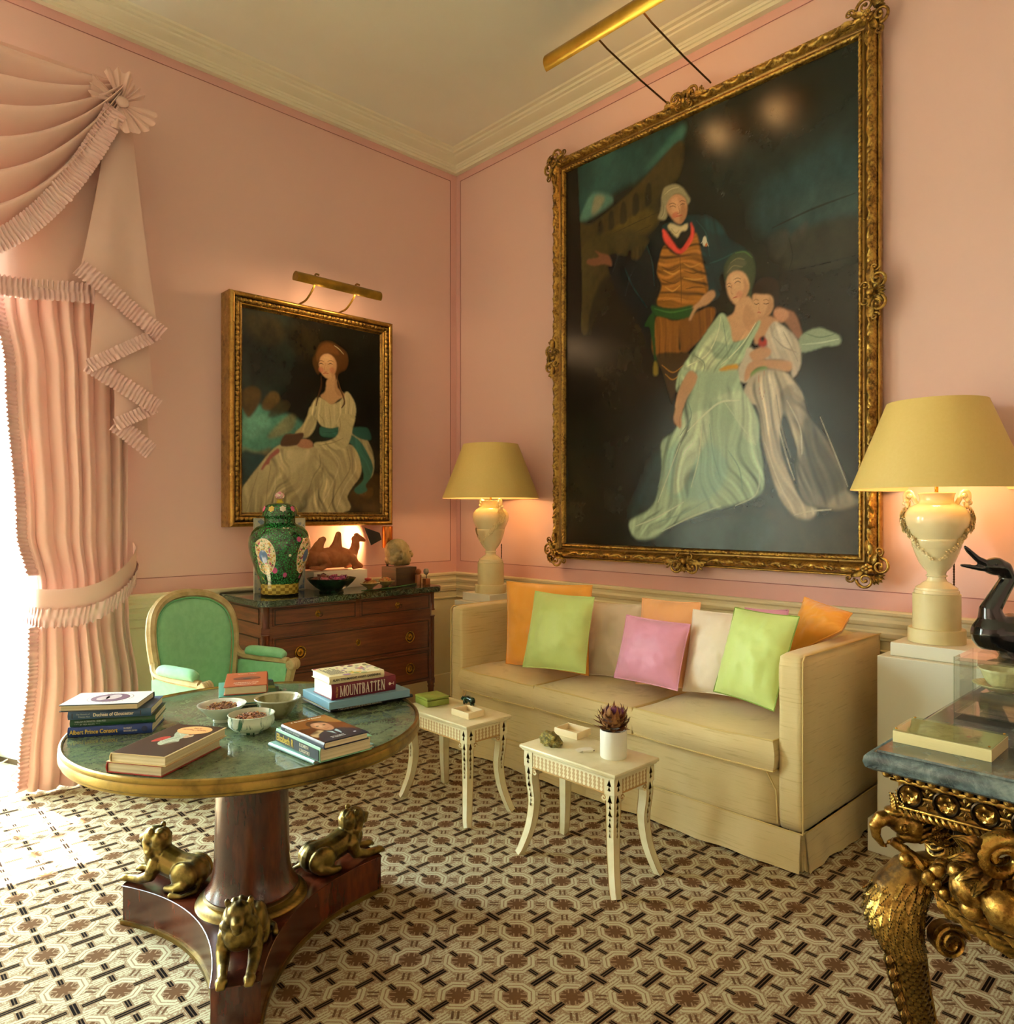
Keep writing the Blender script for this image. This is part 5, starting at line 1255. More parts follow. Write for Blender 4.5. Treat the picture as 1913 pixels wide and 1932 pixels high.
for (a, b_, kx) in ((DX0 + .062, -1.243, -1.503), (-1.215, DX1 - .055, -.943)):
    d = front(a, b_, .765, .868); 
    dl = -Vector(dr.location)
    for ch in d.children: pass
    escutcheon(d, kx, .815, True)
for (z0_, z1_, keyz) in ((.508, .702, .612), (.305, .495, .405)):
    d = front(DX0 + .062, DX1 - .062, z0_, z1_); ring_pull(d, -1.617, (z0_ + z1_) / 2); ring_pull(d, -.850, (z0_ + z1_) / 2 - .002); escutcheon(d, -1.232, keyz, False)
# mid moulding wraps the front and sides; fluted corner columns; side panels; tapering feet
mm = mould([(0, .722), (.008, .724), (.012, .732), (.010, .742), (.014, .746), (.012, .752), (.0, .754)], [(DX1 - .012, DY0, 0), (DX1 - .012, DY1 + .047, 0), (DX1 - .047, DY1 + .012, 0), (DX0 + .047, DY1 + .012, 0), (DX0 + .012, DY1 + .047, 0), (DX0 + .012, DY0, 0)][::-1])
mm.f = [f[::-1] for f in mm.f]
mm2 = mould([(0, .722), (-.008, .724), (-.012, .732), (-.010, .742), (-.014, .746), (-.012, .752), (.0, .754)], [(DX1 - .012, DY0, 0), (DX1 - .012, DY1 + .047, 0), (DX1 - .047, DY1 + .012, 0), (DX0 + .047, DY1 + .012, 0), (DX0 + .012, DY1 + .047, 0), (DX0 + .012, DY0, 0)])
wpart(mm2, 'waist_moulding', M_MAH, dr, ang=30)
for x in (DX0 + .030, DX1 - .030):
    for (z0_, z1_) in ((.296, .720), (.756, .880)):
        c_ = lathe([(.0001, z0_), (.026, z0_), (.026, z0_ + .006), (.022, z0_ + .010), (.022, z1_ - .010), (.026, z1_ - .006), (.026, z1_), (.0001, z1_)], 48, twist=lambda a, j, z: (1 - .09 * (math.cos(a * 12) > .1)) if 3 <= j <= 4 and z1_ < .73 else 1)
        wpart(MB().join(c_, T(x, DY1 + .030, 0)), 'corner_column', M_MAHV, dr, ang=50)
    for y in (DY1 + .03, DY0 - .03):
        f_ = lathe([(.0001, 0), (.010, 0), (.012, .008), (.020, .24), (.024, .25), (.020, .262), (.026, .274), (.026, .293)], 24); wpart(MB().join(f_, T(x, y, 0)), 'leg', M_MAHV, dr)
for (z0_, z1_) in ((.31, .70), (.775, .865)):
    for x, s in ((DX0 + .012, -1), (DX1 - .012, 1)):
        pn = MB()
        for (a0, a1, b0, b1) in ((DY1 + .07, DY0 - .03, z0_, z0_ + .006), (DY1 + .07, DY0 - .03, z1_ - .006, z1_), (DY1 + .07, DY1 + .076, z0_, z1_), (DY0 - .036, DY0 - .03, z0_, z1_)): pn.join(box(min(x, x + s * .004), max(x, x + s * .004), a0, a1, b0, b1))
        wpart(pn, 'side_panel', M_BLKLINE, dr, smooth=False)

# ================================================================ on the chest
ZT = .917
def mat_famille():
    m, nt, b = new_mat('famille_verte'); c = coords(nt); x, y, z = xyz(nt, c)
    at = nt.nodes.new('ShaderNodeMath'); at.operation = 'ARCTAN2'; nt.links.new(y.x, at.inputs[0]); nt.links.new(x.x, at.inputs[1]); th = V(nt, at.outputs[0])
    cb = nt.nodes.new('ShaderNodeCombineXYZ'); nt.links.new((th * .17).x, cb.inputs[0]); nt.links.new(z.x, cb.inputs[1]); uv = cb.outputs[0]
    scr = V(nt, voro(nt, uv, 75, 'DISTANCE_TO_EDGE')); n = noise(nt, uv, 110, 3)
    leaf = (scr + n * .12).smooth(.14, .2)
    col = mixc(nt, leaf, lin('#0d2014'), lin('#2f7a3f'))
    # scattered blossoms
    vn = nt.nodes.new('ShaderNodeTexVoronoi'); nt.links.new(uv, vn.inputs['Vector']); vn.inputs['Scale'].default_value = 13.5; vn.inputs['Randomness'].default_value = .75
    d = V(nt, vn.outputs['Distance']); hs = nt.nodes.new('ShaderNodeSeparateColor'); nt.links.new(vn.outputs['Color'], hs.inputs[0]); r0 = V(nt, hs.outputs[0])
    pet = mixc(nt, r0.gt(.45), lin('#c5588a'), lin('#e9e2c4')); pet = mixc(nt, r0.gt(.8), pet, lin('#d8b85a')); pet = mixc(nt, d.lt(.10), pet, mixc(nt, r0.gt(.6), lin('#8e2a5a'), lin('#7f95c4')))
    fl = d.lt(.27) * z.lt(.36) * z.gt(.10)
    col = mixc(nt, fl, col, pet)
    # big oval reserves
    tt = ((th + 20 * PI + .15).pingpong(PI / 4) ) if False else None
    def oval(t0):
        dt = (th - t0); e = ((dt * .17 / .075).pow(2) + ((z - .235) / .105).pow(2)); return e
    for t0 in (-1.22, -2.85, .35, 2.0):
        e = oval(t0); rim = e.lt(1.0); ins = mixc(nt, noise(nt, uv, 60, 4).smooth(.52, .56), lin('#ede4c2'), lin('#c9a04a')); ins = mixc(nt, noise(nt, mapped(nt, uv, (1, 1, 1), (0, 0, 1)), 48, 4).gt(.57), ins, lin('#4d7f4a')); ins = mixc(nt, noise(nt, mapped(nt, uv, (1, 1, 1), (0, 0, 2)), 40, 3).gt(.60), ins, lin('#b8487c')); ins = mixc(nt, e.lt(.13), ins, lin('#5f80b4'))
        col = mixc(nt, rim, col, mixc(nt, e.gt(.9), ins, lin('#efe6c8')))
    # foot band and collar
    key = ((th * 14.0).sin() * ((z * 190.0).sin())).gt(.0)
    col = mixc(nt, z.lt(.072), col, mixc(nt, key, lin('#c9b34f'), lin('#8f7a2e')))
    col = mixc(nt, z.lt(.012), col, lin('#2b2a1c'))
    nt.links.new(col, b.inputs['Base Color']); b.inputs['Roughness'].default_value = .10; b.inputs['Coat Weight'].default_value = .6; b.inputs['Coat Roughness'].default_value = .05; return m
jr = thing('ginger_jar', 'tall lidded green porcelain jar with painted flowers and white oval panels', 'jar', (-1.64, -.350, ZT), .25)
JP = [(.0001, 0), (.104, 0), (.108, .006), (.108, .05), (.112, .075), (.120, .10), (.134, .14), (.152, .19), (.168, .24), (.1755, .28), (.176, .31), (.170, .345), (.156, .375), (.130, .402), (.105, .414), (.092, .420), (.088, .430), (.088, .462), (.086, .465)]
lathe([tuple(p) for p in JP], 64).obj('jar_body', mat_famille(), jr, ang=60)
M_LID = mat_famille(); M_LID.name = 'famille_lid'
LP = [(.118, .465), (.119, .468), (.100, .470), (.0985, .475), (.097, .50), (.090, .520), (.070, .534), (.045, .541), (.028, .544), (.0001, .545)]
lathe(LP, 56).obj('lid', mat_famille(), jr, ang=50)
def mat_flowers():
    m, nt, b = new_mat('rose_enamel'); c = coords(nt); d = noise(nt, c, 70, 3)
    nt.links.new(ramp(nt, d, [(.35, '#e8e0cc'), (.5, '#c85a86'), (.62, '#efe8d6'), (.75, '#5a8a50')]), b.inputs['Base Color']); b.inputs['Roughness'].default_value = .15; return m
lathe([(.026, .543), (.020, .548), (.014, .556), (.015, .562), (.022, .566)], 24).obj('finial_stem', plain('yellow_glaze', '#c9b240', .2), jr)
lathe([(.012, .566), (.022, .572), (.027, .585), (.024, .597), (.012, .606), (.005, .611), (.0001, .613)], 24).obj('finial', mat_flowers(), jr)
# blossoms painted on the lid, as low enamel relief
lidf = MB()
for k in range(9):
    a = k * 2 * PI / 9; mb_ = lathe([(.0001, .004), (.012, .003), (.018, .0)], 12, twist=lambda q, j, z: 1 + .15 * math.cos(q * 6))
    lidf.join(mb_, T(.094 * math.cos(a), .094 * math.sin(a), .508) @ RZ(a) @ RY(PI / 2 - .35), k % 3)
lidf.obj('painted_blossoms', [plain('enamel_white', '#efe7d2', .15), plain('enamel_pink', '#cf6792', .15), plain('enamel_yellow', '#dcc060', .15)], jr)
# square blue and white vase glimpsed behind the jar
sv = thing('tile_plaque', 'square blue and white tile plaque standing half hidden behind the green jar', 'plaque', (-1.545, -.160, ZT))
def mat_bw():
    m, nt, b = new_mat('blue_white'); c = coords(nt); d = noise(nt, c, 22, 5, .6, 1.0)
    nt.links.new(ramp(nt, d, [(.45, '#dcdcc8'), (.56, '#c8ccc4'), (.60, '#6b83a8'), (.68, '#9fb0c0')]), b.inputs['Base Color']); b.inputs['Roughness'].default_value = .12; return m
M_BW = mat_bw(); box(-.162, .162, -.004, .004, .006, .444, .001).obj('tile', M_BW, sv, ang=30)
rm = MB()
for a_ in ((-.168, .168, 0, .006), (-.168, .168, .444, .452), (-.168, -.162, .006, .444), (.162, .168, .006, .444)): rm.join(box(a_[0], a_[1], -.006, .006, a_[2], a_[3], .001))
rm.obj('rim', plain('clear_rim', '#cfd0c0', .15), sv, ang=30)

# kneeling camel on a white plinth
pl = thing('plinth', 'low white block plinth carrying the kneeling camel', 'plinth', (-1.172, -.172, ZT))
box(-.195, .195, -.085, .085, 0, .112, .003).obj('plinth_block', plain('white_plaster', '#e6dcca', .6), pl, ang=30)
cm = thing('camel_figure', 'terracotta figure of a kneeling two humped camel', 'figurine', (-1.17, -.172, ZT + .113))
TC = plain('terracotta', '#a8683f', .85, hex2='#94552f', nscale=25, bscale=90, bstr=.35)
B = [('c', [(-.15, 0, .075), (-.05, 0, .078), (.06, 0, .078), (.11, 0, .075)], [.058, .068, .066, .052]),
     ('c', [(-.13, 0, .12), (-.115, 0, .165), (-.085, 0, .198)], [.045, .030, .020]), ('c', [(-.13, 0, .11), (-.10, 0, .19)], [.04, .022]),
     ('c', [(.005, 0, .12), (.018, 0, .175), (.026, 0, .228)], [.050, .030, .020]),
     ('c', [(.10, 0, .085), (.135, 0, .10), (.150, 0, .14), (.155, 0, .185)], [.046, .036, .028, .024]),
     ('c', [(.150, 0, .195), (.175, 0, .205), (.205, 0, .192), (.222, 0, .185)], [.024, .025, .018, .012]), ('e', (.165, 0, .225), (.016, .020, .012)),
     ('e', (.160, .02, .222), (.008, .006, .010)), ('e', (.160, -.02, .222), (.008, .006, .010)), ('e', (.175, 0, .150), (.010, .016, .035)),
     ('c', [(-.17, 0, .09), (-.20, 0, .075), (-.205, -.01, .045)], [.012, .009, .012])]
for s in (-1, 1):
    B += [('c', [(.105, s * .045, .07), (.125, s * .05, .035), (.165, s * .048, .018)], [.030, .026, .018]), ('c', [(.165, s * .048, .018), (.11, s * .05, .012)], [.017, .014]),
          ('c', [(-.12, s * .05, .075), (-.09, s * .062, .04), (-.13, s * .062, .018)], [.042, .030, .018]), ('c', [(-.13, s * .062, .018), (-.20, s * .055, .022)], [.016, .012])]
organic('camel_body', TC, B, .0042, 5, cm, (.0, 0, .002))

# green bowl of dried roses
BX, BY = -1.335, -.415
gb = thing('bowl', 'wide dark green stone bowl heaped with dried roses', 'bowl', (BX, BY, ZT))
M_DGR = plain('dark_green_stone', '#16321f', .25, hex2='#0e2315', nscale=30, bscale=60, bstr=.2)
lathe([(.0001, .0), (.072, 0), (.074, .006), (.068, .014), (.095, .030), (.128, .060), (.146, .082), (.147, .086), (.141, .084), (.120, .060), (.085, .034), (.0001, .028)], 56).obj('bowl_body', M_DGR, gb)
def rose(r, seed):
    rn = random.Random(seed); mb = ball(r * .55, 10, 8, 1, 1, .9, (0, 0, r * .5))
    for ring, (n, rr, tl) in enumerate(((3, .28, .15), (4, .50, .35), (5, .72, .7))):
        for k in range(n):
            a = 2 * PI * k / n + ring + rn.uniform(-.2, .2)
            def fn(u, v, rr=rr, tl=tl):
                U = 2 * u - 1; w = r * .55 * math.sin(PI * min(1, .18 + .82 * v) * .95 + .05); x = r * rr * (1 + .55 * tl * v) + .10 * r * math.sin(v * PI); z = r * (.15 + .85 * v - .28 * tl * v * v)
                x -= (U * U) * r * .22; return (x + .04 * r * math.sin(U * 5 + k), U * w * (1 + .06 * math.sin(v * 9)), z)
            g = grid(6, 6, fn); mb.join(g, RZ(a)); g2 = grid(6, 6, lambda u, v: tuple(Vector(fn(u, v)) - Vector((.001, 0, .0006)))); g2.f = [f[::-1] for f in g2.f]; mb.join(g2, RZ(a))
    return mb
RC = {n: plain('dried_rose_' + n, a, .75, hex2=b_, nscale=40, sheen=.3) for n, a, b_ in (('mag', '#a8305f', '#7a1d45'), ('pink', '#b95a63', '#8e3c48'), ('tan', '#b0823f', '#8a5e2c'), ('brown', '#8a4a38', '#63301f'), ('violet', '#9b3a78', '#712856'))}
for k, (dx, dy, dz, r, c, la) in enumerate([(-.068, -.038, .062, .036, 'pink', 'dull pink dried rose nearest the camel bowl rim by the jar'), (-.006, -.066, .066, .033, 'mag', 'magenta dried rose at the front of the green bowl'), (.052, -.040, .066, .037, 'violet', 'largest violet dried rose in the green bowl'), (.092, .004, .072, .028, 'tan', 'tan dried rose at the bowl edge next to the shell dish'), (-.032, .048, .074, .036, 'brown', 'brown dried rose at the back of the green bowl under the camel'), (.038, .040, .070, .033, 'mag', 'smaller magenta dried rose at the back of the green bowl'), (-.098, .020, .066, .030, 'brown', 'brown dried rose close beside the green jar')]):
    r_ = thing('dried_rose', la, 'rose', (BX + dx, BY + dy, ZT + dz), k * 1.3, 'dried roses in the green bowl'); rose(r, k).obj('rose_head', RC[c], r_, ang=180).rotation_euler = (.35 * math.sin(k * 2), .35 * math.cos(k * 3), 0)
def potpourri(name, label, loc, R, n, pal, h=.012, sz=.009, dome=.5, seed=3):
    rn = random.Random(seed); mb = MB()
    for k in range(n):
        r = R * math.sqrt(rn.random()); a = rn.uniform(0, 2 * PI); z = h * (1 - dome * (r / R) ** 2) + rn.uniform(-.004, .004)
        s = sz * rn.uniform(.5, 1.3); M = T(r * math.cos(a), r * math.sin(a), z) @ RZ(rn.uniform(0, 6)) @ RX(rn.uniform(-1, 1)) @ RY(rn.uniform(-.8, .8))
        c = rn.uniform(.2, .5)
        mb.add([(-s, 0, 0), (-.3 * s, -.35 * s, c * s * .5), (s, 0, 0), (-.3 * s, .35 * s, c * s * .5), (0, 0, c * s)], [(0, 1, 4), (1, 2, 4), (2, 3, 4), (3, 0, 4), (3, 2, 1, 0)], rn.randrange(len(pal)), M)
    mb.join(lathe([(R * .98, h * .1), (R * .8, h * .5), (.0001, h * .85)], 20), mat=0)
    o = mb.obj(name, pal, smooth=False, loc=loc); tag(o, label, 'potpourri', None, 'stuff'); return o
PP = [plain('petal_a', '#a8713f', .8), plain('petal_b', '#835430', .8), plain('petal_c', '#c99a5a', .8), plain('petal_d', '#a5603a', .8), plain('petal_e', '#5f3a22', .8)]
PPL = [plain('petal_f', '#cfa860', .8), plain('petal_g', '#b3823f', .8), plain('petal_h', '#dcc187', .8), plain('petal_i', '#c2533f', .8)]
potpourri('potpourri', 'crumbled petals filling the green bowl under the dried roses', (BX, BY, ZT + .056), .098, 420, PP, .016, .008)
for k, (x, y, R, la) in enumerate(((-1.052, -.405, .055, 'fluted shell dish of pale potpourri with one red rose on top'), (-.900, -.355, .054, 'fluted shell dish of pale potpourri in front of the wooden block'))):
    s = thing('shell_dish', la, 'dish', (x, y, ZT), .4 + k, 'shell dishes of potpourri')
    lathe([(.0001, .0), (.020, 0), (.022, .004), (.045, .020), (.066, .034), (.067, .036), (.064, .035), (.042, .023), (.0001, .010)], 48, 1.1, .85, twist=lambda a, j, z: 1 + .05 * math.cos(a * 11) * (j > 2)).obj('shell', plain('shell_glaze', '#b5a56a', .3, hex2='#8a7c4a', nscale=30), s)
    potpourri('potpourri', ('heap of pale petals in the shell dish with the red rose', 'heap of pale petals in the shell dish by the wooden block')[k], (x, y, ZT + .033), R * .72, 330, PPL, .022, .008, .75, 9 + k)
r_ = thing('dried_rose', 'small red dried rose lying on the shell dish of potpourri', 'rose', (-1.075, -.415, ZT + .050)); rose(.022, 77).obj('rose_head', plain('red_rose', '#b03a34', .7), r_, ang=180)
lf = thing('leaf_blade', 'long narrow green leaf lying along the front of the marble top', 'leaf', (-.945, -.492, ZT))
def bladef(u, v): 
    t = 2 * v - 1; w = .014 * (1 - abs(t) ** 2.2) + .0008; return (t * .27, (2 * u - 1) * w + .012 * t * t, .0022 + .004 * (2 * u - 1) ** 2 + .004 * t * t)
g_ = grid(7, 40, bladef); g2 = grid(7, 40, lambda u, v: (bladef(u, v)[0], bladef(u, v)[1], bladef(u, v)[2] - .0015)); g2.f = [f[::-1] for f in g2.f]; g_.join(g2)
o = g_.obj('blade', plain('leaf_green', '#2f7a35', .35, hex2='#1f5a2a', nscale=20), lf, ang=180); o.rotation_euler = (0, 0, math.radians(15))
# marble head on a wooden block
bk = thing('wooden_block', 'dark wooden block under the carved stone head', 'block', (-.735, -.275, ZT)); box(-.085, .085, -.085, .085, 0, .118, .002).obj('block', mat_wood('dark_oak', '#4a321c', '#3a2614', '#2a1a0d', .5), bk, smooth=False)
hd = thing('stone_head', 'carved pale stone head with curled hair on a dark block', 'sculpture', (-.742, -.275, ZT + .119), math.radians(-18))
HB = [('e', (-.008, 0, .105), (.088, .072, .085)), ('e', (.030, 0, .075), (.058, .056, .072)), ('e', (.05, 0, .035), (.032, .034, .030)), ('c', [(.0, 0, .07), (-.005, 0, .056)], [.050, .054]),
      ('c', [(.080, 0, .105), (.096, 0, .078), (.094, 0, .068)], [.010, .013, .010]), ('e', (.082, 0, .046), (.010, .017, .006)), ('e', (.080, 0, .036), (.010, .015, .006)), ('e', (.072, .026, .092), (.014, .016, .006)), ('e', (.072, -.026, .092), (.014, .016, .006)), ('e', (.076, .026, .104), (.012, .020, .005)), ('e', (.076, -.026, .104), (.012, .020, .005)), ('e', (.066, 0, .020), (.018, .020, .014))]
for s in (-1, 1):
    for k in range(5): HB.append(('e', (-.01 - .012 * k, s * (.066 - .004 * k), .11 - .020 * k), (.020, .014, .016)))
    HB.append(('e', (.008, s * .070, .075), (.012, .008, .020)))
HB += [('e', (-.055 + .01 * (k % 2), .02 * (k - 2), .045), (.028, .020, .030)) for k in range(5)]
organic('head', plain('pale_stone', '#a89668', .38, hex2='#86774c', nscale=16, bscale=70, bstr=.5, bdist=.006), HB, .0036, 3, hd, disp=lambda c, n: n * (.003 * mnoise.noise(c * 60) if c.z > .09 or c.x < 0 else .001 * mnoise.noise(c * 60)))
fg = thing('wooden_figure', 'little turned wooden figure with a ball head beside the dark block', 'figurine', (-.662, -.395, ZT)); FW = plain('reddish_wood', '#8a4f26', .45, hex2='#6f3a1a', nscale=20)
lathe([(.0001, 0), (.021, 0), (.022, .004), (.022, .062), (.020, .066), (.0001, .067)], 24).obj('body', FW, fg); ball(.021, 18, 12, loc=(0, 0, .085)).obj('head', FW, fg)
bd = thing('carved_bud', 'small grey carved bud on a thin stem set in a wooden cube', 'sculpture', (-.640, -.455, ZT)); box(-.019, .019, -.019, .019, 0, .042, .001).obj('base', FW, bd, smooth=False); tube([(0, 0, .04), (0, 0, .068)], .0028, 8).obj('stem', plain('dark_stem', '#3a2a1a', .5), bd)
lathe([(.003, .066), (.013, .072), (.018, .086), (.017, .098), (.012, .108), (.007, .106), (.0001, .10)], 20, twist=lambda a, j, z: 1 + .12 * math.cos(a * 5)).obj('bud', plain('grey_stone', '#8d7f6c', .6), bd)
# small spotlight with black barn doors behind the head
sp = thing('spotlight', 'small brass spotlight with black flaps hidden behind the stone head', 'lamp', (-.715, -.105, ZT))
brs = plain('copper_brass', '#a8662c', .25, .9); lathe([(.0001, 0), (.05, 0), (.05, .01), (.012, .016), (.008, .02), (.008, .25), (.012, .26)], 24).obj('stand', plain('black_enamel', '#141210', .4), sp)
MB().join(lathe([(.0001, -.075), (.036, -.075), (.038, -.07), (.038, .07), (.036, .075), (.034, .07), (.034, -.065)], 28), T(.0, 0, .315)).obj('lamp_head', brs, sp)
FL = plain('black_flap', '#12100e', .45)
MB().add([(-.215, -.040, .385), (-.100, -.055, .345), (-.085, -.055, .300), (-.160, -.040, .262), (-.215, -.037, .387), (-.098, -.051, .347), (-.083, -.051, .300), (-.160, -.037, .262)], [(0, 1, 2, 3), (7, 6, 5, 4), (0, 4, 5, 1), (1, 5, 6, 2), (2, 6, 7, 3), (3, 7, 4, 0)]).obj('flap', FL, sp, smooth=False)
lt = add_light('spotlight_glow', 'SPOT', (-.865, -.105, ZT + .335), 16, (1, .58, .22), spot_size=math.radians(150), spot_blend=.6, shadow_soft_size=.025); aim(lt, (-1, .45, -.35))
# ================================================================ curtain, swag, cascade
def mat_curtain():
    m, nt, b = new_mat('rose_cotton'); c = coords(nt); f = noise(nt, c, 5, 3); out = nt.nodes['Material Output']
    col = mixc(nt, f, lin('#e6c2b6'), lin('#ebcabf')); nt.links.new(col, b.inputs['Base Color']); b.inputs['Roughness'].default_value = .7; b.inputs['Sheen Weight'].default_value = .3; b.inputs['Specular IOR Level'].default_value = .25
    t = nt.nodes.new('ShaderNodeBsdfTranslucent'); t.inputs[0].default_value = lin('#f2c6b4'); mx = nt.nodes.new('ShaderNodeMixShader'); mx.inputs[0].default_value = .12
    nt.links.new(b.outputs[0], mx.inputs[1]); nt.links.new(t.outputs[0], mx.inputs[2]); nt.links.new(mx.outputs[0], out.inputs[0])
    bump(nt, b, noise(nt, c, 500, 2), .12, .001); return m
M_CUR = mat_curtain(); M_FRILL = plain('pink_frill_cotton', '#ebc9c4', .7, hex2='#e6bdb8', nscale=9, sheen=.3)
def lerp_tab(tab, z):
    if z >= tab[0][0]: return tab[0][1]
    for (z0_, a), (z1_, b_) in zip(tab, tab[1:]):
        if z >= z1_: t = (z - z1_) / (z0_ - z1_); t = t * t * (3 - 2 * t); return b_ + (a - b_) * t
    return tab[-1][1]
XLT = [(3.6, -2.99), (2.46, -2.965), (2.10, -2.915), (1.31, -2.87), (1.03, -2.815), (.65, -2.82), (.12, -2.86), (0, -2.87)]
XRT = [(3.6, -2.41), (1.6, -2.405), (1.16, -2.405), (1.0, -2.40), (.82, -2.398), (.45, -2.355), (0, -2.32)]
def drape(s, z, side=0):
    xl, xr = lerp_tab(XLT, z), lerp_tab(XRT, z); zz = 1 - min(1, abs(z - 1.02) / .5)
    ss = s + .002 * math.sin(z * 1.7 + s * 9)
    ph = (ss + .02 * math.sin(ss * 13)) * 7.0 * PI + .5; a = abs(math.sin(ph)) ** .6; b_ = math.sin(ph * .5 + 1.3) * .25
    A = (.062 - .018 * zz) * (1.15 if z < .9 else 1) * min(1, .35 + s * 6) 
    y = -.075 - A * (a + b_) - (.05 * math.sin(PI * min(1, max(0, s))) * (1 - .5 * zz)) * (1.3 if z < .8 else 1)
    x = xl + (xr - xl) * s + .004 * math.sin(ph * 2)
    return Vector((x, y + side, z))
cu = thing('curtain', 'full length rose pink curtain held back at the side of the tall window', 'curtain', (-2.6, -.12, 0))
cl = Vector(cu.location)
g_ = grid(190, 110, lambda u, v: tuple(drape(u, .012 + 3.5 * (1 - v)) - cl)); g2 = grid(190, 110, lambda u, v: tuple(drape(u, .012 + 3.5 * (1 - v), .006) - cl)); g2.f = [f[::-1] for f in g2.f]; g_.join(g2); 
g_.f = [f[::-1] for f in g_.f]
g_.obj('drape', M_CUR, cu, ang=180)
def ruffle(path, side, normal, width, pitch=.024, amp=.010, seed=0, lift=.006, gather=0.0, tiers=2):
    """Gathered frill swept along a path: side(t) lies in the cloth, normal(t) points out of it."""
    P = [Vector(p) for p in path]; L = [0]
    for a, b_ in zip(P, P[1:]): L.append(L[-1] + (b_ - a).length)
    n = max(12, int(L[-1] / .0040)); nv = 9; vs = []; fs = []; k = 0
    for i in range(n + 1):
        l = L[-1] * i / n
        while k < len(L) - 2 and L[k + 1] < l: k += 1
        t = (l - L[k]) / max(1e-9, L[k + 1] - L[k]); p = P[k].lerp(P[k + 1], t); tt = l / L[-1]
        sd = side(tt) if callable(side) else Vector(side); nm = normal(tt) if callable(normal) else Vector(normal)
        w0 = mnoise.noise(Vector((l * 14 + seed, seed, 0))); w1 = mnoise.noise(Vector((l * 33 + seed, 5, seed)))
        for j in range(nv):
            v = 2 * j / (nv - 1) - 1; e = abs(v)
            ph = l / pitch * 2 * PI + w0 * 5.0 + (1.1 if v > 0 else 0)
            d = lift + amp * (e ** .8) * (math.sin(ph) + .4 * w1) * (1 + .4 * w0) - .004 * (1 - e) 
            q = p + sd * (width / 2 * v * (1 + .10 * w1 + .10 * math.sin(ph + 1.2))) + nm * d
            vs.append(tuple(q))
    for i in range(n):
        for j in range(nv - 1): fs.append((i * nv + j, (i + 1) * nv + j, (i + 1) * nv + j + 1, i * nv + j + 1))
    return MB().add(vs, fs)
for za, zb in ((3.4, 1.085), (.83, .02)):
    ep = [drape(0.0, z) + Vector((-.012, -.012, 0)) for z in np.linspace(za, zb, 40)]
    ruffle([p - cl for p in ep], Vector((-.92, -.4, 0)), Vector((-.4, .92, 0)) * -1, .075, .022, .010, 3).obj('edge_frill', M_FRILL, cu, ang=180)
# tieback
tb = thing('curtain_tieback', 'pink tieback band with a double frill gathering the curtain', 'tieback', (-2.6, -.25, 1.02)); tl = Vector(tb.location)
TP = spline([(-2.350, -.035, 1.180), (-2.362, -.12, 1.140), (-2.43, -.215, 1.075), (-2.53, -.275, 1.010), (-2.64, -.292, .972), (-2.74, -.270, .962), (-2.83, -.225, .966), (-2.862, -.15, .975), (-2.872, -.07, .99)], 7)
def clear_y(x, z):
    ys = []
    for dz in (-.18, -.12, -.06, 0, .06, .10):
        xl, xr = lerp_tab(XLT, z + dz), lerp_tab(XRT, z + dz)
        for ds in np.linspace(-.10, .10, 15):
            s_ = (x - xl) / (xr - xl) + ds
            if 0 <= s_ <= 1: ys.append(drape(s_, z + dz).y)
    return min(ys) if ys else 0
TP = [np.array((p[0], min(p[1], clear_y(p[0], p[2]) - .016) if -2.84 < p[0] < -2.37 else p[1], p[2])) for p in TP]
def band(off, w):
    vs = []
    for p in TP: vs += [(p[0] - tl.x, p[1] - tl.y - .004 + off, p[2] - tl.z + w), (p[0] - tl.x, p[1] - tl.y - .012 + off, p[2] - tl.z + w * .3), (p[0] - tl.x, p[1] - tl.y - .012 + off, p[2] - tl.z - w * .4), (p[0] - tl.x, p[1] - tl.y - .002 + off, p[2] - tl.z - w)]
    return MB().add(vs, [(i * 4 + j, (i + 1) * 4 + j, (i + 1) * 4 + j + 1, i * 4 + j + 1) for i in range(len(TP) - 1) for j in range(3)])
bb = band(0, .062); b2 = band(.010, .060); b2.f = [f[::-1] for f in b2.f]; bb.join(b2); bb.obj('band', M_CUR, tb, ang=180)
ruffle([Vector(p) - tl + Vector((0, -.014, -.078)) for p in TP], Vector((.12, 0, 1)).normalized(), Vector((0, -1, 0)), .092, .026, .012, 9).obj('frill', M_FRILL, tb, ang=180)

# swag and cascade
va = thing('curtain_valance', 'draped pink swag with frilled edge, rosette and zigzag side cascade over the window', 'valance', (-2.9, -.2, 3.0)); vl = Vector(va.location)
SC0 = -3.51; SHW = 1.01
def swag(u, v):
    """u along the swag (1 = at the rosette), v top to bottom hem."""
    xi = 2 * u - 1; k = 1 - abs(xi) ** 2.6
    zt = 3.603 - .09 * v * (abs(xi) ** 3)
    sag = v * 1.17 * k; fold = abs(math.sin(v * 6.5 * PI + .5 * math.sin(u * 5))) ** .8; near = abs(xi) ** 6
    y = -.240 - (.120 * fold * (.45 + .55 * v) + .06 * math.sin(PI * v)) * (1 - .45 * near) - .07 * near
    sag -= .055 * fold * k
    return Vector((SC0 + SHW * xi, y, zt - sag))
g_ = grid(90, 120, lambda u, v: tuple(swag(u, v) - vl)); g_.f = [f[::-1] for f in g_.f]
g_.obj('swag', M_CUR, va, ang=180)
hem = [swag(u, 1) + Vector((0, -.012, -.006)) for u in np.linspace(.03, .985, 90)]
def hem_side(t):
    i = min(88, int(t * 89)); d = (hem[i + 1] - hem[i]).normalized(); s = Vector((-d.z, 0, d.x)); s.normalize(); return s if s.z > 0 else -s
ruffle([p - vl for p in hem], hem_side, Vector((0, -1, 0)), .095, .021, .013, 21).obj('swag_frill', M_FRILL, va, ang=180)
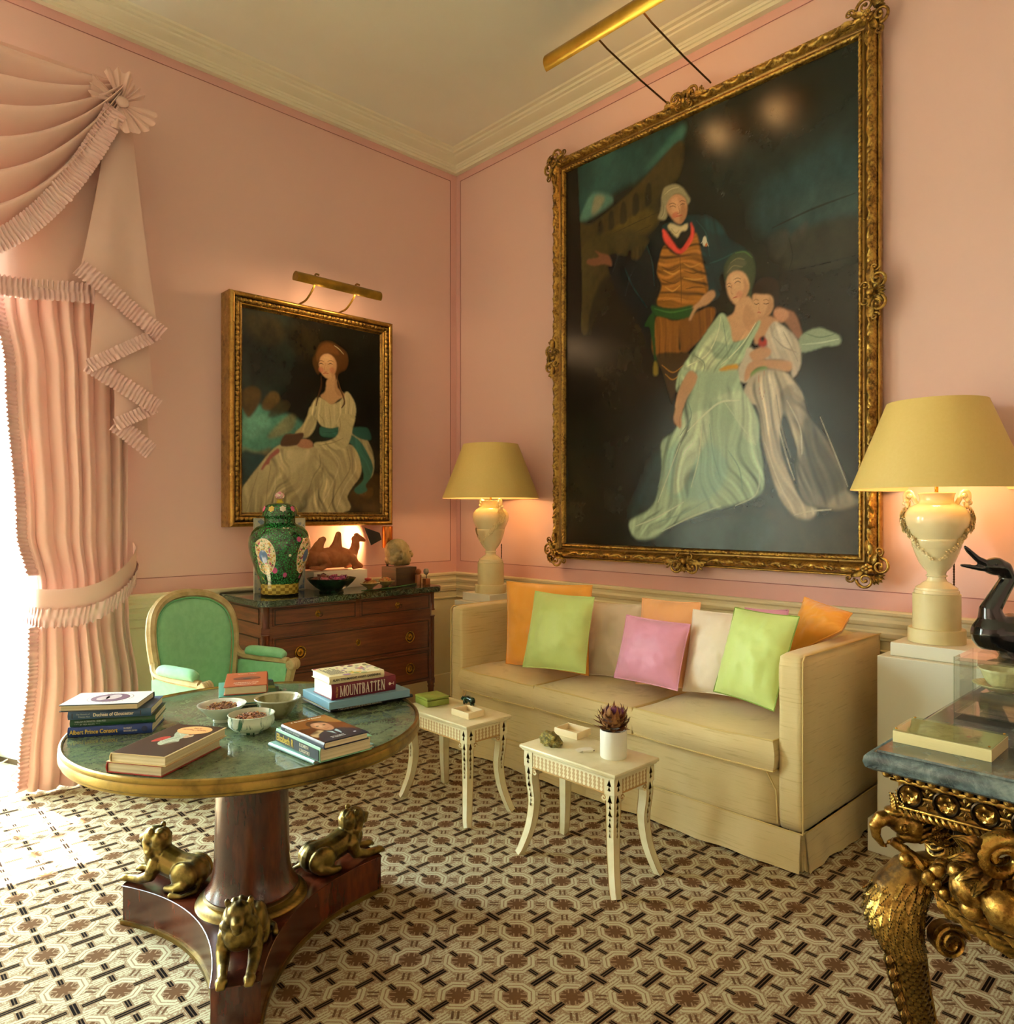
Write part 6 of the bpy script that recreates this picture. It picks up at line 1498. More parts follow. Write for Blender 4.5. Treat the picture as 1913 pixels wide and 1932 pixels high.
# short flat pelmet behind, with its own frill
pel = grid(60, 12, lambda u, v: (-4.4 + u * 1.86 - vl.x, -.218 - .030 * abs(math.sin(u * 21 + 2.5 * v)) * (.3 + .7 * v) - vl.y, 3.55 - 1.05 * v - vl.z)); pel.f = [f[::-1] for f in pel.f]; pel.obj('pelmet', M_CUR, va, ang=180)
ruffle([Vector((x, -.240, 2.509 + .02 * math.sin((x + 2.5) * 3) + .012 * math.sin(x * 9))) - vl for x in np.linspace(-4.4, -2.52, 70)], Vector((0, 0, 1)), Vector((0, -1, 0)), .095, .022, .013, 4).obj('pelmet_frill', M_FRILL, va, ang=180)
# cascade: pleated layers, each with a slanting hem
TOPL, TOPR = Vector((-2.545, -.225, 3.42)), Vector((-2.440, -.225, 3.44))
LAY = [((-2.678, 2.600), (-2.315, 2.346), -.330), ((-2.315, 2.346), (-2.631, 2.138), -.312), ((-2.631, 2.138), (-2.321, 1.962), -.296), ((-2.321, 1.962), (-2.505, 1.857), -.280), ((-2.505, 1.857), (-2.334, 1.725), -.265)]
M_LIN = M_CUR
for k, (a, b_, y) in enumerate(LAY):
    lft, rgt = (a, b_) if a[0] < b_[0] else (b_, a)
    TL_ = Vector((TOPL.x + .01 * k, y + .02, TOPL.z)); TR_ = Vector((TOPR.x - .004 * k, y + .02, TOPR.z)); BL_ = Vector((lft[0], y, lft[1])); BR_ = Vector((rgt[0], y, rgt[1]))
    def lay(u, v, TL_=TL_, TR_=TR_, BL_=BL_, BR_=BR_, k=k):
        lx = TL_.lerp(BL_, v); rx = TR_.lerp(BR_, v); p = lx.lerp(rx, u); bow = .022 * math.sin(PI * v) if k == 0 else .0
        p += Vector((bow * (u - .5) * -.6, -.020 * math.sin(PI * u * 1.0) * (1 - .4 * v) - .012 * math.sin(u * 7 + k) * v * (k == 0), 0)); return p
    g_ = grid(26, 34, lambda u, v: tuple(lay(u, v) - vl)); g2 = grid(26, 34, lambda u, v: tuple(lay(u, v) + Vector((0, .005, 0)) - vl)); g2.f = [f[::-1] for f in g2.f]; g_.join(g2); g_.f = [f[::-1] for f in g_.f]
    g_.obj('cascade_fold', M_CUR, va, ang=180)
    hp = [lay(u, 1.0) + Vector((0, -.014, 0)) for u in np.linspace(-.03, 1.03, 24)]; d = (hp[-1] - hp[0]).normalized(); s = Vector((-d.z, 0, d.x)).normalized(); s = s if s.z > 0 else -s
    ruffle([p - vl for p in hp], s, Vector((0, -1, 0)), .085 if k in (0, 2, 4) else .06, .020, .012, 31 + k).obj('cascade_frill', M_FRILL, va, ang=180)
# rosette of pleated fabric fans
RC_ = Vector((-2.502, -.340, 3.480))
def fan(a0, spread, R, tilt, n=3):
    def fn(u, v):
        a = a0 + (u - .5) * spread; r = R * (.12 + .88 * v) * (1 + .05 * math.cos((u - .5) * n * 2 * PI)); 
        y = -.020 - .030 * v * tilt + .011 * v * math.sin(u * n * 2 * PI + 1) + .004 * v * math.sin(u * 31)
        return tuple(RC_ - vl + Vector((r * math.cos(a), y, r * math.sin(a))))
    return grid(64, 8, fn)
rs = MB()
for (a0, spd, R, tl_) in ((1.70, 1.0, .150, 1.0), (.85, .75, .125, .3), (-.42, .95, .158, .9), (-1.45, 1.05, .155, 1.1), (2.95, .85, .150, .9)): rs.join(fan(a0, spd, R, tl_))
rs.obj('rosette', M_CUR, va, ang=180)
kn = ball(.030, 14, 10, 1.1, .7, .9); kn.v = [tuple(Vector(v) + RC_ - vl + Vector((0, -.035, 0))) for v in kn.v]; kn.obj('rosette_knot', M_CUR, va)

# flex and its wooden coupling on the window-bay floor
fx = thing('flex', 'white electric flex with a small wooden coupling on the floor of the window bay', 'cable', (-2.85, .30, 0))
CW = plain('white_flex', '#efe9d6', .5)
tube([p for p in spline([(-.085, .175, .012), (-.035, .17, .014), (.005, .19, .022), (.03, .205, .026)], 6)], .0042, 8).obj('cord', CW, fx)
tube([p for p in spline([(.063, .165, .022), (.07, .10, .008), (.01, .0, .008), (-.03, -.08, .008), (-.02, -.17, .008), (.06, -.215, .008)], 8)], .0042, 8).obj('cord', CW, fx)
MB().join(lathe([(.004, -.022), (.010, -.018), (.012, 0), (.014, .012), (.012, .022), (.0001, .024)], 16), lookM((.046, .188, .026), (.8, -.55, 0))).obj('coupling', plain('turned_wood', '#a5632c', .45), fx)

# ================================================================ green armchair
M_FR = plain('limed_wood', '#cdb98a', .5, hex2='#b39d6c', nscale=18, stretch=(1, 1, 1)); M_GRN = plain('mint_fabric', '#98dcae', .8, hex2='#8bd3a2', nscale=30, bscale=700, bstr=.15, sheen=.3); M_GPIPE = plain('mint_piping', '#72bd8a', .7)
ch = thing('armchair', 'painted wood armchair with curved back and mint green upholstery by the curtain', 'armchair', (-2.14, -.82, 0), math.radians(-68))
def backpt(b_, z): return (-.235 - .14 * (z - .47) + .10 * (abs(b_) / .27) ** 2 * .55, b_, z)
half_ = [(.205, .40), (.215, .50), (.240, .62), (.258, .74), (.256, .83), (.228, .905), (.165, .955), (.085, .980), (0, .987)]
outl = half_ + [(-a, z) for a, z in half_[-2::-1]]
sec = []
for k in range(16):
    a = 2 * PI * k / 16; r = 1 + (.10 if k % 2 == 0 else -.05); sec.append((r * math.cos(a), r * math.sin(a)))
op = spline([backpt(a, z) for a, z in outl], 6)
tube(op, .022, section=sec, up=(-1, 0, 0)).obj('back_frame', M_FR, ch, ang=60)
zs_ = np.linspace(.42, .968, 30)
hw = lambda z: float(np.interp(z, [p[1] for p in half_], [p[0] for p in half_])) - .017
def padf(sgn):
    def fn(u, v):
        z = .42 + .548 * v; w = max(.004, hw(z)); b_ = (2 * u - 1) * w; U = abs(2 * u - 1); e = (1 - U ** 3) * (1 - abs(2 * v - 1) ** 4); x, y, z_ = backpt(b_, z); return (x + sgn * (.006 + .034 * e ** .6), y, z_)
    return fn
bk_ = grid(26, 30, padf(1)); b2 = grid(26, 30, padf(-1)); b2.f = [f[::-1] for f in b2.f]; bk_.join(b2); bk_.obj('back_upholstery', M_GRN, ch, ang=180)
pp_ = spline([(lambda q: (q[0] + .020, q[1], q[2]))(backpt(a * .915, .42 + (z - .42) * .963)) for a, z in outl], 5); tube(pp_, .0042, 6).obj('back_piping', M_GPIPE, ch)
# seat
def seatf(top):
    def fn(u, v):
        x = -.24 + .50 * v; w = .225 + .055 * v; y = (2 * u - 1) * w; e = (1 - abs(2 * u - 1) ** 4) * (1 - abs(2 * v - 1) ** 4); return (x + .03 * (1 - (2 * u - 1) ** 2) * v * v, y, (.415 + .055 * e ** .6) if top else .355)
    return fn
st = grid(20, 20, seatf(True)); s2 = grid(20, 20, seatf(False)); s2.f = [f[::-1] for f in s2.f]; st.join(s2)
R_ = [(i, 0) for i in range(20)] + [(19, j) for j in range(1, 20)] + [(i, 19) for i in range(18, -1, -1)] + [(0, j) for j in range(18, 0, -1)]
st.f += [(j0 * 20 + i0, j0 * 20 + i0 + 400, j1 * 20 + i1 + 400, j1 * 20 + i1) for (i0, j0), (i1, j1) in zip(R_, R_[1:] + R_[:1])]; st.mi += [0] * len(R_)
st.obj('seat', M_GRN, ch, ang=60)
rl = [(seatf(False)(i / 19, j / 19)) for i, j in R_]; tube([(x * 1.01, y * 1.01, .335) for x, y, z in rl], (.022), section=[(-1, -1.1), (1, -1.1), (1, 1.1), (-1, 1.1)], closed=True).obj('seat_rail', M_FR, ch, ang=40)
for sy in (-1, 1):
    # arm rail rises from the back post, runs forward and ends in a scroll; the post curves down to the seat
    ap = spline([backpt(sy * .250, .70), (-.19, sy * .268, .645), (-.10, sy * .280, .630), (.02, sy * .288, .625), (.12, sy * .290, .622)], 6)
    tube(ap, [.018] * len(ap), section=sec, up=(0, 0, 1)).obj('arm', M_FR, ch, ang=60)
    vol = MB(); cx_, cz_ = .150, .606
    for off in (-.020, -.0065, .0065, .020):
        q = [(cx_ + (.030 * (1 - .8 * t)) * math.cos(PI / 2 - t * 2.6 * PI), sy * .290 + off, cz_ + (.030 * (1 - .8 * t)) * math.sin(PI / 2 - t * 2.6 * PI)) for t in np.linspace(0, 1, 30)]; vol.join(tube(q, [.0075 * (1 - .4 * t) for t in np.linspace(0, 1, 30)], 7))
    vol.join(lathe([(.0001, -.024), (.026, -.024), (.026, .024), (.0001, .024)], 20), T(cx_, sy * .290, cz_) @ RX(PI / 2)); vol.obj('arm_scroll', M_FR, ch)
    po = spline([(.145, sy * .290, .588), (.132, sy * .288, .54), (.125, sy * .280, .48), (.150, sy * .272, .42), (.19, sy * .268, .37)], 6); tube(po, [.020] * len(po), section=sec, up=(0, 1, 0)).obj('arm_support', M_FR, ch, ang=60)
    pdp = spline([(-.150, sy * .276, .655), (-.12, sy * .280, .664), (-.02, sy * .286, .662), (.06, sy * .289, .660), (.095, sy * .290, .648)], 6); n_ = len(pdp)
    tube(pdp, [(.012 + .016 * math.sin(PI * (k + .6) / (n_ + .2)) ** .4, .016 + .014 * math.sin(PI * (k + .6) / (n_ + .2)) ** .4) for k in range(n_)], 14).obj('arm_pad', M_GRN, ch, ang=180)
    def side(u, v, sy=sy):
        x = -.205 + .325 * u; zt = .612; zb = .40; return (x, sy * (.262 + .012 * u) - sy * .012 * math.sin(PI * u) * math.sin(PI * v), zb + (zt - zb) * v)
    sd = grid(12, 10, side); s2 = grid(12, 10, lambda u, v: (side(u, v)[0], side(u, v)[1] + sy * .016, side(u, v)[2])); s2.f = [f[::-1] for f in s2.f]; sd.join(s2)
    sd.f = sd.f if sy < 0 else [f[::-1] for f in sd.f]; sd.obj('side_upholstery', M_GRN, ch, ang=180)
    # turned, fluted front legs and splayed back legs
    fl = lathe([(.0001, 0), (.013, 0), (.016, .012), (.012, .022), (.016, .03), (.015, .05), (.024, .265), (.020, .275), (.029, .285), (.029, .30), (.024, .305), (.029, .36)], 40, twist=lambda a, j, z: (1 - .10 * (math.cos(a * 10) > .2)) if 5 <= j <= 6 else 1)
    MB().join(fl, T(.235, sy * .255, 0)).obj('leg', M_FR, ch, ang=40)
    bl_ = spline([(-.235, sy * .205, .36), (-.245, sy * .205, .24), (-.262, sy * .205, .10), (-.285, sy * .205, .03)], 5); bb_ = tube(bl_, [.021 - .006 * k / 15 for k in range(len(bl_))], 14); bb_.join(ball(.020, 14, 8, loc=(-.290, sy * .205, .021))); bb_.obj('leg', M_FR, ch)

# ================================================================ pedestals and the pair of urn lamps
M_PED = plain('pedestal_white', '#e3e2cd', .45)
def pedestal(cx, cy, hw_, label):
    r = thing('pedestal', label, 'pedestal', (cx, cy, 0), 0, 'white lamp pedestals either side of the sofa')
    box(-hw_ - .028, hw_ + .028, -hw_ - .028, hw_ + .028, 0, .135, .003).obj('plinth', M_PED, r, smooth=False); box(-hw_, hw_, -hw_, hw_, .135, .81, .003).obj('shaft', M_PED, r, smooth=False); box(-hw_ + .038, hw_ - .038, -hw_ + .038, hw_ - .038, .811, .866, .003).obj('cap', M_PED, r, smooth=False); return r
pedestal(-.305, -.735, .175, 'white square pedestal under the smaller looking lamp in the corner'); pedestal(-.240, -3.450, .195, 'white square pedestal under the large lamp by the gilt table')
M_URN = plain('cream_glaze', '#e9dfb5', .16, hex2='#e4d8a8', nscale=5, coat=.4); M_COLM = plain('cream_wood', '#dccf9d', .5, hex2='#d4c58f', nscale=9); M_BISC = plain('cream_biscuit', '#ecdfb2', .45, hex2='#dccb96', nscale=60)
def mat_shade():
    m, nt, b = new_mat('card_shade'); c = coords(nt); f = noise(nt, mapped(nt, c, (60, 60, 60)), 1.5, 2)
    nt.links.new(mixc(nt, f, lin('#d8b968'), lin('#dec176')), b.inputs['Base Color']); b.inputs['Roughness'].default_value = .65; bump(nt, b, noise(nt, c, 400, 2), .2, .001); return m
M_SHADE = mat_shade(); M_SHIN = plain('shade_lining', '#f3dca8', .7)
def petal_flower(r, seed):
    rn = random.Random(seed); mb = ball(r * .28, 8, 6, loc=(0, 0, r * .28))
    for ring, (n, rr, lift) in enumerate(((5, .95, .10), (5, .62, .32))):
        for k in range(n):
            a = 2 * PI * k / n + ring * .6
            g = grid(5, 5, lambda u, v: (r * rr * v, (2 * u - 1) * r * .42 * math.sin(PI * min(1, .2 + .8 * v)) , r * (lift + .25 * v - .30 * v * v + .10 * (2 * u - 1) ** 2))); mb.join(g, RZ(a)); g2 = grid(5, 5, lambda u, v: (r * rr * v, (2 * u - 1) * r * .42 * math.sin(PI * min(1, .2 + .8 * v)), r * (lift - .06 + .25 * v - .30 * v * v))); g2.f = [f[::-1] for f in g2.f]; mb.join(g2, RZ(a))
    return mb
FLM = [petal_flower(.027, 1).mesh('flower', M_BISC, ang=180), petal_flower(.018, 2).mesh('flower', M_BISC, ang=180), petal_flower(.011, 3).mesh('flower', M_BISC, ang=180)]
UP = [(.034, .277), (.036, .290), (.050, .305), (.066, .330), (.078, .360), (.086, .385), (.087, .388), (.0895, .392), (.0935, .415), (.0955, .422), (.0935, .426), (.104, .450), (.117, .480), (.122, .505), (.119, .530), (.104, .553), (.085, .566), (.070, .573), (.064, .578), (.0625, .590), (.065, .606), (.069, .614), (.067, .617), (.060, .612), (.057, .590), (.055, .57)]
UR = lambda z: float(np.interp(z, [p[1] for p in UP[:18]], [p[0] for p in UP[:18]]))
def lamp(cx, cy, rz, label):
    r = thing('table_lamp', label, 'lamp', (cx, cy, .867), rz, 'urn table lamps on white pedestals')
    lathe([(.0001, 0), (.106, 0), (.106, .052), (.104, .056), (.088, .056), (.088, .200), (.0001, .201)], 56).obj('column', M_COLM, r, ang=30)
    lathe([(.0001, .201), (.083, .201), (.083, .213), (.078, .216), (.078, .224), (.070, .230), (.060, .236), (.052, .244), (.038, .252), (.034, .262), (.034, .268), (.040, .272), (.038, .277), (.0001, .278)], 8 if False else 48).obj('foot', M_URN, r, ang=35)
    lathe(UP, 64).obj('urn', M_URN, r, ang=50)
    for s in (-1, 1):
        hp = spline([(s * .072, 0, .572), (s * .086, 0, .600), (s * .098, 0, .622), (s * .112, 0, .612), (s * .112, 0, .585), (s * .104, 0, .556)], 6); h = tube(hp, .0095, 10)
        for k in range(5): h.join(ball(.011, 8, 6, loc=(s * (.092 + .006 * k), .006 * (-1) ** k, .615 - .010 * k)))
        h.obj('handle', M_URN, r)
        rn = random.Random(5 + s)
        for k in range(22):                                    # applied garland: from the handle down and round the bowl
            t = k / 21; z = .560 - .215 * t ** .8; a = (0 if s > 0 else PI) + s * -(1.35 * t ** 1.7) + rn.uniform(-.16, .16) * (1 - t * .6)
            sz = 0 if t < .38 else (1 if t < .7 else 2); o = link('flower', FLM[sz], r); rad = UR(z) + .002; o.matrix_local = T(rad * math.cos(a), rad * math.sin(a), z) @ RZ(a) @ RY(PI / 2 - .15) @ RZ(rn.uniform(0, 6)) @ S(rn.uniform(.8, 1.1) * (1 if t < .8 else .75))
        lv = MB()
        for k in range(46):
            t = rn.random(); z = .565 - .225 * t ** .8; a = (0 if s > 0 else PI) + s * -(1.4 * t ** 1.7) + rn.uniform(-.22, .22) * (1 - t * .5); rad = UR(z) + .002; L_ = .016 * (1 - .4 * t)
            g = grid(3, 4, lambda u, v: (L_ * v, (2 * u - 1) * L_ * .3 * math.sin(PI * min(1, .2 + .8 * v)), .004 * math.sin(PI * v) + .003)); lv.join(g, T(rad * math.cos(a), rad * math.sin(a), z) @ RZ(a) @ RY(PI / 2 - .3) @ RZ(rn.uniform(0, 6)))
        o = lv.obj('leaves', M_BISC, r, ang=180); o['kind'] = 'stuff'
    lathe([(.007, .56), (.007, .66), (.018, .665), (.018, .72), (.0001, .722)], 16).obj('lamp_stem', M_ORM, r)
    ball(.034, 18, 12, 1, 1, 1.2, (0, 0, .77)).obj('bulb', plain('warm_bulb', '#ffe7c0', .4, emit=((1, .62, .28, 1), 8)), r)
    so = [(.325, .632), (.3255, .634), (.1865, .990), (.186, .993), (.183, .993), (.1835, .988), (.322, .634), (.3225, .632)]
    lathe(so[:5], 80).obj('shade', M_SHADE, r, ang=40); li = lathe(so[4:] + [so[0]], 80); li.obj('shade_lining', M_SHIN, r, ang=40)
    lathe([(.1835, .982), (.02, .986), (.0001, .986)], 48).obj('light_stop', M_SHIN, r)  # opaque disc added across the shade top to block light upwards
    sp_ = MB()
    for k in range(3): a = k * 2 * PI / 3; sp_.join(tube([(0, 0, .955), (.19 * math.cos(a), .19 * math.sin(a), .975)], .0025, 6))
    sp_.join(tube([(0, 0, .70), (0, 0, .957)], .003, 6)); sp_.obj('shade_carrier', M_ORM, r)
    rr_ = Vector((.052, -.050, 0)); rr_.rotate(Matrix.Rotation(-rz, 3, 'Z')); fl = MB()
    for ph in (0, PI): fl.join(tube([(rr_.x + .002 * math.cos(k * .9 + ph), rr_.y + .002 * math.sin(k * .9 + ph), .205 + .12 * k / 40) for k in range(41)], .0022, 5))
    fl.obj('flex', plain('braided_brown', '#4a2c14', .8), r)
    add_light('lamp_glow', 'POINT', (cx, cy, .867 + .715), 8.0, (1, .62, .28), shadow_soft_size=.04)
    return r
lamp(-.335, -.765, math.radians(-95), 'tall cream urn lamp with flower garlands in the corner between sofa and chest')
lamp(-.255, -3.425, math.radians(-74), 'tall cream urn lamp with flower garlands next to the black duck')
# ================================================================ round table
RT = Vector((-2.575, -2.05, 0)); ZM = .710; ZB = ZM + .0006
rt = thing('round_table', 'round pedestal table with green marble top, brass rim and bronze lions on a concave base', 'table', tuple(RT))
M_TGM = mat_marble('table_marble', '#6a7858', '#526048', '#3a4836', '#979c78', 16, .07, .25)
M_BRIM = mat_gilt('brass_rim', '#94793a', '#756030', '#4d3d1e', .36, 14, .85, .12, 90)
lathe([(.0001, .672), (.536, .672), (.536, ZM), (.0001, ZM)], 128).obj('marble_top', M_TGM, rt, ang=30)
lathe([(.50, .664), (.540, .664), (.546, .668), (.546, .674), (.551, .678), (.551, .694), (.548, .700), (.550, .706), (.548, .713), (.543, .716), (.538, .714), (.5365, .709)], 128).obj('rim', M_BRIM, rt, ang=35)
M_COL = mat_wood('flame_mahogany', '#5f2914', '#3f180c', '#210c06', .26, (5, 5, 1.2), 1.6, .25)
colp = [(.0001, .664), (.20, .664), (.20, .645), (.118, .640), (.114, .60), (.114, .50), (.116, .40), (.118, .30), (.121, .24), (.128, .20), (.140, .175), (.146, .168), (.146, .162), (.0001, .160)]
lathe(colp, 80).obj('column', M_COL, rt, ang=40)
ringp = [(.140, .165), (.149, .163), (.153, .158), (.149, .152), (.156, .148), (.166, .144), (.172, .138), (.174, .132), (.177, .130)]
lathe(ringp, 120, twist=lambda a, j, z: 1 + (.006 * math.cos(a * 60) if 4 <= j <= 6 else 0)).obj('collar', M_BRIM, rt, ang=50)
def plinth_poly(grow=0.0, hw_=.064, R=.475):
    pts = []
    A = [math.radians(a) for a in (.5, 120.5, 240.5)]
    for i in range(3):
        a, b_ = A[i], A[(i + 1) % 3]; u = Vector((math.cos(a), math.sin(a))); v = Vector((-u.y, u.x)); u2 = Vector((math.cos(b_), math.sin(b_))); v2 = Vector((-u2.y, u2.x))
        for k in range(-4, 5): s = k / 4; pts.append(u * (R + grow - .010 * s * s) + v * ((hw_ + grow) * s))
        p0 = u * (R - .012 + grow) + v * (hw_ + grow); p2 = u2 * (R - .012 + grow) - v2 * (hw_ + grow); m = (a + PI / 3); c = Vector((math.cos(m), math.sin(m))) * (.085 + grow)
        for k in range(1, 20): t = k / 20; pts.append(p0 * (1 - t) ** 2 + c * 2 * t * (1 - t) + p2 * t * t)
    return [(p.x, p.y) for p in pts]
extrude_poly(plinth_poly(), .012, .130).obj('plinth', M_COL, rt, ang=40)
extrude_poly(plinth_poly(.006), .0, .014).obj('plinth_band', M_BRIM, rt, ang=40)
hl = MB(); pp2 = plinth_poly(.0015); hl.join(tube([(x, y, .129) for x, y in pp2], .0022, 6, closed=True)); hl.obj('edge_line', M_COL, rt)
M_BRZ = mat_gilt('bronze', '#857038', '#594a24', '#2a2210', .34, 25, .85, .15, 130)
LB = [('c', [(.225, 0, .052), (.29, 0, .060), (.34, 0, .075), (.375, 0, .085)], [.050, .046, .048, .046]), ('e', (.372, 0, .110), (.040, .042, .055), RY(.35)), ('e', (.394, 0, .152), (.034, .034, .034)), ('c', [(.408, 0, .150), (.432, 0, .140)], [.021, .018]), ('e', (.444, 0, .146), (.008, .011, .008)), ('e', (.430, 0, .122), (.017, .014, .009)), ('c', [(.405, .024, .140), (.378, .036, .112), (.372, .030, .080)], [.014, .018, .014]), ('c', [(.405, -.024, .140), (.378, -.036, .112), (.372, -.030, .080)], [.014, .018, .014]), ('e', (.396, 0, .118), (.020, .026, .030)),
      ('e', (.362, 0, .140), (.030, .040, .044)), ('e', (.382, .031, .178), (.010, .009, .012)), ('e', (.382, -.031, .178), (.010, .009, .012)), ('e', (.412, .017, .163), (.010, .008, .006)), ('e', (.412, -.017, .163), (.010, .008, .006))]
for s in (-1, 1):
    LB += [('e', (.238, s * .040, .050), (.052, .026, .046)), ('c', [(.225, s * .052, .03), (.26, s * .060, .014), (.292, s * .058, .011)], [.022, .015, .011]), ('c', [(.355, s * .036, .075), (.372, s * .044, .035), (.415, s * .040, .018), (.462, s * .036, .014)], [.026, .021, .016, .013]), ('e', (.474, s * .036, .014), (.020, .017, .013))]
    for q in (-1, 0, 1): LB.append(('e', (.490, s * .036 + q * .008, .009), (.008, .005, .008)))
LB.append(('c', [(.19, .01, .04), (.178, .05, .014), (.21, .085, .008), (.25, .088, .008)], [.010, .008, .007, .010]))
lion0 = organic('lion', M_BRZ, LB, .0034, 3, rt, (0, 0, .1305), disp=lambda c, n: n * (.0035 * mnoise.noise(Vector((c.x * 55, c.y * 90, c.z * 55)))) if (.335 < c.x < .40 and c.z > .055) else n * 0)
lion0.rotation_euler = (0, 0, math.radians(.5))
for a in (120.5, 240.5):
    o = lion0.copy(); COL.objects.link(o); o.parent = rt; o.rotation_euler = (0, 0, math.radians(a))

# ================================================================ books
M_PAGE = None
def mat_pages():
    m, nt, b = new_mat('book_pages'); c = coords(nt); x, y, z = xyz(nt, c); f = noise(nt, mapped(nt, c, (2, 2, 900)), 1, 2)
    nt.links.new(mixc(nt, f.smooth(.35, .65), lin('#e6dcb8'), lin('#cfc297')), b.inputs['Base Color']); b.inputs['Roughness'].default_value = .85; return m
M_PAGE = mat_pages()
PAGE_W = plain('white_pages', '#eeeedd', .8)
def book(label, corner, ang, L, W_, T_, z, cover, pages=None, group='books on the round table', jacket=True, name='book', round_=True):
    """x runs along the spine, y from spine to fore-edge."""
    r = thing(name, label, 'book', (corner[0], corner[1], z + .0008), math.radians(ang), group); t = .0028
    cv = MB(); cv.join(box(0, L, .003, W_, 0, t, .0008, 1)); cv.join(box(0, L, .003, W_, T_ - t, T_, .0008, 1))
    sec = [(-.0045 * math.sin(PI * k / 8) if round_ else 0, T_ * k / 8) for k in range(9)]; inner = [(y + t, max(t, min(T_ - t, z_))) for y, z_ in sec]
    vs = [(x, y + .004, z_) for x in (0, L) for y, z_ in sec] + [(x, y + .004, z_) for x in (0, L) for y, z_ in inner]; fs = []
    for k in range(8): fs += [(k, k + 1, 9 + k + 1, 9 + k), (18 + k, 27 + k, 27 + k + 1, 18 + k + 1), (k, 18 + k, 18 + k + 1, k + 1), (9 + k, 9 + k + 1, 27 + k + 1, 27 + k)]
    cv.add(vs, fs); cv.obj('cover', cover, r, ang=30)
    pg = box(.003, L - .003, .005, W_ - .004, t, T_ - t, .0005, 1); pg.obj('pages', pages or M_PAGE, r, smooth=False)
    return r
def patch(r, name, x0, x1, y0, y1, z, mat): return box(x0, x1, y0, y1, z, z + .0005).obj(name, mat, r, smooth=False)
def oval(r, name, cx, cy, rx, ry, z, mat, n=40): return extrude_poly([(cx + rx * math.cos(2 * PI * k / n), cy + ry * math.sin(2 * PI * k / n)) for k in range(n)], z, z + .0005).obj(name, mat, r, smooth=False)
def spine_text(r, s, x, zc, size, mat, sx=1, **k): return text(s, r, T(x, -.0012, zc) @ RX(PI / 2), size, mat, sx, **k)
cl_ = lambda n, h, **k: plain(n, h, k.pop('r', .35), **k)
TXT_Y = cl_('gold_lettering', '#dcc155'); TXT_W = cl_('white_lettering', '#e9e4cf'); TXT_K = cl_('dark_lettering', '#2a211a'); TXT_P = cl_('pale_lettering', '#a9b6b2')
# left stack
a0 = -31
b1 = book('royal blue book with yellow spine lettering at the bottom of the four book stack', (-3.066, -1.838), a0, .240, .158, .030, ZM, cl_('blue_cover', '#1f3a7c'))
spine_text(b1, 'Albert Prince Consort', .006, .015, .0185, TXT_Y, .80, off=.0003); spine_text(b1, 'ROBERT', .158, .020, .0072, TXT_W, .9); spine_text(b1, 'RHODES JAMES', .158, .0115, .0072, TXT_W, .8)
MB().join(ball(.009, 12, 8, 1, .05, 1, (.218, -.0008, .015))).obj('device', cl_('navy_device', '#10204a'), b1)
b2_ = book('thin dark green book second from the bottom of the four book stack', (-3.060, -1.838), a0 + 1, .242, .160, .023, ZM + .0305, cl_('green_cover', '#1d4a2c'))
spine_text(b2_, 'WILLIAM ROBINSON 1838-1935', .014, .0155, .0078, TXT_P, .8); spine_text(b2_, '* * *  BY MEA ALLAN  * * *', .014, .007, .0068, TXT_P, .9); patch(b2_, 'device', .205, .215, -.0012, -.0006, .009, TXT_P)
b3 = book('slate blue book third from the bottom of the four book stack', (-3.066, -1.840), a0, .236, .160, .025, ZM + .054, cl_('slate_cover', '#3a5878'))
spine_text(b3, 'Duchess of Gloucester', .071, .0125, .0145, TXT_W, .85, off=.0004); spine_text(b3, 'The Memoirs of', .024, .0165, .0068, TXT_P, .85); spine_text(b3, 'Princess Alice', .030, .0085, .0068, TXT_P, .85)
for x in (.012, .205): box(x, x + .0022, -.0014, -.0008, .005, .020).obj('spine_rule', TXT_K, b3, smooth=False)
b4 = book('white jacketed book with a purple oval portrait on top of the four book stack', (-2.812, -1.835), a0 + 180 - 5, .228, .152, .021, ZM + .0795, cl_('dark_case', '#2d3a44'))
patch(b4, 'jacket', .0, .228, .000, .152, .0211, cl_('white_jacket', '#e3e0d3'))
oval(b4, 'oval_portrait', .108, .076, .056, .050, .0217, cl_('purple_print', '#6d4a5e')); oval(b4, 'portrait_face', .100, .070, .022, .030, .0223, cl_('pale_print', '#c3b4b0')); oval(b4, 'portrait_dress', .128, .082, .018, .026, .0223, cl_('pale_print', '#c3b4b0'))
dots = MB()
for k in range(44):
    a = 2 * PI * k / 44; dots.join(box(-.0012, .0012, -.0012, .0012, .0217, .0221), T(.108 + .066 * math.cos(a), .076 + .060 * math.sin(a), 0))
o = dots.obj('dotted_border', cl_('rose_print', '#b98a94'), b4, smooth=False); o['kind'] = 'stuff'
# front pair
f1 = book('large cream paged book with a red case under the one with a dark painted jacket', (-2.853, -2.105), 213.2, .255, .172, .029, ZM, cl_('red_case', '#a5352a')); patch(f1, 'jacket', 0, .255, 0, .172, .0291, cl_('cream_jacket', '#ddcfa4'))
f2 = book('book with a dark jacket painting of a figure and an orange oval title', (-2.840, -2.112), 214, .268, .170, .026, ZM + .0300, cl_('cream_jacket_b', '#d9c48f'))
patch(f2, 'orange_edge', 0, .268, .165, .1705, .0003, cl_('orange_edge', '#d07a3a'))
cvs = Canvas(150, 96, '#2c2318'); rn_ = random.Random(4)
for k in range(60): cvs.ell(rn_.uniform(0, 1000), rn_.uniform(0, 1000), rn_.uniform(30, 160), rn_.uniform(30, 120), rn_.choice(['#241c14', '#3a2e20', '#4a3622', '#1d1a16', '#33291e', '#2f3028']), .8, .5)
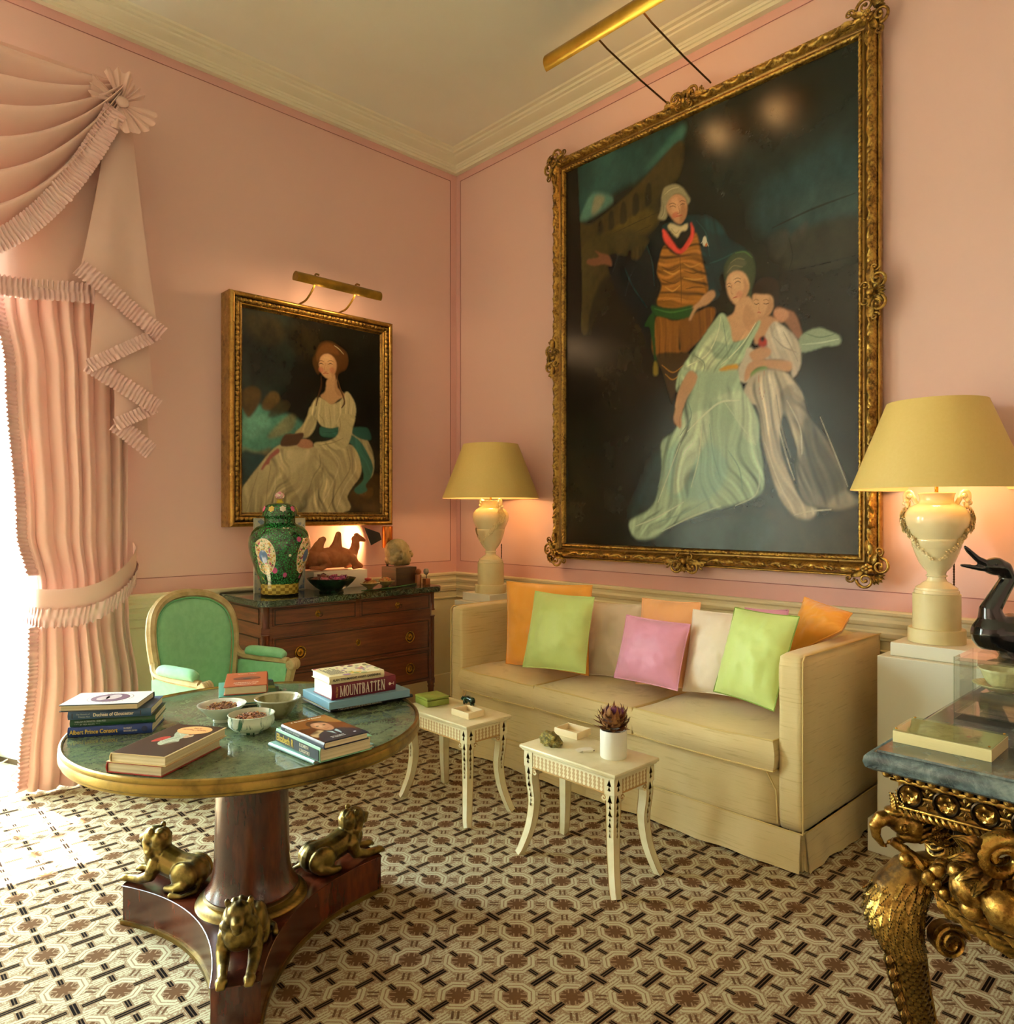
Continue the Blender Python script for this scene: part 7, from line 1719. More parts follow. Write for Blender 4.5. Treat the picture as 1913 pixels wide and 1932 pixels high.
cvs.run("""p #b5bda0 6 1 300,420 380,330 480,360 560,300 640,380 700,480 640,600 520,620 430,560 340,640 250,700 180,760 150,700 230,620
p #c9b48a 6 1 300,300 380,240 420,330 340,420
p #b03a30 6 1 430,600 560,620 620,760 520,780 440,720
e #c7a27c .3 1 395,330 45,60
e #8a5a3a .3 .9 300,320 50,60
s #6d7a66 14 .8 420,430 500,520 600,560
s #d6d8bc 16 .8 350,520 280,600 200,690
s #5a6f8a 16 .8 260,330 330,280
p #4f3320 10 .8 560,300 720,330 700,450 600,420""")
cvs.grain(.3)
fm = link('jacket_painting', cvs.mesh('jacket_painting', .266, .160, paint_mat('jacket_print', .25, 0)), f2); fm.matrix_local = T(.134, .085, .0264) @ RX(-PI / 2)
oval(f2, 'title_oval', .048, .098, .036, .052, .0266, cl_('orange_oval', '#e2ab6a'))
text('In the', f2, T(.032, .098, .0272) @ RZ(-PI / 2), .012, cl_('red_lettering', '#a03a2a'), .9, align='CENTER', shear=.3, extrude=.0001); text('National Treasures', f2, T(.047, .098, .0272) @ RZ(-PI / 2), .0125, cl_('red_lettering', '#a03a2a'), .82, align='CENTER', shear=.3, extrude=.0001)
# back pair
t1 = book('teal jacketed book lying under the russet brown one at the back of the table', (-2.421, -1.912), 68, .232, .195, .032, ZM + .012, cl_('teal_cover', '#4f8f80')); t1b = book('thin dark book at the very bottom of the back pile by the striped bowl', (-2.405, -1.912), 66, .235, .185, .011, ZM, cl_('dark_olive_cover', '#27382c'))
t2 = book('russet brown book with white script lettering on top of the back pile', (-2.452, -1.905), 64.5, .228, .148, .030, ZM + .0465, cl_('russet_cover', '#a4542f'))
for s_, xx, sz in (('of cottages', .028, .018), ('and cabbages', .052, .018), ('after Lunch', .200, .016)): text(s_, t2, T(xx, .074, .0302) @ RZ(PI / 2), sz, TXT_W, .9, align='CENTER', shear=.3, extrude=.0001)
oval(t2, 'cover_sketch', .125, .074, .026, .048, .0301, cl_('sketch_brown', '#6d4030')); oval(t2, 'sketch_dot', .118, .074, .010, .014, .0307, cl_('sketch_dark', '#3d3a38'))
for k, h in enumerate(('#2f6a4a', '#8a9a48', '#2c5a40', '#1d3a30')): patch(t1, 'jacket_stripe', .02 + .05 * k, .06 + .05 * k, .0, .024, .0321, cl_('stripe_%d' % k, h))
# right back stack
k1 = book('thin black book under the large pale blue one', (-2.351, -2.166), -4, .330, .235, .011, ZM + .0065, cl_('black_cover', '#14171a')); text('* THE DAVID HICKS BOOK OF FLOWER ARRANGING', k1, T(.028, -.0012, .0055) @ RX(PI / 2), .0085, TXT_W, .84, extrude=.0001)
k2 = book('large pale blue book beneath the maroon one', (-2.360, -2.176), -6.5, .312, .240, .026, ZM + .0185, cl_('pale_blue_cover', '#7fa9bd', r=.5), round_=False); box(.0005, .3115, .236, .241, .002, .024).obj('fore_edge', cl_('pale_blue_cover_b', '#7fa9bd'), k2); box(-.0008, .004, .002, .238, .001, .025).obj('slipcase_end', cl_('pale_blue_cover_c', '#86b0c2'), k2)
k3 = book('thick maroon book with tall white capital letters on its spine', (-2.342, -2.160), -5, .250, .155, .054, ZM + .0455, cl_('maroon_cover', '#6b1528'), PAGE_W)
def capitals(r, word, x0, z0, w, h, gap, mat):
    G = {'M': [(0, 0, 0, 1, .5), (0, 1, .5, .05, 1), (.5, .05, 1, 1, .5), (1, 0, 1, 1, 1)], 'U': [(0, .28, 0, 1, 1), (0, .28, .2, .03, .9), (.2, .03, .7, .03, .5), (.7, .03, .9, .28, .6), (.9, .28, .9, 1, .5)], 'N': [(0, 0, 0, 1, .5), (0, 1, .95, 0, 1), (.95, 0, .95, 1, .5)], 'T': [(.45, 0, .45, 1, 1), (-.05, .97, .95, .97, .6), (-.05, .86, -.05, .97, .5), (.95, .86, .95, .97, .5)],
         'B': [(.1, 0, .1, 1, 1), (.1, .97, .6, .97, .5), (.6, .97, .78, .8, .9), (.78, .8, .6, .53, .9), (.1, .53, .6, .53, .5), (.6, .53, .85, .28, 1), (.85, .28, .65, .03, .9), (.1, .03, .65, .03, .5)], 'A': [(0, 0, .42, 1, .5), (.42, 1, .9, 0, 1), (.18, .36, .68, .36, .5)], 'E': [(.1, 0, .1, 1, 1), (.1, .97, .75, .97, .5), (.1, .52, .6, .52, .5), (.1, .03, .8, .03, .5), (.8, .03, .8, .16, .4), (.75, .86, .75, .97, .4)]}
    mb = MB(); x = x0
    for ch_ in word:
        cw = w * (1.25 if ch_ == 'M' else .85 if ch_ in 'TEB' else 1.0); st = []
        if ch_ == 'O':
            for k in range(24):
                a, b_ = 2 * PI * k / 24, 2 * PI * (k + 1) / 24; st.append((.5 + .45 * math.cos(a), .5 + .5 * math.sin(a), .5 + .45 * math.cos(b_), .5 + .5 * math.sin(b_), .5 + .5 * abs(math.cos((a + b_) / 2))))
        else:
            st = list(G[ch_])
            for (xa, za, xb, zb, tk) in G[ch_]:
                if abs(xa - xb) < .01 and za == 0: st.append((xa - .17, .015, xa + .17, .015, .35))
                if abs(xa - xb) < .01 and zb == 1 and ch_ != 'T': st.append((xa - .17, .985, xa + .17, .985, .35))
            if ch_ == 'A': st += [(-.15, .015, .17, .015, .35), (.73, .015, 1.05, .015, .35)]
        for (xa, za, xb, zb, tk) in st:
            A = Vector((x + xa * cw, 0, z0 + za * h)); B_ = Vector((x + xb * cw, 0, z0 + zb * h)); d = B_ - A
            if d.length < 1e-6: continue
            n = Vector((-d.z, 0, d.x)).normalized() * (.0013 * tk); e = d.normalized() * .0006; q = [A - e - n, B_ + e - n, B_ + e + n, A - e + n]
            mb.add([(p.x, -.0030, p.z) for p in q] + [(p.x, -.0005, p.z) for p in q], [(0, 1, 2, 3), (0, 4, 5, 1), (1, 5, 6, 2), (2, 6, 7, 3), (3, 7, 4, 0)])
        x += cw + gap
    return mb.obj('lettering', mat, r, smooth=False)
o = capitals(k3, 'MOUNTBATTEN', .030, .010, .0115, .036, .0050, TXT_W); o.location = (0, -.0030, 0)
text('Philip Ziegler', k3, T(.016, -.0052, .027) @ RX(PI / 2) @ RZ(PI / 2), .0085, TXT_Y, .85, align='CENTER', shear=.2, extrude=.0002)
MB().join(ball(.0055, 12, 8, .9, .06, 1, (.222, -.0052, .027))).join(box(.2265, .238, -.0056, -.005, .0262, .0278)).join(box(.2375, .239, -.0056, -.005, .021, .033)).obj('device', TXT_W, k3)
k4 = book('cream book with a busy floral jacket on top of the maroon one', (-2.352, -2.160), -7, .208, .160, .026, ZM + .1005, cl_('cream_print', '#e6dcae'), PAGE_W)
rn_ = random.Random(8); pb = MB()
for k in range(80):
    x, y = rn_.uniform(.006, .202), rn_.uniform(.006, .154); 
    if x > .06 or y > .12 or y < .03: pb.join(ball(rn_.uniform(.003, .010), 8, 4, rn_.uniform(.6, 1.8), rn_.uniform(.6, 1.6), .02, (x, y, .0262)), None, rn_.randrange(5))
o = pb.obj('jacket_blossoms', [cl_('p_yellow', '#d9b23c'), cl_('p_red', '#b8505a'), cl_('p_violet', '#8a6a94'), cl_('p_green', '#8a9a58'), cl_('p_dark', '#4a4030')], k4); o['kind'] = 'stuff'
ob = patch(k4, 'blurb_panel', .010, .078, .018, .146, .0264, cl_('blurb_cream', '#ded39c')); 
for k in range(9): patch(k4, 'blurb_line', .018 + .0062 * k, .0205 + .0062 * k, .03, .136 - .02 * (k % 3), .0270, TXT_K)
spine_text(k4, "ALAN TITCHMARSH'S AVANT-GARDENING", .012, .013, .0112, TXT_K, .84, off=.0002)
# right front stack
e0 = book('thin pale aqua book at the bottom of the pile nearest the table edge', (-2.657, -2.338), -86, .240, .205, .012, ZM, cl_('aqua_cover', '#9cc8c4'))
e1 = book('thick black and mint book with gold script on its spine below the portrait jacket', (-2.640, -2.350), -89.5, .255, .168, .040, ZM + .0125, cl_('mint_jacket', '#8fc4a0'))
box(.004, .252, -.0018, -.0006, .005, .034).obj('spine_panel', cl_('black_panel', '#101a18'), e1, smooth=False)
spine_text(e1, 'Elizabeth R', .012, .019, .029, TXT_Y, .78, off=.0004).location.y = -.0024; spine_text(e1, 'ELIZABETH', .148, .0265, .0135, TXT_W, .78).location.y = -.0024; spine_text(e1, 'LONGFORD', .148, .0125, .0135, TXT_W, .80).location.y = -.0024
e2 = book('book with a jacket photograph of a suited man on a russet ground', (-2.640, -2.385), -89.5, .243, .143, .020, ZM + .0530, cl_('dark_blue_case', '#2a2c3c'))
pc = Canvas(120, 200, '#6d3a1e')
pc.run("""p #8a5426 40 .9 0,0 1000,0 1000,250 0,420
p #a8763a 30 .8 560,40 1000,100 1000,420 760,300
p #d2b482 16 .9 60,640 330,560 360,700 80,800
p #4a2414 40 .8 0,420 200,420 260,640 0,640
p #262a3a 12 1 80,1000 130,760 330,640 520,600 760,620 930,760 1000,1000
p #b8d2d2 8 1 420,650 520,700 640,640 600,800 520,820 470,760
p #1d2438 6 1 505,690 560,690 570,860 520,900 490,820
p #c08a66 10 1 340,330 420,230 560,220 690,300 700,450 640,590 540,640 440,600 360,480
p #d8a883 16 .9 430,330 540,300 560,450 450,470
p #4a2d1a 10 1 310,400 320,270 430,170 600,170 720,250 730,380 690,320 560,260 420,270 350,350
e #3a2218 .4 .9 450,400 34,16
e #3a2218 .4 .9 600,400 34,16
s #9a5a44 10 .9 470,540 530,552 590,536
s #a0704f 8 .8 530,410 520,480 545,490
e #ffffff .4 .9 820,880 30,16""")
pm = link('jacket_photograph', pc.mesh('jacket_photograph', .140, .240, paint_mat('photo_print', .18, 0)), e2); pm.matrix_local = T(.1215, .0715, .0204) @ RZ(PI / 2) @ RX(-PI / 2) if False else T(.1215, .0715, .0204) @ RZ(PI / 2) @ RX(-PI / 2)
text('A Question of Balance', e2, T(.016, .071, .0207) @ RZ(PI / 2), .0135, TXT_W, .8, align='CENTER', extrude=.0001, shear=.2)
for k, s_ in enumerate(('HRH THE DUKE', 'OF EDINBURGH')): text(s_, e2, T(.212 + .009 * k, .060, .0207) @ RZ(PI / 2), .0075, TXT_W, .8, align='CENTER', extrude=.0001)
spine_text(e2, 'A Question of Balance', .03, .010, .010, TXT_P, .9)

# ================================================================ bowls on the table
def bowl(label, x, y, r, prof, mat, rz=0, foot=None):
    b = thing('bowl', label, 'bowl', (x, y, ZM + .0006), rz); lathe(prof, 64).obj('bowl_body', mat, b, ang=60); return b
M_PORC = plain('white_porcelain', '#e6ebdc', .10, hex2='#dfe4d2', coat=.5)
bowl('white porcelain bowl of potpourri with a brown speckled underside', -2.650, -1.985, .076, [(.0001, .004), (.026, 0), (.028, .004), (.027, .010), (.044, .022), (.064, .042), (.0765, .056), (.077, .058), (.0745, .058), (.060, .043), (.040, .026), (.0001, .018)], M_PORC)
potpourri('potpourri', 'brown and red potpourri in the white porcelain bowl', (-2.650, -1.985, ZM + .041), .046, 330, PP, .014, .008, .5, 20)
def mat_streak():
    m, nt, b = new_mat('green_splash_glaze'); c = coords(nt); f = noise(nt, mapped(nt, c, (1, 1, .3)), 34, 4, .6, 1.2); x, y, z = xyz(nt, c)
    k = (f + z * -2.2).smooth(.47, .58); nt.links.new(mixc(nt, k, lin('#dbe6cf'), mixc(nt, noise(nt, c, 60, 3), lin('#1d3a2c'), lin('#3f7a58'))), b.inputs['Base Color']); b.inputs['Roughness'].default_value = .08; b.inputs['Coat Weight'].default_value = .5; return m
bowl('small bowl with green splashes over white glaze holding potpourri', -2.630, -2.165, .072, [(.0001, .006), (.030, .002), (.030, .0), (.034, .0), (.036, .006), (.058, .014), (.070, .028), (.0705, .040), (.0685, .054), (.071, .058), (.0685, .059), (.066, .050), (.060, .026), (.0001, .016)], mat_streak())
potpourri('potpourri', 'brown potpourri in the small green splashed bowl', (-2.630, -2.165, ZM + .036), .047, 340, PP, .016, .008, .4, 21)
def mat_ribbed():
    m, nt, b = new_mat('olive_ribbed_glaze'); c = coords(nt); x, y, z = xyz(nt, c); f = noise(nt, mapped(nt, c, (1, 1, .25)), 40, 3); r2 = (x * x + y * y).pow(.5)
    col = mixc(nt, f.smooth(.45, .65), lin('#94916a'), lin('#7b7850')); col = mixc(nt, z.gt(.0605) , col, lin('#c9ccb4')); nt.links.new(col, b.inputs['Base Color']); b.inputs['Roughness'].default_value = .10; b.inputs['Coat Weight'].default_value = .4; return m
bp = [(.0001, .006), (.034, .0), (.036, .004)] + [(.040 + .034 * (t / 10) ** .8 + (.0012 if t % 2 else -.0004), .008 + .052 * t / 10) for t in range(11)] + [(.0765, .064), (.0755, .066), (.072, .063), (.058, .036), (.036, .016), (.0001, .012)]
bowl('taller olive grey ribbed bowl standing empty by the back books', -2.488, -2.055, .075, bp, mat_ribbed())
# ================================================================ carved gilt table with marble slab
ZS = .87
GT = Vector((-1.87, -3.80, 0))
gt = thing('console_table', 'carved gilt table with eagle headed leg, fruit swag, pierced frieze and blue grey marble slab', 'table', tuple(GT))
def mat_bluemarble():
    m, nt, b = new_mat('blue_grey_marble'); c = coords(nt); f = noise(nt, mapped(nt, c, (1, 1, 1), (0, .4, .5)), 7, 7, .65, 1.4); g = noise(nt, c, 22, 5, .7, .8); v = noise(nt, c, 9, 8, .7, 2.5)
    col = ramp(nt, f * .65 + g * .35, [(.30, '#1d2222'), (.43, '#333b3b'), (.52, '#465150'), (.62, '#667069'), (.75, '#3e4746')]); ve = ((v - .5).abs() * -1 + 1).smooth(.97, .998)
    nt.links.new(mixc(nt, ve * .12, col, lin('#8f9a94')), b.inputs['Base Color']); b.inputs['Roughness'].default_value = .14; return m
M_BMAR = mat_bluemarble()
slab = MB(); XS0, XS1, YS0, YS1 = -1.925, -.015, -5.35, -3.748
pf = [(.030, -.045), (.014, -.045), (.004, -.038), (.0, -.026), (.002, -.014), (.009, -.006), (.018, -.004), (.022, -.004), (.024, 0)]
ring_ = [(XS0, YS1), (XS0, YS0), (XS1, YS0), (XS1, YS1)]
rows = []
for (ins, dz) in pf: rows.append([(XS0 + ins, YS1 - ins, ZS + dz), (XS0 + ins, YS0 + ins, ZS + dz), (XS1 - ins * .2, YS0 + ins, ZS + dz), (XS1 - ins * .2, YS1 - ins, ZS + dz)])
vs = [p for r_ in rows for p in r_]; fs = [(i * 4 + j, i * 4 + (j + 1) % 4, (i + 1) * 4 + (j + 1) % 4, (i + 1) * 4 + j) for i in range(len(rows) - 1) for j in range(4)] + [tuple(range(4))[::-1], tuple(range(4 * (len(rows) - 1), 4 * len(rows)))]
slab.add(vs, fs); wpart(slab, 'marble_slab', M_BMAR, gt, ang=50)
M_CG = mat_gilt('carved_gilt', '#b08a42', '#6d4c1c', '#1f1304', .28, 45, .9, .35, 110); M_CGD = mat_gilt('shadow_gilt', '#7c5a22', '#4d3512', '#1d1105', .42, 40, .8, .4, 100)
FX, FYE = -1.872, -3.795
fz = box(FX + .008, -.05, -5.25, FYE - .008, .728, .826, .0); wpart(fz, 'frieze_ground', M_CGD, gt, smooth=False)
fil = MB()
for (a, b_, d) in ((.800, .808, .006), (.742, .748, .004)): fil.join(box(FX - d, FX + .01, -5.25, FYE + d, a, b_, .002)); fil.join(box(FX - d, -.05, FYE - .01, FYE + d, a, b_, .002))
wpart(fil, 'fillet', M_CG, gt, ang=30)
# gadroon under the slab, rope below the frieze
gad = ball(.5, 12, 8); gm = gad.mesh('gadroon', M_CG)
def rowx(meshes, name, n, y0, dy, x, z, M):
    for k in range(n):
        o = link(name, meshes[k % len(meshes)], gt); o.matrix_local = T(-GT) @ T(x, y0 - dy * k, z) @ M
rowx([gm], 'gadroon', 34, FYE + .010, .023, FX - .010, .816, RX(.35) @ S(.030, .019, .019))
for k in range(10):
    o = link('gadroon', gm, gt); o.matrix_local = T(-GT) @ T(FX + .01 + .023 * k, FYE + .012, .816) @ RY(.35) @ S(.019, .030, .019)
rope = MB()
for k in range(2):
    rope.join(tube([(FX - .004 + .0048 * math.cos(t * .9 + k * PI), FYE + .004 - .0035 * t, .735 + .0048 * math.sin(t * .9 + k * PI)) for t in range(230)], .0045, 6))
wpart(rope, 'rope_moulding', M_CG, gt)
# roundels with five petalled rosettes, leaf sprays between
rd = MB().join(lathe([(.0215, .0), (.0215, .006), (.0235, .008), (.0265, .006), (.0275, 0)], 32), RY(-PI / 2)); rdm = rd.mesh('roundel', M_CG)
def rosette_mb(n=5, R=.0185):
    mb = ball(.0042, 10, 6, 1, 1, .8, (0, 0, .0055))
    for k in range(n):
        g = grid(7, 7, lambda u, v: (.003 + (R - .003) * v, (2 * u - 1) * R * .46 * math.sin(PI * min(1, .12 + .84 * v)) ** .8 * (1 - .25 * (v > .9)), .001 + .0065 * math.sin(PI * v * .8) - .004 * (1 - (2 * u - 1) ** 2) * v)); mb.join(g, RZ(k * 2 * PI / n)); g2 = grid(7, 7, lambda u, v: (.003 + (R - .003) * v, (2 * u - 1) * R * .46 * math.sin(PI * min(1, .12 + .84 * v)) ** .8, -.0005)); g2.f = [f[::-1] for f in g2.f]; mb.join(g2, RZ(k * 2 * PI / n))
    return mb
rsm = [MB().join(rosette_mb(n), RY(-PI / 2) @ RZ(.3 * n)).mesh('rosette', M_CG, ang=180) for n in (5, 6)]
def leaf_mb(L, w, arch=.25, ridge=.004, n=9):
    def fn(u, v):
        U = 2 * u - 1; ww = w * math.sin(PI * min(1, .10 + .90 * v) ** .85) * (1 + .12 * math.sin(v * n * PI)); return (L * v, U * ww, arch * L * math.sin(PI * v * .9) * .5 + ridge * (1 - abs(U)) - .5 * ridge * math.sin(abs(U) * 9 + v * 20) * .4)
    g = grid(9, 11, fn); g2 = grid(9, 11, lambda u, v: (fn(u, v)[0], fn(u, v)[1], fn(u, v)[2] - ridge * .9)); g2.f = [f[::-1] for f in g2.f]; g.join(g2); return g
lfm = leaf_mb(.020, .006).mesh('leaf', M_CG, ang=180)
for k in range(8):
    y = -3.829 - .0715 * k
    o = link('roundel', rdm, gt); o.matrix_local = T(-GT) @ T(FX + .004, y, .775); o = link('rosette', rsm[k % 2], gt); o.matrix_local = T(-GT) @ T(FX + .002, y, .775)
    for j, (a, dz) in enumerate(((PI / 2, .005), (PI / 2 + .75, .004), (PI / 2 - .75, .004), (-PI / 2, -.005), (-PI / 2 + .75, -.004), (-PI / 2 - .75, -.004))):
        o = link('leaf', lfm, gt); o.matrix_local = T(-GT) @ T(FX + .004, y - .0358, .775 + dz) @ RY(-PI / 2) @ RZ(a - PI / 2 + PI / 2 if False else a + 0) @ S(1)
        o.matrix_local = T(-GT) @ T(FX + .004, y - .0358, .775 + dz) @ Matrix(((0, 0, -1, 0), (math.cos(a), -math.sin(a), 0, 0), (math.sin(a), math.cos(a), 0, 0), (0, 0, 0, 1)))
    bar_ = wpart(box(FX - .002, FX + .01, y - .050, y - .022, .772, .778, .002), 'link', M_CG, gt, ang=30)
# ---- the eagle: local frame X outwards from the corner, Y towards the room, Z up
EM = T(0, 0, 0) @ RZ(math.radians(135))
def epart(mb, name, mat, **k): o = mb.obj(name, mat, gt, **k); o.matrix_local = EM; return o
cl3 = Vector((EM.inverted() @ Vector((cam.location - GT).to_4d())).to_3d()) if False else EM.to_3x3().inverted() @ (cam.location - GT)
def toward(e, z, t): p = Vector((e, 0, z)); return cl3 + (p - cl3) * (1 - t / 1.70)
def eblob(name, mat, B, vox=.003, sm=3, disp=None): o = organic(name, mat, B, vox, sm, gt, None, disp); o.matrix_local = EM; return o
head = [('c', [(-.085, 0, .585), (-.104, 0, .630), (-.098, 0, .672), (-.070, 0, .698), (-.035, 0, .704)], [.036, .033, .032, .031, .030]), ('e', (-.018, 0, .706), (.036, .026, .026)), ('e', (.010, 0, .714), (.026, .018, .018)), ('e', (.000, 0, .733), (.026, .024, .008)), ('e', (-.035, 0, .676), (.034, .022, .014))]
eblob('head', M_CG, head, .0030, 3, disp=lambda c, n: n * (.003 * math.sin(c.z * 420 + c.x * 240 + 3 * math.sin(c.y * 90)) if c.x < -.045 else 0))
beak = [('c', [(.010, 0, .718), (.034, 0, .714), (.047, 0, .698), (.044, 0, .676), (.030, 0, .656), (.022, 0, .652)], [.017, .017, .0135, .010, .006, .003]), ('c', [(-.028, 0, .672), (.002, 0, .664), (.016, 0, .662)], [.009, .008, .005])]
eblob('beak', M_CG, beak, .0022, 2)
for s in (-1, 1):
    ey = ball(.0068, 14, 10, loc=(-.007, s * .022, .703)); ey.join(tube([(-.007 + .009 * math.cos(a), s * .0245, .703 + .0075 * math.sin(a)) for a in np.linspace(0, 2 * PI, 18, endpoint=False)], .0022, 6, closed=True)); epart(ey, 'eye', M_CG)
def feather_mb(L, w, curl=.3):
    def fn(u, v):
        U = 2 * u - 1; ww = w * (math.sin(PI * min(1, .16 + .84 * v)) ** .6); barb = .0011 * math.sin(v * 46 - abs(U) * 9) * (1 - abs(U) * .3); return (U * ww, -L * v, .004 * (1 - U * U) + barb + .003 * (abs(U) < .12) + curl * L * v * v)
    g = grid(11, 26, fn); g2 = grid(11, 26, lambda u, v: (fn(u, v)[0], fn(u, v)[1], fn(u, v)[2] - .004)); g2.f = [f[::-1] for f in g2.f]; g.join(g2); return g
FM = [feather_mb(.062, .0125, .10).mesh('feather', M_CG, ang=180), feather_mb(.044, .010, .12).mesh('feather', M_CG, ang=180), feather_mb(.030, .007, .15).mesh('feather', M_CG, ang=180)]
# crest tufts
for k, (x, y, L_) in enumerate(((.006, 0, .05), (-.008, .008, .052), (-.010, -.008, .05), (-.024, .004, .046), (-.032, -.004, .040))):
    o = link('crest_feather', FM[1], gt); o.matrix_local = EM @ T(x, y, .722) @ RX(PI / 2) @ RZ(PI) @ RY(PI / 2) @ S(1.0, L_ / .044, 1.2) if False else EM @ T(x, y, .722) @ Matrix(((0, .12 + .06 * k, 1, 0), (1, 0, 0, 0), (0, -1, 0, 0), (0, 0, 0, 1))) @ S(1.0, L_ / .044, 1)
# ruff behind the head
for k in range(9):
    a = (k - 4) * .16; o = link('ruff_feather', FM[2], gt); o.matrix_local = EM @ T(-.055 - .004 * (k % 3), (-.020 if k % 2 else .028), .690 + .012 * math.sin(k * 1.7)) @ RZ(0) @ Matrix(((0, 1.0, 0, 0), (0, 0, (1 if k % 2 == 0 else -1), 0), (-1 if k % 2 else 1, .1 * a, 0, 0), (0, 0, 0, 1))) @ RZ(a) @ S(1, 1.5, 1)
# breast and leg core
core_ = [('c', [(-.070, 0, .600), (-.035, 0, .590), (-.005, 0, .550), (.005, 0, .505), (.0, 0, .465), (-.014, 0, .43)], [.040, .048, .056, .052, .046, .038]), ('c', [(-.016, 0, .44), (-.030, 0, .36), (-.050, 0, .28), (-.066, 0, .20), (-.074, 0, .13), (-.066, 0, .07), (-.030, 0, .035), (.02, 0, .022)], [.038, .034, .029, .026, .024, .026, .028, .022])]
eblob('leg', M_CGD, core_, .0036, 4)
cent = lambda z: (float(np.interp(z, [.20, .28, .36, .43, .465, .505, .55, .59, .62], [-.066, -.050, -.030, -.014, .0, .005, -.005, -.035, -.05])), float(np.interp(z, [.20, .28, .36, .43, .465, .505, .55, .59, .62], [.026, .029, .034, .038, .046, .053, .056, .050, .044])))
rn_ = random.Random(11)
def skin_pt(z, a):
    cx_, rr = cent(z)
    if z > .60: cx_ = float(np.interp(z, [.60, .635, .675, .70], [-.045, -.100, -.098, -.075])); rr = float(np.interp(z, [.60, .635, .675], [.046, .035, .034]))
    return Vector((cx_ + rr * math.cos(a), rr * math.sin(a), z))
for ri, z in enumerate(np.linspace(.668, .462, 14)):
    n = 10
    for k in range(n):
        a = math.radians(-100 + 205 * k / (n - 1) + (11 if ri % 2 else 0)) + math.radians(48)
        p = skin_pt(z, a); q = skin_pt(z - .03, a); dn = (q - p).normalized(); ax = Vector((p.x - skin_pt(z, a + PI).x, p.y - skin_pt(z, a + PI).y, 0)).normalized(); nm = (ax - dn * ax.dot(dn)).normalized(); xx = (-dn).cross(nm)
        if z > .60 and math.cos(a) > .2: continue
        dn2 = (dn + nm * (.10 + rn_.uniform(-.06, .06)) + xx * rn_.uniform(-.15, .15)).normalized(); nm2 = (nm - dn2 * nm.dot(dn2)).normalized(); xx = (-dn2).cross(nm2); R_ = Matrix((xx, -dn2, nm2)).transposed().to_4x4()
        f_ = FM[2] if z > .63 else FM[1] if z > .58 else FM[0]
        o = link('feather', f_, gt); o.matrix_local = EM @ T(p + nm * .001) @ R_ @ S(1.05 if z < .58 else 1.2, .8 if z < .58 else 1, .5)
# scales on the leg's side panels, raised edge rails, husk strip down the front
scm = MB(); g = grid(7, 6, lambda u, v: ((2 * u - 1) * .0085 * math.sqrt(max(0, 1 - max(0, v - .35) ** 2 / .43)), -.014 * v, .0035 * (1 - (2 * u - 1) ** 2) * (1 - .3 * v) + .0015)); scm.join(g); scm = scm.mesh('scale', M_CG, ang=180)
for side_ in (1,):
    for ri, z in enumerate(np.arange(.440, .05, -.0095)):
        cx_ = float(np.interp(z, [.07, .13, .20, .28, .36, .44], [-.066, -.074, -.066, -.050, -.030, -.016])); rr = float(np.interp(z, [.07, .13, .20, .28, .36, .44], [.026, .024, .026, .029, .034, .038])); dx = (float(np.interp(z - .01, [.07, .13, .20, .28, .36, .44], [-.066, -.074, -.066, -.050, -.030, -.016])) - cx_)
        n = 4 if z > .3 else 3
        for k in range(n + ri % 2):
            u = (k - (n - 1 + ri % 2) / 2) * .0135; 
            if abs(u) > rr * .82: continue
            y = math.sqrt(max(1e-6, rr * rr - u * u)) * side_; o = link('scale', scm, gt); o.matrix_local = EM @ T(cx_ + u, y - .001, z) @ RZ(-math.asin(max(-1, min(1, u / rr))) * .8) @ RX(PI / 2) @ RZ(0) @ Matrix(((-1, 0, 0, 0), (0, 1, 0, 0), (0, 0, -1, 0), (0, 0, 0, 1))) if False else EM @ T(cx_ + u, y - .001, z) @ RZ(PI - math.asin(max(-1, min(1, u / rr))) * .8) @ RX(PI / 2)
zz_ = list(np.linspace(.445, .03, 30)); lc = [(-.016, .44)]
CX = lambda z: float(np.interp(z, [.02, .07, .13, .20, .28, .36, .44], [-.03, -.066, -.074, -.066, -.050, -.030, -.016])); RR = lambda z: float(np.interp(z, [.07, .13, .20, .28, .36, .44], [.026, .024, .026, .029, .034, .038]))
rails_ = MB()
for u in (.80, -.92): rails_.join(tube([(CX(z) + u * RR(z), .62 * RR(z) if u > 0 else .50 * RR(z), z) for z in zz_], .0052, 8))
epart(rails_, 'leg_rail', M_CG)
hkm = leaf_mb(.045, .013, .5, .006).mesh('husk', M_CG, ang=180)
for k, z in enumerate(np.arange(.455, .10, -.030)):
    o = link('husk', hkm, gt); nx = CX(z) + RR(z) * .98; o.matrix_local = EM @ T(nx, .012, z) @ RZ(.35) @ RY(PI / 2 + .12) @ S(1, 1 - .04 * k, 1)
# volute with scaled bed
vo = []; 
for k in range(60): t = k / 59; a = PI * .9 - t * 4.2 * PI; r = .038 * (1 - .82 * t); vo.append((-.091 + r * math.cos(a), .052, .469 + r * math.sin(a)))
epart(tube(vo, [(.0062 * (1 - .45 * k / 59), .010) for k in range(60)], 8), 'volute', M_CG)
vb = MB(); vb.join(lathe([(.0001, .0), (.034, .0), (.034, .030), (.0001, .034)], 28), T(-.091, .018, .469) @ RX(-PI / 2)); epart(vb, 'volute_bed', M_CGD)
for k in range(18):
    a = k * 2.4; r = .029 * math.sqrt((k + .5) / 18); o = link('scale', scm, gt); o.matrix_local = EM @ T(-.091 + r * math.cos(a), .050, .469 + r * math.sin(a)) @ RZ(PI) @ RX(PI / 2) @ S(.7)
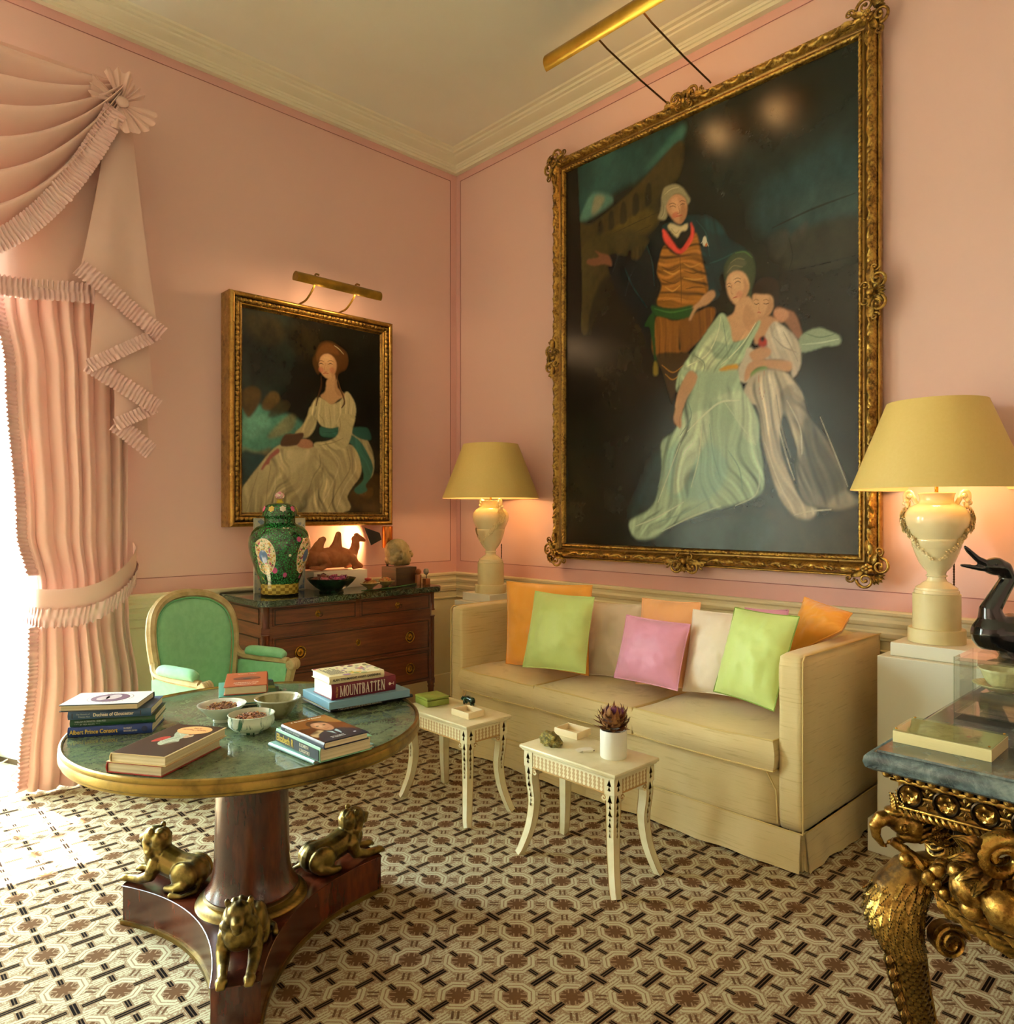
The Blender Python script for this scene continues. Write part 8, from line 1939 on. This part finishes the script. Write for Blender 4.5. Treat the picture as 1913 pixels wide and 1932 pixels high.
# branch in the beak, and the swag of fruit running along the frieze
br = MB().join(tube(spline([(.014, .006, .668), (-.012, .016, .652), (-.045, .026, .632), (-.075, .034, .632), (-.098, .038, .650)], 6), [.009, .0095, .010, .010, .010, .0105, .011] * 3 + [.010, .009, .008, .005], 9)); br.join(tube(spline([(-.028, .02, .642), (-.045, .035, .615), (-.060, .04, .590)], 5), [.010, .011, .012, .012, .011, .010, .009, .008, .006, .005, .004], 8)); br.join(ball(.0165, 16, 10, loc=(-.012, .02, .632))); epart(br, 'branch', M_CG)
def ribbed(r, n=9, amp=.06, sz=1.15): 
    mb = ball(1, 54, 18, r, r, r * sz)
    out = []
    for v in mb.v:
        a = math.atan2(v[1], v[0]); k = 1 - amp * (abs(math.cos(a * n / 2)) ** 6); out.append((v[0] * k, v[1] * k, v[2]))
    mb.v = out; return mb
fr = [(-.161, .555, .12, .037, 'rib'), (-.245, .512, .17, .050, 'pear'), (-.166, .514, .13, .024, 'plain'), (-.091, .598, .06, .0155, 'egg'), (-.071, .582, .06, .014, 'egg'), (-.088, .566, .07, .011, 'egg'), (-.107, .548, .08, .014, 'plain'), (-.102, .610, .05, .017, 'plain'), (-.135, .598, .09, .020, 'plain'), (-.207, .566, .15, .0115, 'plain'), (-.224, .572, .15, .011, 'plain'), (-.219, .555, .15, .011, 'plain'), (-.236, .566, .15, .0105, 'plain'), (-.228, .584, .15, .010, 'plain'), (-.300, .560, .20, .036, 'plain'), (-.320, .500, .22, .034, 'rib')]
for k, (e, z, t, r, kind) in enumerate(fr):
    p = toward(e, z, t); r2 = r * (1 - t / 1.7)
    mb = ribbed(r2) if kind == 'rib' else ball(r2, 20, 14, 1, 1, 1.35 if kind == 'egg' else 1.0) if kind != 'pear' else lathe([(.0001, -r2), (r2 * .6, -r2 * .85), (r2, -r2 * .1), (r2 * .8, r2 * .6), (r2 * .42, r2 * 1.2), (r2 * .25, r2 * 1.5), (.0001, r2 * 1.6)], 28)
    o = mb.obj('fruit', M_CG, gt, ang=180); o.matrix_local = EM @ T(p) @ RZ(k) @ RX(.5 + .4 * math.sin(k)) @ RY(.6 * math.cos(k * 2))
lf2 = leaf_mb(.075, .020, .5, .007, 13).mesh('garland_leaf', M_CG, ang=180)
for k, (e, z, t, a, s_) in enumerate([(-.095, .545, .06, -.9, 1), (-.115, .530, .08, -.6, 1.2), (-.14, .505, .10, -.45, 1.3), (-.17, .485, .12, -.4, 1.3), (-.20, .468, .14, -.45, 1.3), (-.13, .58, .07, .2, .9), (-.19, .60, .12, .5, .9), (-.255, .58, .17, .1, 1.1), (-.24, .46, .17, -.2, 1.2), (-.18, .54, .10, -.2, 1.1), (-.15, .615, .08, .9, .8), (-.09, .575, .05, -1.3, .8)]):
    o = link('garland_leaf', lf2, gt); o.matrix_local = EM @ T(toward(e, z, t)) @ Matrix(((-math.cos(a), math.sin(a), 0, 0), (0, 0, 1, 0), (math.sin(a), math.cos(a), 0, 0), (0, 0, 0, 1))) @ S(s_)
# scrolling acanthus bracket under the frieze
wg = []
for k in range(46): t = k / 45; a = PI * .95 - t * 3.1 * PI; r = .062 * (1 - .72 * t); wg.append(tuple(toward(-.235 + r * math.cos(a), .628 + r * .8 * math.sin(a), .16)))
epart(tube(wg, [.019 * (1 - .55 * k / 45) for k in range(46)], 10), 'acanthus_scroll', M_CG)
for k in range(6):
    a = -1.9 + .45 * k; o = link('garland_leaf', lf2, gt); o.matrix_local = EM @ T(toward(-.225 + .03 * math.cos(a), .64 + .03 * math.sin(a), .15)) @ Matrix(((math.cos(a), -math.sin(a), 0, 0), (0, 0, 1, 0), (math.sin(a), math.cos(a), 0, 0), (0, 0, 0, 1))) @ S(1.0)
eblob('back_form', plain('plain_black', '#0d0b09', .35), [('c', [(-.12, -.10, .725), (-.14, -.10, .66), (-.20, -.08, .60), (-.22, -.05, .52)], [.052, .050, .042, .03])], .005, 3)  # black curved form in the dark area beneath the frieze
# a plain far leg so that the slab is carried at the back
for (x, y) in ((-.12, -3.86), (-.12, -5.2), (-1.80, -5.2)): wpart(MB().join(lathe([(.0001, 0), (.05, 0), (.05, .03), (.03, .06), (.035, .4), (.045, .70), (.05, .728), (.0001, .728)], 20), T(x, y, 0)), 'leg', M_CGD, gt)

# ================================================================ on the marble slab
bx_ = thing('glazed_box', 'flat linen sided box with a clear glass top pinned over a faded old drawing', 'box', (-1.745, -3.873, ZS), 0)
LIN_ = mat_silk('linen', '#cfc08a', '#c5b57c', '#a8935a', .4); hx, hy = .071, .098
box(-hx, hx, -hy, hy, 0, .026, .0008).obj('box_body', LIN_, bx_, smooth=False)
bd_ = Canvas(120, 170, '#c9b07c'); rn_ = random.Random(3)
for k in range(36): bd_.ell(rn_.uniform(150, 850), rn_.uniform(150, 850), rn_.uniform(20, 130), rn_.uniform(10, 50), rn_.choice(['#b39a68', '#d6c292', '#a58a58', '#bda472']), .8, .6)
for k in range(10): x0_ = rn_.uniform(250, 700); y0_ = rn_.uniform(200, 800); bd_.stroke([(x0_, y0_), (x0_ + rn_.uniform(-90, 90), y0_ + rn_.uniform(-90, 90)), (x0_ + rn_.uniform(-120, 120), y0_ + rn_.uniform(-120, 120))], '#6d5a3a', 9, .7)
bd_.ell(500, 700, 60, 25, '#b0654a', .5, .9); bd_.grain(.15)
dm = link('drawing', bd_.mesh('drawing', .138, .192, paint_mat('drawing_print', .7, 0)), bx_); dm.matrix_local = T(0, 0, .0265) @ RX(-PI / 2)
box(-hx, hx, -hy, hy, .0275, .0305, .0005).obj('glass_top', thin_glass('pale_green_glass', (.86, .94, .86, 1), .02, 1.5, .8), bx_, smooth=False)
for x in (-hx + .006, hx - .006):
    for y in (-hy + .006, hy - .006): ball(.0028, 10, 6, 1, 1, .7, (x, y, .031)).obj('pin', M_ORM, bx_)
M_ACR = thin_glass('clear_acrylic', (.97, .985, .965, 1), .0, 1.5, 1.3); M_ACE = thin_glass('acrylic_edge', (.86, .90, .84, 1), .03, 1.5, 2.0)
M_JADE = None
def mat_jade():
    m, nt, b = new_mat('pale_jade'); b.inputs['Base Color'].default_value = lin('#d7cf96'); b.inputs['Roughness'].default_value = .18; b.inputs['Transmission Weight'].default_value = .25; b.inputs['Subsurface Weight'].default_value = .25; b.inputs['Subsurface Radius'].default_value = (.02, .02, .01); return m
M_JADE = mat_jade()
def case(label, x0, y1, w, d, h):
    r = thing('display_case', label, 'display case', (x0 + d / 2, y1 - w / 2, ZS)); t = .010
    box(-d/2, d/2, -w/2, w/2, 0, .016, .0006).obj('base', M_ACE, r, smooth=False)
    for nm, a in (('side', (-d/2, -d/2 + t, -w/2, w/2)), ('side', (d/2 - t, d/2, -w/2, w/2)), ('side', (-d/2 + t, d/2 - t, -w/2, -w/2 + t)), ('side', (-d/2 + t, d/2 - t, w/2 - t, w/2))): box(*a, .016, h - t, .0006).obj(nm, M_ACR, r, smooth=False)
    box(-d/2, d/2, -w/2, w/2, h - t, h, .0006).obj('top', M_ACR, r, smooth=False)
    ed = MB()
    for sx in (-1, 1):
        for sy in (-1, 1): ed.join(box(sx * d/2 - .0012, sx * d/2 + .0012, sy * w/2 - .0012, sy * w/2 + .0012, 0, h))
    ed.obj('edge', M_ACE, r, smooth=False); return r
case('clear acrylic display cube holding the pale jade bowl and saucer', -1.500, -3.817, .175, .175, .160); case('second clear acrylic cube standing behind the first in front of the duck', -1.06, -3.860, .17, .17, .175)
for (cx_, cy_, nm) in ((-1.412, -3.905, 'cube nearest the glazed box'), (-.975, -3.945, 'cube in front of the black duck')):
    st_ = tag(box(-.042, .042, -.042, .042, 0, .052, .001).obj('riser', M_ACE, None, smooth=False, loc=(cx_, cy_, ZS + .0165)), 'solid clear block riser inside the acrylic ' + nm, 'riser')
    sa = thing('saucer', 'pale jade fluted saucer in the acrylic ' + nm, 'saucer', (cx_, cy_, ZS + .069)); lathe([(.0001, .003), (.018, .0), (.022, .002), (.045, .010), (.066, .020), (.067, .0215), (.045, .013), (.02, .005), (.0001, .005)], 72, twist=lambda a, j, z: 1 + .025 * math.cos(a * 24) * (j > 2)).obj('saucer_body', M_JADE, sa, ang=180)
    bo = thing('jade_bowl', 'pale jade fluted bowl in the acrylic ' + nm, 'bowl', (cx_, cy_, ZS + .0755)); lathe([(.0001, .002), (.020, .0), (.022, .004), (.034, .014), (.043, .030), (.049, .046), (.054, .054), (.0525, .054), (.046, .044), (.040, .030), (.030, .014), (.0001, .008)], 72, twist=lambda a, j, z: 1 + .020 * math.cos(a * 18) * (j > 3)).obj('bowl_body', M_JADE, bo, ang=180)
# black duck
dk = thing('duck_figure', 'glossy black duck figure with stretched neck and open bill by the wall', 'figurine', (-0.514, -3.773, ZS + .004), math.radians(137)); dk.scale = (.93, .93, .93)
DK = plain('black_bronze', '#0c0c0c', .16, .3, coat=.6)
DB = [('c', [(-.13, 0, .085), (-.05, 0, .095), (.06, 0, .095), (.12, 0, .105)], [.050, .085, .088, .072]), ('c', [(.11, 0, .125), (.125, 0, .20), (.085, 0, .265), (.055, 0, .315), (.075, 0, .352), (.105, 0, .362)], [.062, .038, .031, .030, .032, .036]), ('e', (.11, 0, .362), (.044, .032, .034)), ('c', [(-.13, 0, .09), (-.21, 0, .12), (-.235, 0, .135)], [.045, .022, .012]),
      ('c', [(.135, 0, .368), (.175, 0, .390), (.212, 0, .424), (.222, 0, .436)], [.017, .0125, .010, .007]), ('c', [(.130, 0, .352), (.175, 0, .356), (.222, 0, .364), (.238, 0, .366)], [.014, .0105, .008, .006]), ('e', (.0, 0, .012), (.075, .06, .014))]
organic('duck_body', DK, DB, .0048, 5, dk)
for s in (-1, 1): ball(.005, 10, 8, loc=(.122, s * .030, .372)).obj('eye', plain('black_eye', '#1a1a1a', .05), dk)
